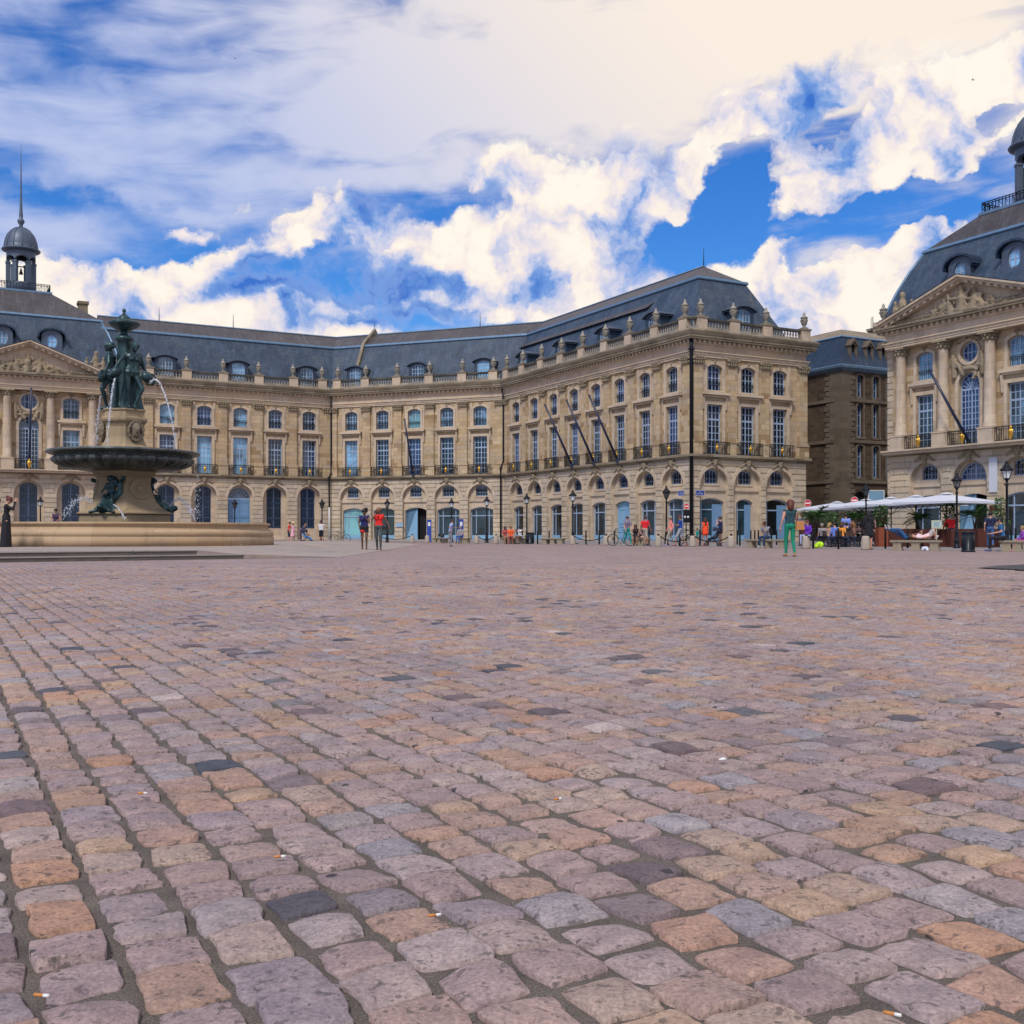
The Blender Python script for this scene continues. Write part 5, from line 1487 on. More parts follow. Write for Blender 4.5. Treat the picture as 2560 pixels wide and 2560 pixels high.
def body_caps(J, sleeve='short', bottom='long', female=False, fat=1.0, skirt=None, naked=False):
    C = []
    f = fat
    def add(a, b, ra, rb, l): C.append((Vector(a), Vector(b), ra, rb, l))
    sx = (J['shR'] - J['shL']).normalized()
    add(J['che'] - sx * .075 + Vector((0, 0, .03)), J['che'] + sx * .075 + Vector((0, 0, .03)), .105 * f, .105 * f, 'top')
    ww = .055 if female else .075
    for s in (-1, 1):
        add(J['che'] + sx * .08 * s, J['wai'] + sx * ww * s, .1 * f, .088 * f, 'top')
        add(J['wai'] + sx * ww * s, J['pel'] + sx * .075 * s + Vector((0, 0, .06)), .09 * f, .1 * f, 'top')
        n = 'R' if s > 0 else 'L'
        add(J['che'] + sx * .1 * s + Vector((0, 0, .06)), J['sh' + n], .075, .062, 'top')
    if female:
        fw = sx.cross(Vector((0, 0, 1))) * -1
        for s in (-1, 1): add(J['che'] + sx * .07 * s - fw * -.075 + Vector((0, 0, -.02)), J['che'] + sx * .07 * s - fw * -.085 + Vector((0, 0, -.03)), .055, .055, 'top')
    add(J['pel'] - sx * .07, J['pel'] + sx * .07, .115 * f, .115 * f, 'bottom')
    add(J['che'] + Vector((0, -.01, .09)), J['neck'] + Vector((0, 0, .0)), .062, .052, 'skin')
    add(J['neck'], J['head'] + Vector((0, -.02, -.05)), .05, .052, 'skin')
    hd = (J['head'] - J['neck']).normalized()
    add(J['head'] - hd * .045 + Vector((0, .01, 0)), J['head'] + hd * .035, .075, .092, 'skin')
    for n in 'LR':
        a, b, c = J['sh' + n], J['el' + n], J['wr' + n]
        m = a.lerp(b, .6)
        if sleeve == 'long': add(a, b, .058, .048, 'top'); add(b, c, .046, .034, 'top')
        elif sleeve == 'short': add(a, m, .062, .056, 'top'); add(m, b, .046, .041, 'skin'); add(b, c, .04, .027, 'skin')
        else: add(a, b, .052, .04, 'skin'); add(b, c, .038, .026, 'skin')
        h, k, an, to = J['hi' + n], J['kn' + n], J['an' + n], J['to' + n]
        if bottom == 'long': add(h, k, .09 * f, .063, 'bottom'); add(k, an.lerp(k, .1), .062, .046, 'bottom'); add(an.lerp(k, .1), an, .036, .035, 'skin')
        elif bottom == 'shorts': q = h.lerp(k, .85); add(h, q, .095 * f, .082, 'bottom'); add(q, k, .058, .054, 'skin'); add(k, an, .054, .034, 'skin')
        elif bottom == 'hot': q = h.lerp(k, .35); add(h, q, .096 * f, .088, 'bottom'); add(q, k, .082, .054, 'skin'); add(k, an, .054, .034, 'skin')
        else: add(h, k, .088 * f, .055, 'skin'); add(k, an, .055, .035, 'skin')
        if k.z - an.z > 0 or True: add(k.lerp(an, .25) + Vector((0, -.012, 0)), k.lerp(an, .45) + Vector((0, -.01, 0)), .05, .045, 'bottom' if bottom == 'long' else 'skin')
        he = an - (to - an) * .25; he.z = min(an.z, to.z + .01)
        add(he, to, .042, .034, 'shoe'); add(an, he, .036, .04, 'shoe')
    if skirt:
        hem, r0, r1, lab = skirt
        kc = (J['knL'] + J['knR']) / 2; top = J['pel'] + Vector((0, 0, .1))
        ac = (J['anL'] + J['anR']) / 2
        t = (top.z - hem) / max(.01, top.z - ac.z)
        end = top.lerp(ac, min(t, 1.0)); end.z = hem
        for s in (-1, 1): add(top + sx * .03 * s, end + sx * .05 * s, r0, r1, lab)
    return C
def label_mesh(me, caps, order):
    n = len(me.polygons)
    c = np.zeros(n * 3, np.float32); me.polygons.foreach_get('center', c); c = c.reshape(-1, 3)
    best = np.full(n, 1e9, np.float32); lab = np.zeros(n, np.int32)
    for (a, b, ra, rb, l) in caps:
        a = np.array(a, np.float32); b = np.array(b, np.float32); d = b - a; L2 = max(float(d @ d), 1e-9)
        t = np.clip(((c - a) @ d) / L2, 0, 1)
        dist = np.linalg.norm(c - (a + t[:, None] * d), axis=1) - (ra + (rb - ra) * t)
        k = dist < best; best[k] = dist[k]; lab[k] = order.index(l)
    me.polygons.foreach_set('material_index', lab)
def hand_shapes(mb, J, n, mat, curl=.5):
    """palm, four bent fingers of different lengths and a thumb from the side of the palm"""
    w = J['wr' + n]; d = (w - J['el' + n]).normalized()
    side = Vector((1, 0, 0)); side = (side - d * side.dot(d)).normalized(); nn = d.cross(side)
    s = 1 if n == 'R' else -1
    fwd = Vector((0, 1, 0)); fwd = fwd - d * fwd.dot(d)
    if fwd.length > .3: side = fwd.normalized(); nn = d.cross(side)
    b0 = len(mb.f)
    P = w + d * .0; Q = w + d * .085
    vs = []
    for p, hw, ht in ((P, .024, .016), (Q, .038, .013)):
        for (i, j) in ((-1, -1), (1, -1), (1, 1), (-1, 1)): vs.append(p + side * hw * i + nn * ht * j)
    mb.add(vs, [(0, 3, 2, 1), (4, 5, 6, 7), (0, 1, 5, 4), (1, 2, 6, 5), (2, 3, 7, 6), (3, 0, 4, 7)], mat, True)
    for i, L in enumerate((.068, .078, .073, .058)):
        o = Q + side * (.029 - .019 * i); k1 = o + d * L * .5 - nn * curl * .012 * s; k2 = k1 + d * L * .5 - nn * curl * .035 * s
        mb.tube([o - d * .01, k1, k2], [.0085, .008, .006], 5, mat)
    o = P + d * .03 + side * .026; mb.tube([o, o + side * .03 + d * .025, o + side * .036 + d * .055 - nn * .01 * s], [.011, .009, .007], 5, mat)
BODY_N = [0]
def figure_mesh(J, H=1.7, mats=None, voxel=.019, hands=True, **kw):
    caps = body_caps(J, **kw)
    mb = MB()
    for (a, b, ra, rb, l) in caps: mb.capsule(a, b, ra, rb, 8)
    # nose, chin, ears
    h = J['head']; hd = (h - J['neck']).normalized(); f = Vector((0, 1, 0)); f = (f - hd * f.dot(hd)).normalized()
    if kw.get('_f'): f = kw['_f']
    mb.capsule(h + f * .085 + hd * .0, h + f * .098 - hd * .03, .012, .017, 6); mb.capsule(h + f * .06 - hd * .085, h + f * .07 - hd * .085, .03, .026, 6)
    sx = hd.cross(f)
    for s in (-1, 1): mb.capsule(h + sx * s * .088 - hd * .02, h + sx * s * .09 + hd * .015, .016, .018, 6)
    me = remesh(mb, voxel, 2)
    me.materials.clear()
    for m in (mats or [None] * 4): me.materials.append(m)
    order = ['skin', 'top', 'bottom', 'shoe']
    label_mesh(me, caps, order)
    if hands:
        hb = MB()
        for n in 'LR': hand_shapes(hb, J, n, 0)
        hm = bpy.data.meshes.new('hands'); hm.from_pydata(hb.v, [], hb.f); hm.polygons.foreach_set('use_smooth', hb.sm)
        bm = bmesh.new(); bm.from_mesh(me); bm.from_mesh(hm); bm.to_mesh(me); bm.free(); bpy.data.meshes.remove(hm)
    me.polygons.foreach_set('use_smooth', np.ones(len(me.polygons), bool))
    k = H / 1.7
    me.transform(Matrix.Scale(k, 4))
    return me
def person(label, loc, rz, H=1.7, J=None, skin='fair', top=(.5, .5, .5), bottom=(.05, .06, .1), shoe=(.05, .04, .04), hair='brown', hairstyle='short', female=False,
           sleeve='short', bot='long', skirt=None, fat=1.0, hat=None, group=None, zoff=0.0, face=True):
    J = J or pose('stand', female)
    BODY_N[0] += 1
    mats = [pmat('skin_' + skin, SKIN[skin], .55), pmat('%.2f_%.2f_%.2f' % top, top), pmat('%.2f_%.2f_%.2f' % bottom, bottom), pmat('%.2f_%.2f_%.2f' % shoe, shoe)]
    me = figure_mesh(J, H, mats, sleeve=sleeve, bottom=bot, female=female, fat=fat, skirt=skirt)
    M = Matrix.Translation(Vector(loc) + Vector((0, 0, zoff))) @ Matrix.Rotation(rz, 4, 'Z')
    me.name = 'person'
    o = bpy.data.objects.new('person', me); col.objects.link(o); o.matrix_basis = M
    tag(o, label, 'person', group)
    k = H / 1.7; h = J['head']; hd = (h - J['neck']).normalized(); f = Vector((0, 1, 0)); f = (f - hd * f.dot(hd)).normalized(); sx = hd.cross(f)
    hb = MB(); Q = Matrix((sx, f, hd)).transposed()
    if hairstyle != 'bald':
        hb.ball(h + hd * .03 - f * .018, .105, 12, 8, 0, (.98, 1.03, .98), Q.to_4x4())
        if hairstyle == 'long':
            b = h - f * .06; hb.capsule(b, b - Vector((0, 0, .3)) - f * .02, .085, .06); hb.capsule(h + sx * .07, h + sx * .08 - Vector((0, 0, .2)) - f * .03, .045, .03); hb.capsule(h - sx * .07, h - sx * .08 - Vector((0, 0, .2)) - f * .03, .045, .03)
        if hairstyle == 'bob': hb.capsule(h - f * .035 + hd * .02, h - f * .045 - hd * .1, .115, .1); hb.ball(h + hd * .05 - f * .012, .122, 12, 8)
        if hairstyle == 'bun': hb.ball(h - f * .12 + hd * .06, .05, 8, 6)
        if hairstyle == 'curly':
            r = random.Random(BODY_N[0])
            for i in range(16): hb.ball(h + hd * r.uniform(-.03, .12) + sx * r.uniform(-.1, .1) - f * r.uniform(-.02, .1), .055, 6, 5)
        me2 = bpy.data.meshes.new('hair'); me2.from_pydata(hb.v, [], hb.f); me2.polygons.foreach_set('use_smooth', hb.sm)
        me2.materials.append(pmat('hair_' + hair, HAIR[hair], .6)); me2.transform(Matrix.Scale(k, 4)); link('hair', me2, o, M)
    if face:
        e = MB()
        for s in (-1, 1): e.ball(h + f * .09 + sx * s * .033 + hd * .012, .011, 6, 4)
        e.ball(h + f * .094 - hd * .05, .014, 6, 4, 0, (1.6, .5, .45))
        m3 = bpy.data.meshes.new('eyes'); m3.from_pydata(e.v, [], e.f); m3.materials.append(pmat('eye', (.03, .015, .012), .4)); m3.transform(Matrix.Scale(k, 4)); link('eyes', m3, o, M)
    if hat:
        kind, colr = hat; b = MB()
        c = h + hd * .07
        R4 = Matrix.Translation(c) @ Q.to_4x4()
        t = MB()
        if kind == 'sun': t.lathe([(.2, -.02), (.19, 0), (.115, .01), (.108, .06), (.07, .1), (0, .11)], 14)
        else: t.lathe([(.112, -.03), (.112, .02), (.09, .07), (.04, .095), (0, .1)], 12); t.box(-.07, .07, .08, .2, -.03, -.015)
        b.add([R4 @ Vector(p) for p in t.v], t.f, 0, True)
        m4 = bpy.data.meshes.new('hat'); m4.from_pydata(b.v, [], b.f); m4.materials.append(pmat('hat_%.2f%.2f%.2f' % colr, colr)); m4.transform(Matrix.Scale(k, 4)); link('hat', m4, o, M)
    return o
# ------------------------------------------------------------------ the fountain and its steps
def bronze(name, c0, c1, c2):
    m, nt, b = new_mat(name)
    oc = nt.new('ShaderNodeTexCoord').outputs['Object']
    n = nt.noise(oc, 2.2, 8.0, .65, .4); s = nt.noise(nt.mapping(oc, sc=(.35, .35, 2.0)), 2.5, 6.0, .65)
    c = nt.ramp(n, [(.3, c0), (.5, c1), (.72, c2)])
    c = nt.mix(nt.math('MULTIPLY', nt.maprange(s, .52, .7), .5), c, tuple(x * 1.7 for x in c2))
    nt.put(b.inputs['Base Color'], c); b.inputs['Metallic'].default_value = .35; b.inputs['Roughness'].default_value = .42
    bump(nt, b, nt.noise(oc, 14, 6.0, .6), .25, .01); return m
MAT['bronze'] = bronze('verdigris_bronze', (.010, .026, .034), (.020, .052, .062), (.045, .10, .105))
MAT['bronze_bowl'] = bronze('bowl_bronze', (.035, .042, .046), (.085, .10, .10), (.15, .155, .145))
MAT['basin'] = ashlar('basin_stone', [(.40, .28, .17), (.47, .35, .23), (.42, .31, .21), (.50, .39, .27)], 1.9, 3.0, .006, .6, .5, .3)
MAT['ped'] = ashlar('pedestal_stone', [(.27, .21, .14), (.34, .27, .18), (.30, .25, .18)], 2.0, 2.0, .0, .8, .6, .4)
MAT['riser'] = ashlar('dark_riser', [(.10, .095, .085), (.15, .14, .125), (.12, .12, .10)], 1.7, .5, .01, .6, .9)  # risers get a darker stone colour than the treads
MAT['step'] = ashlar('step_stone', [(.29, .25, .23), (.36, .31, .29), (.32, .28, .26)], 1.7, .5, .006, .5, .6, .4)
def water_mat():
    m = bpy.data.materials.new('falling_water'); m.use_nodes = True; nt = NT(m.node_tree); nt.n.clear()
    out = nt.new('ShaderNodeOutputMaterial'); d = nt.new('ShaderNodeBsdfPrincipled'); t = nt.new('ShaderNodeBsdfTransparent'); x = nt.new('ShaderNodeMixShader')
    d.inputs['Base Color'].default_value = (.80, .84, .95, 1); d.inputs['Roughness'].default_value = .12
    oc = nt.new('ShaderNodeTexCoord').outputs['Object']
    nt.put(x.inputs[0], nt.maprange(nt.noise(oc, 9.0, 4.0, .7), .38, .72, .08, .8)); nt.l.new(t.outputs[0], x.inputs[1]); nt.l.new(d.outputs[0], x.inputs[2]); nt.l.new(x.outputs[0], out.inputs[0]); return m
MAT['spray'] = water_mat()
MAT['pool'] = glassy('pool_water', (.03, .06, .08), .04)
FX, FY, PZ = -15.4, 42.5, .24
def build_fountain():
    # stepped platform that dies into the paving on its right
    e = Vector((.775, .632)); o = Vector((-12.06, 25.2))
    A = o - e * 40; B = o + e * 6.15
    back = Vector((-.632, .775))
    mb = MB()
    def slab(A, B, z0, z1, off):
        a = A + back * off; b = B + back * off
        c = b + Vector((-.03, 1)) * 44; d = a + back * 44
        return a, b, c, d
    a1, b1, c1, d1 = slab(A, B, 0, .12, 0); a2, b2, c2, d2 = slab(A, B - e * 1.15, .12, .24, .42)
    for (a, b, c, d, z0, z1) in ((a1, b1, c1, d1, -.02, .12), (a2, b2, c2, d2, .11, .24)):
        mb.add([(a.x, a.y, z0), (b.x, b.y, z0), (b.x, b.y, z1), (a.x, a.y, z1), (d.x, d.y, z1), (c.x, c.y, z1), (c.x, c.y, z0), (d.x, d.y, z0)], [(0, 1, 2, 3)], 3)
        mb.add([(a.x, a.y, z1), (b.x, b.y, z1), (c.x, c.y, z1), (d.x, d.y, z1)], [(0, 1, 2, 3)], 0)
    # nosing strips, a touch lighter and proud of the risers
    for (a, b, z) in ((a1, b1, .12), (a2, b2, .24)):
        n = -back * .02
        mb.add([(a.x + n.x, a.y + n.y, z - .025), (b.x + n.x, b.y + n.y, z - .025), (b.x + n.x, b.y + n.y, z + .004), (a.x + n.x, a.y + n.y, z + .004), (b.x, b.y, z + .004), (a.x, a.y, z + .004), (a.x, a.y, z - .025), (b.x, b.y, z - .025)], [(0, 1, 2, 3), (3, 2, 4, 5), (1, 0, 6, 7)], 1)
    # both steps die into the paving on the right
    L1 = 1.15; q2 = b2 + e * L1; q1 = b1 + e * 3.0
    bk = Vector((-.03, 1)) * 44
    for (p, q, za, zb) in ((b2, q2, .24, .121), (b1, q1, .12, .002)):
        mb.add([(p.x, p.y, za), (q.x, q.y, zb), (q.x + bk.x, q.y + bk.y, zb), (p.x + bk.x, p.y + bk.y, za), (p.x, p.y, zb - .02), (q.x, q.y, zb - .02)], [(0, 1, 2, 3)], 0)
        mb.add([(p.x, p.y, zb - .02), (q.x, q.y, zb - .02), (q.x, q.y, zb), (p.x, p.y, za)], [(0, 1, 2, 3)], 0)
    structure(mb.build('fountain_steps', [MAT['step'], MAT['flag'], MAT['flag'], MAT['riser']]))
    root = thing('fountain', 'tall stone and bronze fountain with three statues, wide fluted bowl and round basin', 'fountain', (FX, FY, PZ))
    F0 = T(FX, FY, 0); FH = T(FX, FY, 0, R_(-7))
    m = MB(); m.lathe([(5.8, PZ), (5.8, .56), (5.74, .585), (5.78, .62), (5.8, .69), (5.77, .77), (5.68, .82), (5.6, .88), (5.57, .96), (5.6, 1.0), (5.66, 1.02), (5.67, 1.06), (5.66, 1.1), (5.25, 1.1), (5.2, 1.06), (5.2, .5)], 144)
    for k in range(24):
        a = 2 * math.pi * k / 24 + .05
    m.build('basin', MAT['basin'], root, F0)
    w = MB(); w.lathe([(5.22, .86), (0, .86)], 64); w.build('basin_water', MAT['pool'], root, F0)
    hx = MB(); hx.lathe([(1.92, .5), (1.92, 1.42), (2.02, 1.46), (2.02, 1.5), (1.86, 1.56), (1.62, 1.68), (1.36, 1.92), (1.18, 2.3), (1.1, 2.65), (1.13, 2.88), (1.26, 3.0), (1.32, 3.06), (1.32, 3.16)], 6, smooth=False)
    hx.build('pedestal', MAT['ped'], root, FH)
    for k in range(3):       # medallions on the stone faces
        g = FH @ Matrix.Rotation(R_(-30 + 120 * k), 4, 'Z') @ T(1.0, 0, 2.42) @ Matrix.Rotation(R_(80), 4, 'Y')
        c = MB(); c.lathe([(.0, .06), (.3, .06), (.32, .1), (.4, .1), (.43, .04), (.43, -.1)], 24); c.ball((-.02, 0, .06), .17, 10, 6, 0, (1, .8, .5)); c.ball((.1, 0, .06), .1, 8, 6, 0, (1, 1.3, .5))
        c.build('medallion', MAT['ped'], root, g)
    # children riding dolphins
    for k in range(3):
        ang = R_(30 + 120 * k); g = FH @ Matrix.Rotation(ang, 4, 'Z') @ T(1.12, 0, 1.58) @ Matrix.Rotation(R_(-90), 4, 'Z')
        J = pose('sit', elL=(-.3, .1, .95), wrL=(-.2, .0, 1.25), elR=(.26, .12, .8), wrR=(.3, .3, .62), head=(.05, .08, 1.22), knL=(-.2, .36, .56), anL=(-.26, .42, .2), knR=(.16, .4, .5), anR=(.22, .42, .14))
        caps = [(a * .92 + Vector((0, -.1, .12)), b * .92 + Vector((0, -.1, .12)), ra * 1.1, rb * 1.1) for (a, b, ra, rb, l) in body_caps(J, 'none', 'none')]
        caps += [(Vector((0, .1, .3)), Vector((0, .55, .1)), .26, .24), (Vector((0, .55, .1)), Vector((0, .82, .14)), .2, .12), (Vector((0, .1, .3)), Vector((-.35, -.1, .7)), .22, .14), (Vector((-.35, -.1, .7)), Vector((-.42, -.05, 1.15)), .13, .07), (Vector((-.42, -.05, 1.15)), Vector((-.6, .1, 1.25)), .07, .1)]
        caps += [(Vector((s * .2, .3, .1)), Vector((s * .62, .25, -.02)), .14, .06) for s in (-1, 1)] + [(Vector((s * .15, .5, .02)), Vector((s * .5, .66, -.06)), .12, .05) for s in (-1, 1)]
        caps += [(Vector((-.1, -.15, 1.15)), Vector((.1, -.25, 1.5)), .2, .1), (Vector((.25, -.2, .6)), Vector((.5, -.2, .9)), .12, .06)]
        relief('dolphin_rider', caps, .035, MAT['bronze'], root, g, smooth=1)
    b = MB()
    def gad(a, z): return 1.0 + (.11 * (abs(math.cos(15 * a)) ** .6 - .6) if 3.2 < z < 3.72 else 0)
    b.lathe([(1.05, 3.12), (1.2, 3.14), (1.7, 3.19), (2.2, 3.3), (2.46, 3.42), (2.58, 3.54), (2.58, 3.64), (2.48, 3.71), (2.5, 3.73), (2.62, 3.76), (2.78, 3.8), (2.88, 3.84), (2.9, 3.89), (2.86, 3.94), (2.76, 3.95), (2.6, 3.88), (1.6, 3.74), (.8, 3.7)], 196, rfun=gad)
    bo = b.build('bowl', MAT['bronze_bowl'], root, F0)
    w = MB(); w.lathe([(2.7, 3.9), (.6, 3.9)], 48); w.build('bowl_water', MAT['pool'], bo, F0)
    hx = MB(); hx.lathe([(1.08, 3.8), (1.08, 4.06), (1.0, 4.12), (.92, 4.2), (.84, 4.36), (.8, 4.5), (.8, 4.9), (.86, 5.02), (.95, 5.1), (.98, 5.16), (.98, 5.24), (.86, 5.3), (.84, 5.5), (.9, 5.54), (.9, 5.6)], 6, smooth=False)
    hx.build('upper_pedestal', MAT['ped'], root, FH)
    for k in range(3):
        g = FH @ Matrix.Rotation(R_(-30 + 120 * k), 4, 'Z') @ T(.72, 0, 4.72) @ Matrix.Rotation(R_(-90), 4, 'Z')
        caps = [(Vector((0, .02, -.1)), Vector((0, .06, .12)), .2, .2), (Vector((0, .16, 0)), Vector((0, .18, .06)), .12, .12)]
        for i in range(14):
            a = 2 * math.pi * i / 14; caps.append((Vector((.3 * math.cos(a), .06, .36 * math.sin(a))), Vector((.34 * math.cos(a + .35), .1, .4 * math.sin(a + .35))), .07, .05))
        relief('cartouche', caps, .03, MAT['trim_dark'], root, g, smooth=1)
    # centre shaft and vase
    c = MB(); c.lathe([(.5, 5.58), (.44, 5.75), (.34, 6.2), (.3, 7.0), (.27, 8.0), (.26, 8.3), (.36, 8.36), (.37, 8.46), (.3, 8.52), (.19, 8.56), (.14, 8.64), (.14, 8.72)], 20)
    c.build('shaft', MAT['bronze'], root, F0)
    c = MB(); c.lathe([(.14, 8.72), (.3, 8.78), (.46, 8.88), (.55, 8.97), (.6, 9.04), (.56, 9.08), (.46, 9.1), (.22, 9.22), (.24, 9.26), (.2, 9.31), (.1, 9.38), (.055, 9.44), (.05, 9.47), (.075, 9.53), (.07, 9.58), (0, 9.66)], 24, rfun=lambda a, z: 1 + (.06 * abs(math.sin(9 * a)) if 8.8 < z < 9.06 else 0))
    c.build('vase', MAT['bronze'], root, F0)
    # three women, each between two jugs
    for k, ang in enumerate((-28, -150, 92)):
        J = pose('stand', True, elR=(-.34, .06, 1.16), wrR=(-.46, .12, .95), elL=(.28, .02, 1.15), wrL=(.36, .1, .9))
        # (viewer's left is the figure's right: sides are mirrored below)
        J = pose('stand', True)
        # the right arm reaches out and down to a jug, the left hangs to another
        J['elR'] = Vector((.36, .08, 1.2)); J['wrR'] = Vector((.52, .12, .97)); J['elL'] = Vector((-.27, -.02, 1.15)); J['wrL'] = Vector((-.34, .06, .90))
        J['knL'] = Vector((-.17, .17, .52)); J['anL'] = Vector((-.0, .1, .09)); J['toL'] = Vector((.02, .24, .04))
        J['pel'] += Vector((.04, 0, 0)); J['hiR'] += Vector((.05, 0, .02)); J['hiL'] += Vector((.03, 0, -.01)); J['knR'] = Vector((.13, .02, .49)); J['anR'] = Vector((.08, -.04, .085)); J['toR'] = Vector((.12, .1, .04))
        J['head'] = Vector((-.04, .05, 1.585))
        caps = [(a, b, ra * 1.14, rb * 1.14) for (a, b, ra, rb, l) in body_caps(J, 'none', 'none', True, 1.08)]
        h = J['head']
        caps += [(h + Vector((0, -.03, .03)), h + Vector((0, -.05, .04)), .105, .1), (h + Vector((0, -.12, .0)), h + Vector((0, -.14, .02)), .05, .045), (h + Vector((0, .085, 0)), h + Vector((0, .1, -.03)), .012, .017), (h + Vector((0, .06, -.085)), h + Vector((0, .07, -.085)), .03, .026)]
        # cloth gathered behind the legs
        caps += [(Vector((-.1, -.12, .75)), Vector((-.2, -.1, .05)), .06, .11), (Vector((.05, -.14, .8)), Vector((.12, -.12, .05)), .07, .12), (Vector((.14, -.08, .85)), Vector((.24, -.1, .05)), .05, .09), (Vector((0, -.14, .85)), Vector((-.05, -.16, .05)), .06, .12)]
        for n in 'LR':
            w_ = J['wr' + n]; d = (w_ - J['el' + n]).normalized()
            caps += [(w_, w_ + d * .08, .035, .035)] + [(w_ + d * .07 + Vector((.018 * (i - 1.5), 0, 0)), w_ + d * (.13 + .01 * (i % 2)) + Vector((.018 * (i - 1.5), .02, 0)), .011, .009) for i in range(4)] + [(w_ + d * .03, w_ + d * .07 + Vector((0, .05, 0)), .014, .011)]
        mb = MB()
        for q in caps: mb.capsule(*q)
        me = remesh(mb, .014, 1); me.materials.clear(); me.materials.append(MAT['bronze']); me.transform(Matrix.Scale(1.56, 4))
        g = F0 @ Matrix.Rotation(R_(ang), 4, 'Z') @ T(.5, 0, 5.58) @ Matrix.Rotation(R_(-90 - 24), 4, 'Z')
        st = link('statue', me, root, g)
        for n, tilt in (('R', -120), ('L', 130)):
            jg = MB(); p = J['wr' + n] * 1.56
            Q = Matrix.Translation(p + Vector((0, .08, -.14))) @ Matrix.Rotation(R_(-tilt), 4, 'Y')
            t = MB(); t.lathe([(.06, -.3), (.15, -.24), (.2, -.08), (.17, .08), (.08, .16), (.07, .24), (.11, .3), (.05, .29)], 12); t.tube([(.07, 0, .26), (.24, 0, .2), (.26, 0, .02), (.18, 0, -.08)], .03, 6)
            jg.add([Q @ Vector(v) for v in t.v], t.f, 0, True)
            jg.build('jug', MAT['bronze'], st, g)
    # water
    rr = random.Random(21)
    def stream(a, b, rise, r0, spread, nd):
        a = Vector(a); b = Vector(b); mb = MB(); pts = []
        for i in range(25):
            t = i / 24; p = a.lerp(b, t); p.z += rise * 4 * t * (1 - t)
            pts.append(p)
        if r0 > 0:
            q = [p + Vector((rr.gauss(0, .01), rr.gauss(0, .01), rr.gauss(0, .01))) for p in pts]
            mb.tube(q, [max(.008, r0 * (1 - .55 * i / 24) * rr.uniform(.7, 1.3)) for i in range(25)], 7)
        for i in range(nd):
            t = rr.random() ** .75; p = pts[int(t * 24)]; s = spread * (.25 + t)
            mb.ball(p + Vector((rr.gauss(0, s), rr.gauss(0, s), rr.gauss(0, s * 1.2))), rr.uniform(.007, .026), 5, 4, 0, (1, 1, 1.5))
        mb.build('water_jet', MAT['spray'], root)
    def W(px, py, dy=0.0): 
        Y = FY + dy; return ((px - XC) / FPX * Y, Y, CAM_H + (YH - py) / FPX * Y)
    stream(W(288, 946, -1.0), W(268, 1114, -1.6), .5, .036, .03, 150)
    stream(W(376, 957, -.2), W(441, 1121, -.6), 1.0, .045, .028, 150)
    stream(W(252, 990, .8), W(240, 1115, .9), .25, .03, .05, 160)
    stream(W(424, 1266, -.1), W(488, 1302, -.4), .55, .03, .05, 170)
    stream(W(236, 1262, -1.0), W(158, 1300, -1.4), .5, .025, .08, 220)
    stream(W(284, 1262, -2.2), W(313, 1300, -3.2), .1, .022, .02, 60)
    for (x, y) in ((487, 1180), (470, 1185), (495, 1178)):      # drips from the bowl's edge
        stream(W(x, y, -.3), W(x + 3, 1300, -.3), 0, 0, .06, 45)
build_fountain()
# ------------------------------------------------------------------ street furniture
MAT['lampglass'] = glassy('lantern_glass', (.30, .32, .34), .15, .5)
MAT['bench'] = ashlar('bench_stone', [(.24, .20, .15), (.32, .28, .21), (.28, .25, .2)], 2.4, 1.0, 0, .5, .5)
MAT['bollard'] = ashlar('bollard_stone', [(.36, .31, .25), (.44, .39, .33), (.40, .37, .33)], 2.0, 2.0, 0, .5, .45)
MAT['binmat'] = simple('bin_black', (.010, .014, .024), .4, .3, .2, 6)
MAT['signblue'] = simple('enamel_blue', (.02, .06, .32), .35, 0, .1, 3)
MAT['white'] = simple('white_paint', (.75, .75, .75), .5, 0, .06, 4)
MAT['red'] = simple('sign_red', (.55, .015, .02), .4, 0, .08, 4)
MAT['canvas'] = simple('parasol_canvas', (.56, .59, .66), .85, 0, .05, 2)
MAT['corten'] = simple('rusty_steel', (.085, .022, .014), .75, .2, .4, 3, .2)
MAT['corten_light'] = simple('orange_rust_steel', (.24, .06, .025), .75, .2, .35, 3, .2)
MAT['wood'] = simple('dark_wood', (.05, .025, .015), .7, 0, .3, 5)
MAT['steel'] = simple('grey_steel', (.3, .3, .32), .4, .7, .15, 6)
MAT['leaf'] = simple('leaf_green', (.05, .13, .02), .5, 0, .5, 5)
MAT['leaf_dark'] = simple('leaf_dark_green', (.018, .06, .014), .5, 0, .5, 5)
MAT['tyre'] = simple('tyre_rubber', (.012, .012, .013), .8)
MAT['bikegreen'] = simple('bicycle_paint', (.03, .06, .04), .4, .2)
MAT['lamp_on'] = None

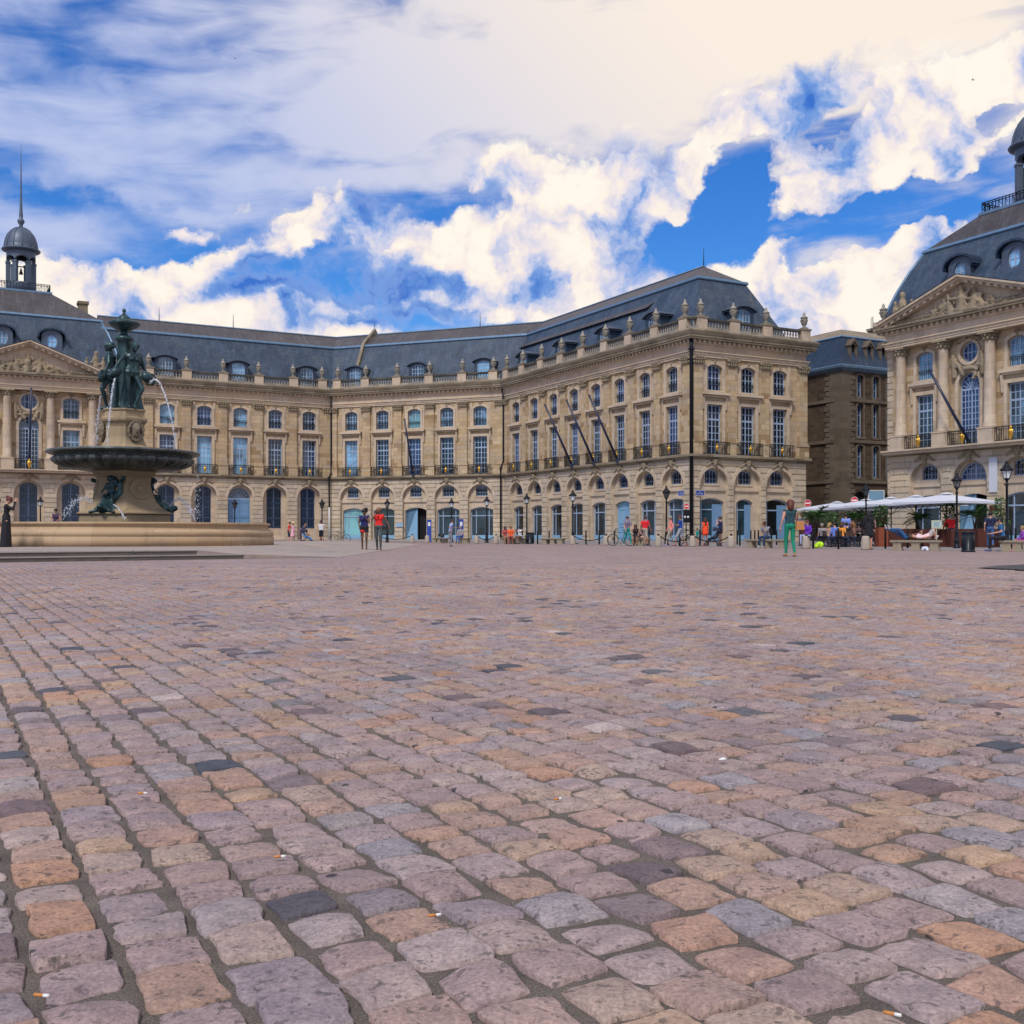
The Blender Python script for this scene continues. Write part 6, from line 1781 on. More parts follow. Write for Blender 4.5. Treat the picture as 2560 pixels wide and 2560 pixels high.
def lamp_mesh():
    parts = {}
    p = MB(); p.lathe([(.17, 0), (.17, .08), (.13, .1), (.12, .3), (.14, .34), (.11, .4), (.085, .75), (.09, .8), (.06, .86), (.055, 1.5), (.045, 2.62), (.07, 2.66), (.07, 2.7), (.04, 2.74), (.05, 2.84), (.09, 2.88), (.09, 2.9)], 12)
    parts['pole'] = p
    g = MB(); g.lathe([(.11, 2.93), (.21, 3.24)], 6, smooth=False); parts['lantern_glass'] = g
    r = MB()
    for k in range(6):
        a = math.pi / 3 * k; r.tube([(.11 * math.cos(a), .11 * math.sin(a), 2.92), (.212 * math.cos(a), .212 * math.sin(a), 3.25)], .012, 4)
    r.lathe([(.1, 2.9), (.13, 2.92), (.12, 2.94)], 12); r.lathe([(.23, 3.23), (.27, 3.26), (.26, 3.3), (.2, 3.36), (.13, 3.4), (.12, 3.47), (.07, 3.5), (.06, 3.54), (.08, 3.57), (.03, 3.63), (0, 3.66)], 12)
    parts['lantern_cap'] = r
    out = {}
    for n, b in parts.items():
        me = bpy.data.meshes.new(n); me.from_pydata(b.v, [], b.f); me.polygons.foreach_set('use_smooth', b.sm); me.materials.append(MAT['lampglass' if n == 'lantern_glass' else 'iron']); out[n] = me
    return out
LM_ = lamp_mesh()
LAMPS = [(101, 84.0, 'black street lamp rising behind the basin, in front of the leftmost grilled arch'), (587, 89.4, 'black street lamp in front of the blue arched door'),
         (805, 90.0, 'black street lamp beside the man in white tank top, near the downpipe'), (968, 88.5, 'black street lamp just behind the woman in red top'),
         (1129, 87.7, 'black street lamp behind the running boy, between two blue panels'), (1217, 82.8, 'black street lamp between two chained bollards in front of a shop window'),
         (1317, 77.3, 'black street lamp with the litter bin at its foot'), (1432, 71.5, 'black street lamp behind the bollard where a slack chain starts'),
         (1666, 65.5, 'black street lamp behind the man in pink shirt'), (2165, 62.0, 'black street lamp before the sooty building, rising above the parasols'),
         (2392, 51.5, 'black street lamp standing over the cyclist in red'), (2517, 43.3, 'tallest looking street lamp, at the right edge behind the seated man')]
for (px, Y, lab) in LAMPS:
    p = at(px, Y=Y); t = thing('street_lamp', lab, 'street lamp', p, 0, 'street lamps round the square')
    for n, me in LM_.items(): link(n, me, t, T(p.x, p.y, 0))

def bollard_mesh():
    b = MB(); b.lathe([(.19, 0), (.2, .05), (.185, .3), (.165, .52), (.145, .575), (.09, .6), (0, .605)], 18); me = bpy.data.meshes.new('bollard'); me.from_pydata(b.v, [], b.f); me.polygons.foreach_set('use_smooth', b.sm); me.materials.append(MAT['bollard']); box_uv(me); return me
BOL = bollard_mesh()
BOLLARDS = [(1031, 87.5, 'pale stone bollard in front of the open dark doorway'), (1068, 86.0, 'pale stone bollard beside the left blue panel'), (944, 90.0, 'pale stone bollard between the two walking women'),
            (1192, 80.0, 'pale stone bollard left of the lamp before the corner shop window'), (1240, 78.6, 'pale stone bollard by the downpipe at the bend of the palace'), (1432, 71.2, 'pale stone bollard with a pigeon at its foot'),
            (1515, 66.5, 'pale stone bollard left of the parked green bicycle'), (1646, 60.5, 'pale stone bollard right of the man in red T-shirt'), (1732, 58.5, 'pale stone bollard beside the child in teal'),
            (1828, 56.0, 'whitest stone bollard, right of the woman in navy'), (2015.5, 50.5, 'sandy stone bollard right of the woman in green trousers'), (2164, 46.5, 'white stone bollard behind the bare legs of the woman in black')]
BP = {}
for (px, Y, lab) in BOLLARDS:
    p = at(px, Y=Y); o = link('bollard', BOL, None, T(p.x, p.y, 0)); tag(o, lab, 'bollard', 'stone bollards along the cobbles'); BP[px] = p
def chain(a, b, label, sag=.34, ends=True):
    a = Vector(a) + Vector((0, 0, .62)); b = Vector(b) + Vector((0, 0, .62)); mb = MB(); pts = []
    L = (b - a).length; n = max(24, int(L / .13))
    for i in range(n + 1):
        t = i / n; p = a.lerp(b, t); p.z -= sag * 4 * t * (1 - t); pts.append(p)
    for i in range(n):
        d = (pts[i + 1] - pts[i]); mb.tube([pts[i] - d * .1, pts[i].lerp(pts[i + 1], .5) + Vector((0, 0, .0)), pts[i + 1] + d * .1], [.022, .034, .022], 6)
    for q in (a, b): mb.ball(q + Vector((0, 0, .02)), .075, 8, 6)
    tag(mb.build('chain', MAT['iron']), label, 'chain', 'slack chains between the bollards')
for a, b, lab in ((1192, 1240, 'slack black chain in front of the corner shop window'), (1432, 1515, 'slack black chain between pigeon bollard and bicycle bollard'), (1646, 1732, 'slack black chain past the men in pink and blue'),
                  (1732, 1828, 'slack black chain in front of the pushchair'), (1031, 944, 'slack black chain left of the open doorway'), (2015.5, 2164, 'slack black chain in front of the crowded terrace')):
    chain(BP[a], BP[b], lab)
pm_ = MB(); pm_.lathe([(.05, 0), (.05, .82), (.04, .86), (.055, .9), (.04, .95), (0, .97)], 10)
PM = bpy.data.meshes.new('post'); PM.from_pydata(pm_.v, [], pm_.f); PM.polygons.foreach_set('use_smooth', pm_.sm); PM.materials.append(MAT['iron'])
POSTS = [(1344, 74.5, 'behind the bin'), (1373, 77, 'behind the empty bench'), (1402, 76, 'at the right end of the empty bench'), (1465, 72, 'under the slack chain, left one'), (1498, 70, 'under the slack chain, right one'),
         (1536, 76, 'behind the bicycle wheel'), (1622.6, 66, 'behind the red T-shirt'), (1699.6, 60.5, 'before the man in blue'), (1750, 60, 'beside the teal child'), (1843, 70, 'right of the whitest bollard, left of a pair'), (1849.6, 63, 'right of the whitest bollard, right of a pair'),
         (1877, 72, 'left of the shop door behind the bench'), (1887, 68, 'in front of the blue shutter'), (1896, 68, 'touching the seated man'), (1928.5, 58, 'behind the seated man\'s back'), (1941.6, 68, 'left of the walking woman'),
         (2033, 50, 'right of the sandy bollard'), (2096, 49, 'under the terrace chain'), (2156, 47, 'left of the white bollard'), (2213.5, 50, 'before the orange planter'), (2269, 52, 'behind the reclining pair'), (2528, 48, 'behind the right-hand bench, left one'), (2539, 47, 'behind the right-hand bench, right one')]
for (px, Y, w) in POSTS:
    p = at(px, Y=Y); o = link('post', PM, None, T(p.x, p.y, 0)); tag(o, 'thin black iron post ' + w, 'post', 'thin iron posts along the street')

def bench(pa, pb, label, legs=3):
    a = Vector((pa.x, pa.y, 0)); b = Vector((pb.x, pb.y, 0)); d = b - a; L = d.length; rz = math.atan2(d.y, d.x); c = (a + b) / 2
    t = thing('bench', label, 'bench', c, rz, 'stone benches')
    F = T(c.x, c.y, 0, rz)
    s = MB(); s.box(-L / 2, L / 2, -.24, .24, .36, .43); s.box(-L / 2 + .02, L / 2 - .02, -.22, .22, .33, .36); s.build('seat', MAT['bench'], t, F)
    for i in range(legs):
        x = -L / 2 + .28 + (L - .56) * i / (legs - 1); g = MB()
        g.taper(x, 0, 0, .1, .2, .2, .17, .19); g.taper(x, 0, .1, .24, .17, .19, .15, .18); g.taper(x, 0, .24, .332, .15, .18, .2, .2)
        g.build('leg', MAT['bench'], t, F)
    return t
bench(at(1083, Y=84), at(1119, Y=83), 'stone bench with bags behind the running boy')
bench(at(1146, Y=82), at(1174, Y=81.2), 'stone bench under the right blue panel, one man on it')
bench(at(1254, Y=76.5), at(1312, Y=75.6), 'stone bench with three sitters left of the bin')
bench(at(1355, Y=74), at(1412, Y=73), 'empty stone bench right of the bin')
bench(at(1578, Y=65), at(1622, Y=64), 'stone bench with two women in dark dresses')
bench(at(1868, Y=53.5), at(1970, Y=51.5), 'stone bench with a man bent over his hands')
bench(at(2227, Y=44.2), at(2355, Y=43.2), 'stone bench on which two people lie, white bag beneath')
bench(at(2498, Y=42.2), at(2590, Y=41.5), 'stone bench at the right edge of the photo')

def bin_(px, Y, h, r, label):
    p = at(px, Y=Y); t = thing('litter_bin', label, 'litter bin', p)
    F = T(p.x, p.y, 0); b = MB(); b.lathe([(r * 1.12, 0), (r * 1.14, .05), (r, .09), (r, h - .06), (r * 1.0, h - .06)], 20)
    for k in range(24):
        a = 2 * math.pi * k / 24; b.tube([(r * 1.01 * math.cos(a), r * 1.01 * math.sin(a), .1), (r * 1.01 * math.cos(a), r * 1.01 * math.sin(a), h - .07)], .012, 4)
    b.build('drum', MAT['binmat'], t, F); c = MB(); c.lathe([(r * 1.06, h - .07), (r * 1.08, h - .02), (r * .95, h), (r * .6, h), (r * .58, h - .2), (0, h - .2)], 20); c.build('rim', MAT['binmat'], t, F)
bin_(1325.5, 76, .82, .27, 'black litter bin at the foot of a street lamp')
bin_(2420.5, 40.6, .78, .225, 'large black litter bin right of the reclining bench')

# blue info columns by the wall
for px, Y, lab in ((1073, 91.5, 'narrow blue information panel left of the glass shop front'), (1153, 88.5, 'narrow blue information panel right of the glass shop front')):
    p = at(px, Y=Y); t = thing('information_panel', lab, 'sign', p, 0, 'blue information panels'); F = T(p.x, p.y, 0)
    b = MB(); b.box(-.19, .19, -.06, .06, .1, 1.95); b.box(-.24, .24, -.08, .08, 0, .1); b.build('panel', MAT['signblue'], t, F)
    w = MB(); w.box(-.1, .1, -.066, -.061, 1.4, 1.72); w.build('pictogram', MAT['white'], t, F)
def text_mesh(body, size, mat, name, parent, F):
    c = bpy.data.curves.new(name, 'FONT'); c.body = body; c.size = size; c.align_x = 'CENTER'; c.align_y = 'CENTER'; c.extrude = .002
    o = bpy.data.objects.new('tmp', c); col.objects.link(o); dg = bpy.context.evaluated_depsgraph_get(); me = bpy.data.meshes.new_from_object(o.evaluated_get(dg)); bpy.data.objects.remove(o)
    me.materials.clear(); me.materials.append(mat); return link(name, me, parent, F @ Matrix.Rotation(R_(90), 4, 'X'))
def plate(F, w, h, label, lines, mat='signblue', size=.1):
    o = F.translation; t = thing('street_sign', label, 'sign', (o.x, o.y, o.z))
    b = MB(); b.box(-w / 2, w / 2, -.03, .0, -h / 2, h / 2); b.build('plate', MAT[mat], t, F)
    f = MB(); ring_frame(f, [(-w / 2, -h / 2), (w / 2, -h / 2), (w / 2, h / 2), (-w / 2, h / 2)], .02, -.036, -.03); f.build('border', MAT['white'], t, F)
    for i, l in enumerate(lines): text_mesh(l, size, MAT['white'], 'lettering', t, F @ T(0, -.036, (len(lines) / 2 - .5 - i) * size * 1.3))
plate(FR @ T(29.95, -.1, 3.95), .72, .42, 'small blue enamel street plate left of the corner downpipe', ['PLACE', 'DE LA BOURSE'], size=.085)
plate(FE @ T(.72, -.1, 3.95), .86, .42, 'wider blue enamel street plate right of the corner downpipe', ['RUE', 'SAINT-REMY'], size=.11)
plate(FM @ T(8.62, -.12, 1.72), .8, .42, 'pale blue notice plate on the wall left of the open doorway', ['INFO'], 'paint_door', .16)

def no_entry(px, Y, zc, r, label, extra=False):
    p = at(px, Y=Y); t = thing('road_sign', label, 'road sign', p, 0, 'no entry signs'); F = T(p.x, p.y, 0)
    b = MB(); b.tube([(0, .05, 0), (0, .05, zc + r)], .03, 8); b.build('pole', MAT['iron'], t, F)
    d = MB(); g = circle(0, zc, r, r, 28); d.poly_prism(g, -.02, .0); d.build('disc', MAT['red'], t, F)
    w = MB(); w.box(-r * .68, r * .68, -.026, -.021, zc - r * .18, zc + r * .18); w.build('bar', MAT['white'], t, F)
    w = MB(); ring_frame(w, circle(0, zc, r, r, 28), r * .08, -.026, -.02); w.build('rim', MAT['white'], t, F)
    if extra:
        k = MB(); k.box(-.15, .2, .0, .16, zc - .95, zc - r - .04); k.build('signal_box', MAT['iron'], t, F)
        for s in (-.08, .1):
            l = MB(); l.lathe([(0, 0), (.06, .0), (.07, -.03)], 10); l.build('signal_lens', MAT['white'], t, F @ T(s, -.01, zc - .62) @ Matrix.Rotation(R_(90), 4, 'X'))
    else:
        k = MB(); k.box(-.17, .17, -.015, .01, zc - r - .42, zc - r - .06); k.build('subplate', MAT['white'], t, F)
no_entry(1716, 62, 2.3, .165, 'red no entry sign over a dark signal box at the palace corner', True)
no_entry(2019, 78, 2.95, .26, 'red no entry sign at the far end of the palace, left of the parasols')
no_entry(2136, 70, 2.9, .24, 'red no entry sign showing above the parasols')

# flag poles slanting from the balconies
def flagpole(F, x, tip, label, z0=7.1):
    a = F @ Vector((x, -.45, z0)); b = F @ Vector(tip); t = MB()
    t.tube([(0, 0, 0), b - a], [.12, .085], 8); t.ball(b - a, .1, 8, 6); t.box(-.12, .12, -.12, .12, -.25, .1)
    o = t.build('flagpole', MAT['navy_pole'], None, T(a.x, a.y, a.z)); tag(o, label, 'flagpole', 'bare flagpoles on the balconies')
MAT['navy_pole'] = simple('navy_paint', (.012, .02, .06), .4, 0, .2, 4)
flagpole(FM, 10.4, (10.1, -1.9, 12.9), 'bare navy flagpole slanting up in the middle of the angled facade')
for k, x in enumerate((13.9, 17.7, 21.4)): flagpole(FR, x + .1, (x - .6, -2.9, 12.6), ('left', 'middle', 'right')[k] + ' one of three bare navy flagpoles on the long facade')
flagpole(FP, 7.3, (5.7, -2.6, 12.3), 'bare navy flagpole on the right pavilion before the arched window', 7.1)
flagpole(FL, -30.65, (-30.6, -2.4, 14.6), 'pale slender flagpole before the arched window of the left pavilion')
bn = MB(); bn.box(-.32, .32, -.14, -.06, 2.9 + .6, 5.9); o = bn.build('wall_banner', MAT['canvas'], None, FP @ T(8.95, 0, .1)); tag(o, 'tall pale vertical sign on the pier of the right pavilion', 'sign')
bn = MB(); bn.box(-.28, .28, -.12, -.055, 2.05, 2.6); o = bn.build('wall_plaque', MAT['corten'], None, FP @ T(8.95, 0, .1)); tag(o, 'small brown plaque low on the pier of the right pavilion', 'sign')

# ------------------------------------------------------------------ café terrace
DECK = .16
tp = [at(2045, Y=62), at(2200, Y=56.5), at(2640, Y=47.5), at(2640, Y=60), at(2300, Y=70), at(2120, Y=74)]
def umbrella(px, Y, label, half=1.95, zt=2.86, zr=2.42, rz=None):
    p = at(px, Y=Y); rz = math.atan2(U.y, U.x) if rz is None else rz
    t = thing('parasol', label, 'parasol', p, rz, 'large pale parasols over the terrace'); F = T(p.x, p.y, 0, rz)
    n = 10; c = MB(); vs = []; fs = []
    g = [-1 + 2 * i / n for i in range(n + 1)]
    for a in g:
        for b in g:
            m = max(abs(a), abs(b)); rib = abs(abs(a) - abs(b))
            z = zt - (zt - zr) * (m ** 1.05) - .05 * math.sin(math.pi * min(m, 1)) * rib
            vs.append((a * half, b * half, z))
    N = n + 1
    for i in range(n):
        for j in range(n): fs.append((i * N + j, (i + 1) * N + j, (i + 1) * N + j + 1, i * N + j + 1))
    c.add(vs, fs, 0, True)
    rim = [(-1, -1), (1, -1), (1, 1), (-1, 1)]
    for i in range(4):
        a, b = rim[i], rim[(i + 1) % 4]
        c.add([(a[0] * half, a[1] * half, zr), (b[0] * half, b[1] * half, zr), (b[0] * half, b[1] * half, zr - .12), (a[0] * half, a[1] * half, zr - .12)], [(0, 1, 2, 3)])
    c.taper(0, 0, zt - .02, zt + .08, .3, .3, .05, .05)
    c.build('canopy', MAT['canvas'], t, F)
    m = MB(); m.tube([(0, 0, 0), (0, 0, zt)], .035, 8); m.box(-.3, .3, -.3, .3, 0, .06); m.build('pole', MAT['iron'], t, F)
    r = MB()
    for a in range(8):
        d = Vector((math.cos(math.pi / 4 * a), math.sin(math.pi / 4 * a), 0)); e = half * (1.35 if a % 2 else .96)
        r.tube([Vector((0, 0, zt - .06)), d * e + Vector((0, 0, zr - .02))], .014, 4); r.tube([Vector((0, 0, zr - .55)), d * e * .5 + Vector((0, 0, (zt + zr) / 2 - .05))], .014, 4)
    r.build('ribs', MAT['iron'], t, F)
umbrella(2093, 73, 'farthest left pale parasol, its tip reaching the end of the palace')
umbrella(2166, 68, 'pale parasol second from the left, under the lamp')
umbrella(2228, 64.5, 'middle pale parasol before the edge of the right pavilion')
umbrella(2290, 61.5, 'pale parasol fourth from the left, over the menu board')
umbrella(2366, 58, 'pale parasol farthest to the right, beside the tall lamp')
# planters
def planter(px0, px1, Y, h, label, mat='corten', d=.6):
    a = at(px0, Y=Y); b = at(px1, Y=Y); c = (a + b) / 2; L = (b - a).length; t = thing('planter', label, 'planter', c, 0, 'rusty steel planters'); F = T(c.x, c.y, 0)
    m = MB(); m.panel([(-L / 2, 0), (L / 2, 0), (L / 2, h), (-L / 2, h)], [], 0, 0); m.box(-L / 2, L / 2, 0.001, .04, 0, h); m.box(-L / 2, L / 2, d - .04, d, 0, h); m.box(-L / 2, -L / 2 + .04, .04, d - .04, 0, h); m.box(L / 2 - .04, L / 2, .04, d - .04, 0, h)
    m.build('trough', MAT[mat], t, F); s = MB(); s.box(-L / 2 + .04, L / 2 - .04, .04, d - .04, h - .12, h - .06); s.build('soil', MAT['wood'], t, F)
planter(2197, 2221, 58, 1.05, 'orange rusty planter at the corner of the terrace', 'corten_light')
planter(2222, 2300, 58.5, .98, 'dark rusty planter behind the reclining pair'); planter(2302, 2372, 57, .95, 'dark rusty planter under the menu board'); planter(2378, 2440, 56, .96, 'dark rusty planter behind the cyclist and bin'); planter(2445, 2500, 55, .97, 'dark rusty planter beside the man walking in navy')
planter(2004, 2024, 62, 1.0, 'short dark rusty planter by the end wall of the palace')
def shrub(px, Y, z0, h, w, label, kind='palm', seed=1, pot=False):
    p = at(px, Y=Y); r = random.Random(seed); t = thing('potted_palm' if kind == 'palm' else 'shrub', label, 'plant', p, 0, 'plants on the terrace'); F = T(p.x, p.y, 0)
    st = MB(); lf = MB()
    if kind == 'palm':
        for k in range(4): st.tube([(r.gauss(0, .05), r.gauss(0, .05), z0), (r.gauss(0, .12), r.gauss(0, .12), z0 + h * .55)], [.05, .03], 6)
        for k in range(26):
            a = r.uniform(0, 6.28); e = r.uniform(-.1, 1.1); L = r.uniform(.6, 1.0) * w; o = Vector((0, 0, z0 + h * r.uniform(.45, .65)))
            d = Vector((math.cos(a) * math.cos(e), math.sin(a) * math.cos(e), math.sin(e))); pts = [o + d * L * s + Vector((0, 0, -.5 * L * s * s)) for s in (0, .33, .66, 1)]
            sd = d.cross(Vector((0, 0, 1))).normalized()
            for i in range(14):
                s = .15 + .85 * i / 13; q = o + d * L * s + Vector((0, 0, -.5 * L * s * s))
                for sg in (-1, 1):
                    l = .26 * w * (1.1 - abs(s - .5)); e2 = q + sd * sg * l + d * l * .6 + Vector((0, 0, r.uniform(-.12, .05)))
                    lf.add([q - d * .025, q + d * .03, e2], [(0, 1, 2)], r.random() < .45)
    else:
        for k in range(7):
            a = r.uniform(0, 6.28); st.tube([(0, 0, z0), (math.cos(a) * w * .3, math.sin(a) * w * .3, z0 + h * r.uniform(.5, .9))], [.03, .012], 5)
        for k in range(520):
            a = r.uniform(0, 6.28); rr_ = w * .55 * math.sqrt(r.random()) * (1 + .3 * math.sin(3 * a + seed)); zz = z0 + .12 * h + .88 * h * r.random()
            rr_ *= (1 - .45 * ((zz - z0) / h) ** 2); q = Vector((math.cos(a) * rr_, math.sin(a) * rr_, zz)); s = r.uniform(.05, .1)
            d1 = Vector((r.gauss(0, 1), r.gauss(0, 1), r.gauss(0, .6))).normalized() * s; d2 = Vector((r.gauss(0, 1), r.gauss(0, 1), r.gauss(0, 1))).normalized() * s * .5
            lf.add([q - d1, q + d2, q + d1, q - d2], [(0, 1, 2, 3)], int(r.random() < .5))
    st.build('stems', MAT['wood'], t, F); lf.build('foliage', [MAT['leaf'], MAT['leaf_dark']], t, F)
    if pot: pt = MB(); pt.lathe([(.2, 0), (.3, z0 * .9), (.32, z0), (.26, z0), (0, z0 - .04)], 14); pt.build('pot', MAT['corten'], t, F)
shrub(2043, 63, .8, 1.5, 1.5, 'bushy palm at the left end of the terrace, behind the person in purple', 'palm', 1); shrub(2020, 65, .8, 1.4, 1.0, 'palm touching the end wall of the palace', 'palm', 2)
shrub(2084, 62, .7, 1.3, .9, 'pale leafy shrub behind the seated guests', 'bush', 3); shrub(2142, 60, .8, 1.35, 1.2, 'bright green palm right of the man in light blue shirt', 'palm', 4); shrub(2205, 60, 1.0, 1.3, 1.0, 'dark shrub over the orange planter', 'bush', 5)
shrub(2296, 59, .95, 1.0, 1.0, 'low green palm left of the menu board', 'palm', 6); shrub(2372, 57.5, .9, 1.45, 1.0, 'upright green shrub behind the cyclist', 'bush', 7); shrub(2438, 56.5, .9, 1.4, 1.5, 'broad green palm right of the cyclist', 'palm', 8); shrub(2500, 54, .9, 1.6, .8, 'dark shrub behind the rightmost lamp', 'bush', 9)
# menu board
p = at(2341.5, Y=56.6); t = thing('menu_board', 'pale framed menu board on the planter wall', 'sign', p); F = T(p.x, p.y, 0)
m = MB(); m.box(-.28, .28, -.03, .0, .98, 1.42); m.box(-.02, .02, 0, .03, 0, 1.0); m.build('frame', simple('cream_frame', (.5, .47, .3), .6), t, F); m = MB(); m.box(-.24, .24, -.035, -.031, 1.04, 1.38); m.build('sheet', simple('pale_menu', (.45, .6, .62), .6), t, F)
m = MB()
for i in range(5): m.box(-.18, .16 - .04 * (i % 3), -.038, -.036, 1.32 - .055 * i, 1.335 - .055 * i)
m.build('print', MAT['iron'], t, F)
p = at(2208, Y=63); t = thing('street_sign', 'square pale blue sign hanging above the terrace on the sooty building', 'sign', at(2190, Y=97)); 
q = at(2190, Y=97); m = MB(); m.box(-.75, .75, -.05, 0, 3.2, 4.7); m.build('plate', MAT['paint_door'], t, T(q.x, q.y, 0)); m = MB(); ring_frame(m, [(-.75, 3.2), (.75, 3.2), (.75, 4.7), (-.75, 4.7)], .08, -.07, -.051); m.build('border', MAT['white'], t, T(q.x, q.y, 0))
# chairs and tables of the terrace
def cafe_chair_mesh():
    m = MB(); m.box(-.2, .2, -.2, .2, .43, .46)
    for sx in (-1, 1):
        m.tube([(sx * .18, -.18, .43), (sx * .2, -.22, 0)], .014, 5); m.tube([(sx * .18, .18, 0), (sx * .18, .18, .5), (sx * .17, .24, .86)], .014, 5)
    me = bpy.data.meshes.new('frame'); me.from_pydata(m.v, [], m.f); me.materials.append(MAT['iron'])
    b = MB(); b.box(-.19, .19, .2, .235, .56, .86); bm = bpy.data.meshes.new('backrest'); bm.from_pydata(b.v, [], b.f); bm.materials.append(MAT['wood']); return me, bm
CC = cafe_chair_mesh()
def cafe_chair(p, rz, label): 
    t = thing('cafe_chair', label, 'chair', p, rz, 'dark cafe chairs on the terrace'); F = T(p[0], p[1], 0, rz); link('frame', CC[0], t, F); link('backrest', CC[1], t, F)
def cafe_table(p, label):
    t = thing('cafe_table', label, 'table', p, 0, 'small round cafe tables'); F = T(p[0], p[1], 0)
    m = MB(); m.lathe([(0, .72), (.34, .72), (.35, .735), (.34, .75), (0, .75)], 20); m.build('tabletop', MAT['steel'], t, F); m = MB(); m.lathe([(.22, 0), (.2, .03), (.03, .06), (.03, .72)], 10); m.build('leg', MAT['iron'], t, F)
for (px, Y, lab) in ((2078, 58, 'round cafe table before the blue-and-white shirt'), (2112, 60.5, 'round cafe table in the middle of the guests'), (2150, 57, 'round cafe table beside the woman in black'), (2060, 61, 'round cafe table by the palm on the left')): cafe_table(at(px, Y=Y), lab)
for (px, Y, rz, lab) in ((2068, 58.6, 1.2, 'dark cafe chair left of the front table'), (2131, 57.2, -1.4, 'dark cafe chair left of the woman in black'), (2188, 59, 2.0, 'dark cafe chair beside the orange planter')): cafe_chair(at(px, Y=Y), rz, lab)

# ------------------------------------------------------------------ bicycles, pushchair
def bicycle(p, rz, label, paint='bikegreen', basket=False):
    t = thing('bicycle', label, 'bicycle', p, rz, 'bicycles'); F = T(p[0], p[1], 0, rz); R0 = .335
    def wheel(x):
        m = MB(); pts = [(x + R0 * math.cos(a), 0, R0 + .012 + R0 * math.sin(a)) for a in [2 * math.pi * k / 28 for k in range(29)]]; m.tube(pts, .022, 6)
        w = m.build('wheel', MAT['tyre'], t, F); s = MB()
        for k in range(14): a = 2 * math.pi * k / 14; s.tube([(x, 0, R0 + .012), (x + R0 * .97 * math.cos(a), 0, R0 + .012 + R0 * .97 * math.sin(a))], .004, 3)
        s.tube([(x, -.05, R0 + .012), (x, .05, R0 + .012)], .025, 8); s.build('spokes', MAT['steel'], w, F)
    wheel(-.52); wheel(.52)
    f = MB(); bb = (-.06, 0, .3); st = (-.2, 0, .78); hd = (.36, 0, .82); hb = (.39, 0, .66)
    for a, b in ((bb, st), (st, hd), (bb, hb), (hd, hb)): f.tube([a, b], .017, 6)
    for s in (-1, 1): f.tube([(-.52, s * .04, .347), bb], .011, 5); f.tube([(-.52, s * .04, .347), (-.19, s * .01, .74)], .01, 5); f.tube([(.52, s * .04, .347), (.4, s * .03, .64)], .013, 5)
    f.tube([bb, (.02, .08, .16)], .012, 5); f.box(-.02, .08, .07, .16, .14, .165); f.build('frame', MAT[paint], t, F)
    s = MB(); s.tube([st, (-.23, 0, .9)], .013, 6); s.taper(-.22, 0, .9, .95, .12, .05, .14, .07); s.build('saddle', MAT['tyre'], t, F)
    h = MB(); h.tube([hd, (.34, 0, .98)], .014, 6); h.tube([(.22, -.27, .97), (.33, -.2, 1.0), (.36, 0, .99), (.33, .2, 1.0), (.22, .27, .97)], .013, 6); h.build('handlebar', MAT['iron'], t, F)
    return t
bicycle(at(851, Y=91), 0.1, 'dark bicycle leaning in front of the teal shop window')
bicycle(at(1553, Y=63.5), 2.75, 'dark green bicycle held by the man in teal trousers')
bicycle(at(1712, Y=61.5), 1.9, 'bicycle parked behind the man in blue T-shirt')
bicycle(at(2381, Y=57.0), 1.45, 'bicycle ridden by the person in red jacket')
def pushchair(p, rz, label, c, c2):
    t = thing('pushchair', label, 'pushchair', p, rz); F = T(p[0], p[1], 0, rz)
    f = MB()
    for s in (-1, 1): f.tube([(-.42, s * .22, 1.02), (.3, s * .24, .12)], .016, 6); f.tube([(-.3, s * .24, .12), (.2, s * .22, .72)], .016, 6)
    f.tube([(-.42, -.22, 1.02), (-.42, .22, 1.02)], .018, 6); f.build('frame', MAT['iron'], t, F)
    for x, y in ((.34, -.24), (.34, .24), (-.34, -.24), (-.34, .24)):
        w = MB(); pts = [(x + .1 * math.cos(a), y, .12 + .1 * math.sin(a)) for a in [2 * math.pi * k / 16 for k in range(17)]]; w.tube(pts, .025, 6); w.tube([(x, y - .03, .12), (x, y + .03, .12)], .03, 8); w.build('wheel', MAT['tyre'], t, F)
    caps = [(Vector((-.2, y, .5)), Vector((.2, y, .42)), .08, .08) for y in (-.12, 0, .12)] + [(Vector((-.2, y, .5)), Vector((-.3, y, .9)), .08, .07) for y in (-.12, 0, .12)] + [(Vector((.2, y, .42)), Vector((.34, y, .25)), .06, .06) for y in (-.1, .1)]
    relief('seat', caps, .03, pmat('push_%.2f%.2f' % c[:2], c), t, F)
    h = MB()
    for k in range(9):
        a0 = R_(70 + 10 * k); a1 = R_(80 + 10 * k)
        for q in range(8):
            b0 = math.pi * q / 8; b1 = math.pi * (q + 1) / 8
            pt = lambda a, b: (-.12 + .36 * math.cos(a) * 1.0, .25 * math.cos(b) * (1), .72 + .36 * math.sin(a) * (.4 + .6 * math.sin(b)))
            h.add([pt(a0, b0), pt(a1, b0), pt(a1, b1), pt(a0, b1)], [(0, 1, 2, 3)], 0, True)
    h.build('hood', pmat('hood_%.2f%.2f' % c2[:2], c2), t, F)
pushchair(at(768, Y=84.5), 0.0, 'dark pushchair with bright blue bag among the group at the left', (.05, .22, .6), (.01, .012, .03))
pushchair(at(1782, Y=59.5), 2.9, 'black pushchair between the women in orange and navy', (.012, .014, .03), (.012, .013, .028))
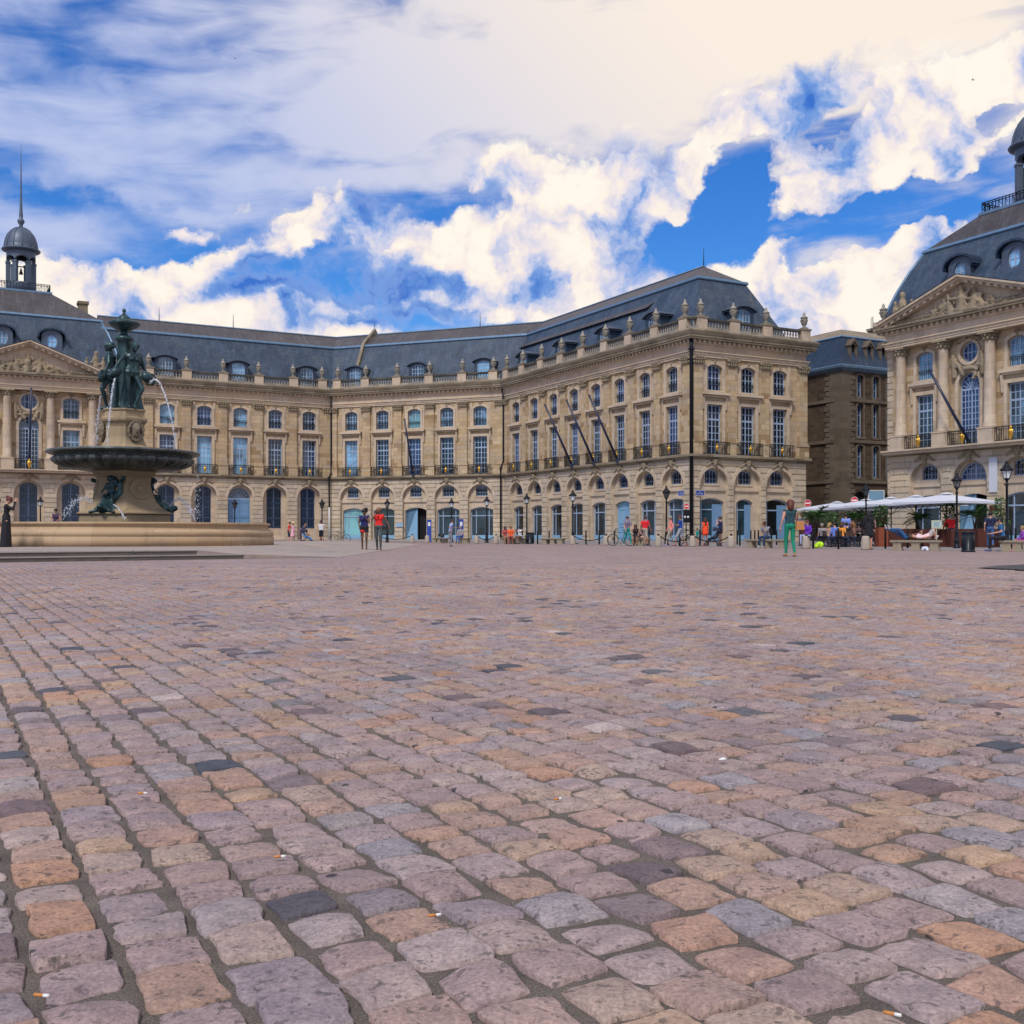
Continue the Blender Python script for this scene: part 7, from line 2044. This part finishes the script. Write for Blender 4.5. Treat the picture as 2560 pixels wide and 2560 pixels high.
# small things on the paving
def litter(name, px, py, label, cat, build): p = at(px, py); o = build(p); tag(o, label, cat)
def butt(p, rz):
    F = T(p.x, p.y, .011, rz); m = MB(); m.tube([(-.012, 0, 0), (.002, 0, 0)], .0026, 8); m.tube([(.002, 0, 0), (.011, 0, 0)], .0026, 8, 1); return m.build('cigarette_butt', [pmat('butt_tan', (.55, .22, .06)), MAT['white']], None, F)
for px, py, rz, lab in ((1087, 2304, .3, 'orange cigarette butt between stones at the bottom centre'), (700, 2155, .2, 'orange cigarette butt right of the dark blue stone'), (357, 1994, .1, 'orange cigarette butt on the left paving'), (1395, 2008, .6, 'orange cigarette butt at mid distance near the centre'), (2232, 2555, -.5, 'orange cigarette butt at the bottom edge on the right'), (105, 2508, -.2, 'white cigarette butt on the orange stone at bottom left')):
    litter('', px, py, lab, 'cigarette butt', lambda p, rz=rz: butt(p, rz))
def scrap(p):
    m = MB(); m.add([(-.011, -.006, .01), (.011, -.007, .011), (.012, .007, .014), (-.008, .007, .01), (0, 0, .015)], [(0, 1, 4), (1, 2, 4), (2, 3, 4), (3, 0, 4)]); return m.build('paper_scrap', MAT['white'], None, T(p.x, p.y, 0, .4))
litter('', 1805, 1907, 'small crumpled white paper scrap on the cobbles right of centre', 'paper', scrap)
def bag(p, c, s, name, label, cat, seed, z=0):
    r = random.Random(seed); caps = [(Vector((r.uniform(-.6, .6) * s, r.uniform(-.3, .3) * s, r.uniform(.2, .8) * s)), Vector((r.uniform(-.6, .6) * s, r.uniform(-.3, .3) * s, r.uniform(.3, 1.0) * s)), s * .35, s * .25) for k in range(7)]
    o = relief(name, caps, s * .12, pmat('bag%d' % seed, c), None, T(p.x, p.y, z), smooth=1); tag(o, label, cat)
bag(at(2313, Y=43), (.65, .7, .8), .16, 'plastic_bag', 'white plastic bag under the reclining bench', 'bag', 3)
bag(at(2046, Y=51.5), (.45, .75, .02), .3, 'backpack', 'bright lime green bag on the ground beside the terrace chain', 'bag', 4)
bag(at(1103, Y=82.6), (.02, .02, .03), .28, 'backpack', 'dark bag on the bench behind the running boy', 'bag', 5, .44)
# thin dark, smooth sheet added over the cobbles at the right edge of the square
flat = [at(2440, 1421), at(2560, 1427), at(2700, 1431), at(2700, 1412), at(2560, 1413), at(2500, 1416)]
flat_sheet('dark_sheet', [(p.x, p.y) for p in flat], .018, simple('dark_smooth', (.02, .026, .045), .3, 0, .2, 2.0))
# birds
def bird(p, s, name, label, flying, rz):
    caps = [(Vector((0, -.6, 0)) * s, Vector((0, .5, .1)) * s, .18 * s, .25 * s), (Vector((0, .5, .1)) * s, Vector((0, .85, .3)) * s, .2 * s, .17 * s), (Vector((0, -.6, 0)) * s, Vector((0, -1.2, -.1)) * s, .12 * s, .05 * s), (Vector((0, .95, .28)) * s, Vector((0, 1.15, .22)) * s, .06 * s, .02 * s)]
    if flying:
        for sg in (-1, 1): caps += [(Vector((0, .2, .1)) * s, Vector((sg * 1.0, .35, .55)) * s, .16 * s, .12 * s), (Vector((sg * 1.0, .35, .55)) * s, Vector((sg * 2.0, -.35, .8)) * s, .12 * s, .03 * s)]
    else:
        for sg in (-1, 1): caps.append((Vector((sg * .12, .1, -.1)) * s, Vector((sg * .12, .15, -.5)) * s, .05 * s, .04 * s))
    o = relief(name, caps, .07 * s, pmat('bird', (.03, .035, .045)), None, T(p[0], p[1], p[2], rz), smooth=1); tag(o, label, 'bird')
def sky_pt(px, py, Y): return ((px - XC) / FPX * Y, Y, CAM_H + (YH - py) / FPX * Y)
bird(sky_pt(2433, 200, 45), .075, 'swift', 'dark bird flying high at the upper right', True, 1.2); bird(sky_pt(588, 146, 60), .075, 'swift', 'tiny dark bird flying high at the upper left', True, .6)
q = at(337, Y=26.6); bird((q.x, q.y, .12 + .075), .12, 'pigeon', 'dark pigeon standing on the fountain step', False, .8)
q = at(1443, Y=69.6); bird((q.x, q.y, .075), .13, 'pigeon', 'dark pigeon on the cobbles beside a bollard', False, 2.0)

# ------------------------------------------------------------------ the people
def P_(px, Y, z=0): p = at(px, Y=Y); return Vector((p.x, p.y, z))
PI = math.pi
# near walkers
J = pose('stroll', True); J['elR'] = Vector((.25, .06, 1.14)); J['wrR'] = Vector((.26, .3, 1.16)); J['elL'] = Vector((-.25, -.05, 1.13)); J['wrL'] = Vector((-.29, .02, .89)); J['head'] = Vector((.02, .03, 1.58))
person('woman seen from behind in dark teal sleeveless top and green trousers', P_(1975, 31.9), .12, 1.66, J, 'pink', (.012, .055, .075), (.0, .22, .13), (.32, .17, .08), 'auburn', 'bob', True, 'none', 'long', face=True)
def handbag(p, w, h, c, label, rz=0):
    t = thing('handbag', label, 'bag', p, rz); F = T(p[0], p[1], p[2], rz)
    m = MB(); m.taper(0, 0, 0, h, w / 2, w * .22, w * .42, w * .12); m.build('body', pmat('bagc%.2f' % c[0], c), t, F)
    k = MB(); k.taper(0, 0, h * 1.0, h * 1.12, w * .43, w * .13, w * .41, w * .1); k.build('flap', pmat('bagflap', (.06, .09, .2)), t, F)
    k = MB(); k.tube([(-w * .35, 0, h), (-w * .2, 0, h * 1.9), (w * .2, 0, h * 1.9), (w * .35, 0, h)], .012, 6); k.build('strap', pmat('bagstrap', (.1, .05, .02)), t, F)
q = P_(1998, 31.8); handbag((q.x + .02, q.y, .80), .26, .27, (.45, .2, .07), 'tan and blue handbag hanging at the elbow of the woman in green trousers', .2)
J = pose('stroll', True, wrL=(-.05, .2, 1.35), elL=(-.2, .12, 1.14)); J['elR'] = Vector((.23, -.03, 1.13)); J['wrR'] = Vector((.2, .1, .93))
person('woman in navy top and black hot pants with curly hair, walking towards the camera', P_(911, 44.5), PI + .1, 1.72, J, 'brown', (.012, .014, .10), (.006, .006, .012), (.05, .02, .02), 'black', 'curly', True, 'none', 'hot')
bag(Vector(P_(906, 44.1)), (.6, .01, .02), .13, 'red_bag', 'small bright red bag carried by the woman in navy', 'bag', 6, .72)
J = pose('stroll', True, wrR=(.08, .2, 1.42), elR=(.26, .15, 1.2)); J['elL'] = Vector((-.32, -.05, 1.16)); J['wrL'] = Vector((-.42, .02, .93))
person('woman in bright red tank top and grey jeans raising a hand to her face', P_(947, 44.8), PI - .05, 1.78, J, 'brown', (.72, .02, .015), (.055, .07, .075), (.12, .05, .04), 'chestnut', 'bun', True, 'none', 'long')
q = P_(962, 44.8); handbag((q.x, q.y, .86), .2, .14, (.02, .015, .015), 'small dark shoulder bag at the hip of the woman in red tank top', .5)
person('boy running in light blue T-shirt and grey trousers', P_(1126, 59), -1.15, 1.5, pose('run', lean=.15), 'fair', (.28, .38, .72), (.22, .23, .27), (.08, .08, .12), 'brown', 'short', False, 'short', 'long')
# left edge
J = pose('stand', True, wrL=(-.08, .26, 1.52), elL=(-.24, .2, 1.28), wrR=(.06, .27, 1.52), elR=(.24, .2, 1.26)); J['head'] = Vector((0, .09, 1.57))
person('woman in long black dress holding a camera to her face beside the basin', P_(16, 35.6, PZ), .0 - 1.15, 1.68, J, 'fair', (.005, .005, .006), (.005, .005, .006), (.02, .02, .02), 'auburn', 'bun', True, 'long', 'none', (.06, .13, .2, 'bottom'))
person('person in lilac shirt cut off by the left edge of the photo', P_(-8, 35.8, PZ), -1.0, 1.66, pose('stand'), 'fair', (.45, .42, .75), (.1, .1, .15), (.03, .03, .03), 'brown')
person('dark-haired person with bare shoulders sitting behind the basin', P_(140, 56, .75), PI, 1.65, pose('sit', True), 'tan', (.05, .03, .08), (.03, .03, .05), (.02, .02, .02), 'black', 'short', True, 'none')
# group at the left of the palace
person('person in red shirt and navy shorts, behind the girl in pink', P_(722, 85), -1.2, 1.68, pose('stand', lean=.1), 'fair', (.62, .01, .03), (.012, .015, .05), (.03, .03, .05), 'auburn', 'short', False, 'short', 'shorts')
person('woman in pink dress and straw sun hat holding the pushchair handle', P_(732, 84.4), -1.45, 1.62, pose('stroll', True, wrL=(-.16, .38, 1.0), wrR=(.16, .38, 1.02), elL=(-.24, .12, 1.12), elR=(.24, .12, 1.12)), 'fair', (.75, .38, .48), (.75, .38, .48), (.5, .3, .25), 'blond', 'short', True, 'long', 'none', (.62, .12, .17, 'bottom'), hat=('sun', (.66, .5, .28)))
person('woman with long chestnut hair bending over the pushchair', P_(752, 85.2), -1.3, 1.65, pose('stand', True, lean=.6, wrL=(-.15, .5, .78), wrR=(.15, .5, .78), elL=(-.22, .42, .98), elR=(.22, .42, .98)), 'fair', (.05, .05, .14), (.06, .06, .12), (.03, .03, .03), 'chestnut', 'long', True, 'long')
person('man in white tank top, black shorts and dark cap seen from behind', P_(803, 83.5), .2, 1.74, pose('stroll'), 'pink', (.62, .66, .72), (.008, .01, .02), (.4, .3, .25), 'brown', 'short', False, 'none', 'shorts', hat=('cap', (.02, .03, .08)))
# benches in the middle distance
person('man in grey top and blue jeans sitting under the right blue panel', P_(1151, 81.6), PI - .4, 1.72, pose('sit'), 'fair', (.28, .28, .32), (.04, .12, .36), (.05, .05, .06), 'grey')
person('girl in dusky red dress at the left end of the bench', P_(1262, 75.8), PI + .3, 1.62, pose('sit', True, lean=.1), 'tan', (.42, .08, .09), (.42, .08, .09), (.3, .1, .08), 'brown', 'long', True, 'short', 'none')
person('person in bright orange shirt in the middle of the bench', P_(1277, 75.7), PI, 1.66, pose('sit', lean=.1), 'pink', (.85, .13, .03), (.3, .08, .06), (.2, .1, .08), 'chestnut', 'short')
person('woman in white top using her phone at the right end of the bench', P_(1300, 75.3), PI - .6, 1.66, pose('sit', True, wrL=(-.08, .36, .98), wrR=(.08, .36, .98), elL=(-.22, .16, .82), elR=(.22, .16, .82)), 'brown', (.7, .7, .75), (.25, .12, .08), (.03, .03, .03), 'black', 'bun', True, 'none', 'none')
person('man with sunglasses in mauve T-shirt and teal trousers pushing a bicycle', P_(1568, 63.0), .5 + PI, 1.72, pose('walk', wrL=(-.1, .42, 1.0), elL=(-.25, .2, 1.12)), 'fair', (.19, .16, .24), (.0, .22, .2), (.3, .3, .32), 'brown')
person('dark-haired woman in black dress sitting behind another on the bench', P_(1589, 64.8), PI - .2, 1.66, pose('sit', True), 'tan', (.012, .01, .014), (.012, .01, .014), (.02, .02, .02), 'brown', 'long', True, 'none', 'none', (.42, .13, .16, 'bottom'))
person('woman with bare shoulders in dark dress turned away on the bench', P_(1601, 64.2), -1.9, 1.66, pose('sit', True, lean=.15), 'fair', (.03, .015, .03), (.03, .015, .03), (.02, .02, .02), 'brown', 'short', True, 'none', 'none')
person('man in red T-shirt and beige shorts walking away from the bench', P_(1613, 62.6), -.7, 1.74, pose('walk'), 'tan', (.66, .012, .025), (.36, .32, .27), (.08, .07, .08), 'brown', 'short', False, 'short', 'shorts')
person('man in salmon pink shirt and pale trousers striding left', P_(1677, 61.2), 1.45, 1.72, pose('walk'), 'tan', (.9, .26, .22), (.38, .34, .28), (.3, .24, .45), 'grey', 'short', False, 'long')
person('man in royal blue T-shirt with arms folded and grey shorts', P_(1701, 60.2), 1.2, 1.74, pose('walk', wrL=(.06, .2, 1.17), elL=(-.24, .06, 1.14), wrR=(-.06, .22, 1.15), elR=(.24, .06, 1.13)), 'tan', (.01, .05, .36), (.34, .36, .4), (.3, .1, .09), 'auburn', 'short', False, 'short', 'shorts')
person('small child in teal shirt behind a bollard', P_(1744, 60.5), 1.9, 1.02, pose('stand', fat=1) if False else pose('stand'), 'fair', (.0, .25, .24), (.0, .2, .2), (.2, .1, .08), 'auburn', 'short', True, 'short', 'hot', fat=1.15)
person('woman in bright orange-red dress seen from behind, left of the pushchair', P_(1763, 62.5), .3, 1.64, pose('stand', True), 'tan', (.85, .07, .015), (.85, .07, .015), (.3, .1, .05), 'brown', 'long', True, 'none', 'none', (.78, .12, .15, 'bottom'))
person('woman in short navy dress drinking, right of the pushchair', P_(1801, 59.8), .9, 1.66, pose('stand', True, wrL=(-.04, .2, 1.44), elL=(-.22, .14, 1.22)), 'fair', (.015, .016, .08), (.012, .012, .05), (.4, .2, .15), 'brown', 'bun', True, 'none', 'hot')
person('man in grey T-shirt and blue jeans sitting bent forward, hand at his mouth', P_(1917, 52.6), PI - .8, 1.74, pose('sit', lean=.25, wrL=(-.02, .42, 1.05), elL=(-.16, .36, .8)), 'tan', (.22, .24, .3), (.015, .04, .11), (.4, .38, .35), 'brown')
person('person in violet top and pale jeans sitting behind the sandy bollard', P_(2019, 52.5, .1), 2.3, 1.66, pose('sit', True, wrR=(.05, .2, 1.1), elR=(.22, .14, .85)), 'fair', (.12, .02, .42), (.35, .4, .62), (.03, .04, .08), 'auburn', 'short', True, 'long')
# terrace
person('man in light blue shirt standing among the terrace tables, back turned', P_(2115, 58.5, .05), .1, 1.76, pose('stand'), 'tan', (.2, .28, .72), (.03, .03, .05), (.02, .02, .02), 'black')
TERR = [(2089, 55.5, .4, (.12, .2, .6), 'blue and white shirt seen from behind at the front table', 'black', False), (2103, 56, -.9, (.8, .3, .03), 'orange top leaning on the front table', 'brown', True), (2119, 56.5, .2, (.01, .01, .015), 'black clothes seen from behind at the tables', 'black', False),
        (2137, 57, 1.4, (.25, .12, .08), 'brown top turned sideways at the tables', 'chestnut', True), (2070, 60.5, -1.3, (.5, .3, .2), 'ochre top beside the left palm', 'blond', True), (2057, 61.5, 2.4, (.3, .28, .3), 'grey shirt at the far left table', 'grey', False),
        (2148, 59, 2.6, (.1, .05, .05), 'dark red top facing the camera near the woman in black', 'black', True), (2128, 60.5, 2.9, (.35, .1, .1), 'dusty red top under the second parasol', 'brown', True)]
for i, (px, Y, rz, c, lab, hr, fm) in enumerate(TERR):
    person('terrace guest in ' + lab, P_(px, Y), rz, 1.7, pose('sit', fm, lean=.12), 'tan' if i % 2 else 'fair', c, (.03, .04, .09), (.02, .02, .02), hr, 'short' if not fm else 'bob', fm, 'long' if i % 3 == 0 else 'short', group='guests sitting on the terrace')
    p = P_(px, Y); cafe_chair((p.x, p.y, 0), rz + PI, 'dark cafe chair under the guest in ' + ' '.join(lab.split()[:4]))
person('woman with long dark hair in short black dress standing at the edge of the terrace', P_(2172, 46.9), -.6, 1.72, pose('stand', True), 'pink', (.008, .008, .01), (.008, .008, .01), (.3, .1, .08), 'black', 'long', True, 'long', 'none', (.66, .12, .16, 'bottom'))
person('person in pale pink top standing just right of the woman in black', P_(2187, 60), 1.2, 1.66, pose('stand', True), 'fair', (.6, .36, .34), (.02, .02, .03), (.02, .02, .02), 'brown', 'bun', True, 'none')
# reclining pair on the bench
def lie(J, M):
    return {k: M @ v for k, v in J.items()}
Jl = pose('stand', True); Jl['knL'] = Vector((-.09, .32, .66)); Jl['anL'] = Vector((-.09, .34, .25)); Jl['toL'] = Vector((-.09, .48, .2)); Jl['knR'] = Vector((.09, .2, .56)); Jl['anR'] = Vector((.09, .36, .16)); Jl['toR'] = Vector((.09, .5, .12)); Jl['wrL'] = Vector((-.12, .2, 1.55)); Jl['elL'] = Vector((-.32, .12, 1.5)); Jl['wrR'] = Vector((.12, .2, 1.55)); Jl['elR'] = Vector((.3, .1, 1.45))
M = Matrix.Rotation(R_(-84), 3, 'X')
me_off = Matrix.Translation((0, 0, .14)).to_3x3()
def lying(label, px, Y, rz, **kw):
    J = {k: (Matrix.Rotation(R_(90), 3, 'X') @ v) for k, v in kw.pop('J').items()}      # on the back: head towards -y
    J = {k: v + Vector((0, .9, .13)) for k, v in J.items()}
    return person(label, P_(px, Y, .43), rz, 1.66, J, face=False, **kw)
lying('person in blue jeans and black top lying back along the bench, knees up', 2262, 44.0, R_(82), J=Jl, skin='tan', top=(.01, .01, .015), bottom=(.02, .09, .24), shoe=(.4, .38, .4), hair='auburn', hairstyle='long', female=True, sleeve='none')
Js = pose('stand', True)
lying('person in white and red striped top lying head to head on the bench', 2322, 43.6, R_(-98), J=pose('sit', True) if False else {**pose('stand', True), 'knL': Vector((-.1, .3, .72)), 'anL': Vector((-.1, -.06, .62)), 'toL': Vector((-.1, .05, .55)), 'knR': Vector((.1, .3, .72)), 'anR': Vector((.1, -.06, .62)), 'toR': Vector((.1, .05, .55))}, skin='pink', top=(.75, .55, .58), bottom=(.4, .36, .36), shoe=(.5, .5, .52), hair='brown', hairstyle='short', female=True, sleeve='short', bot='shorts')
person('cyclist in bright red jacket and dark trousers riding away', P_(2379, 56.6), -.12, 1.78, pose('bike', lean=.15), 'fair', (.75, .008, .012), (.01, .014, .05), (.02, .02, .03), 'grey', 'short', False, 'long')
person('man in navy T-shirt and blue jeans walking away past the pavilion', P_(2476, 52.5), -.35, 1.76, pose('walk'), 'fair', (.010, .014, .06), (.04, .1, .26), (.02, .02, .03), 'black')
person('man in blue shirt and black trousers sitting at the left end of the right bench', P_(2506, 42.0), 1.25, 1.74, pose('sit', lean=.12, wrL=(-.06, .4, .68), wrR=(.08, .4, .68)), 'fair', (.02, .11, .26), (.008, .009, .014), (.06, .1, .2), 'black', fat=1.12)
person('child in pink trousers and violet top at the right edge of the photo', P_(2557, 41.8), 1.4, 1.3, pose('sit', True), 'fair', (.25, .06, .4), (.75, .02, .22), (.6, .2, .25), 'blond', 'short', True, 'long')
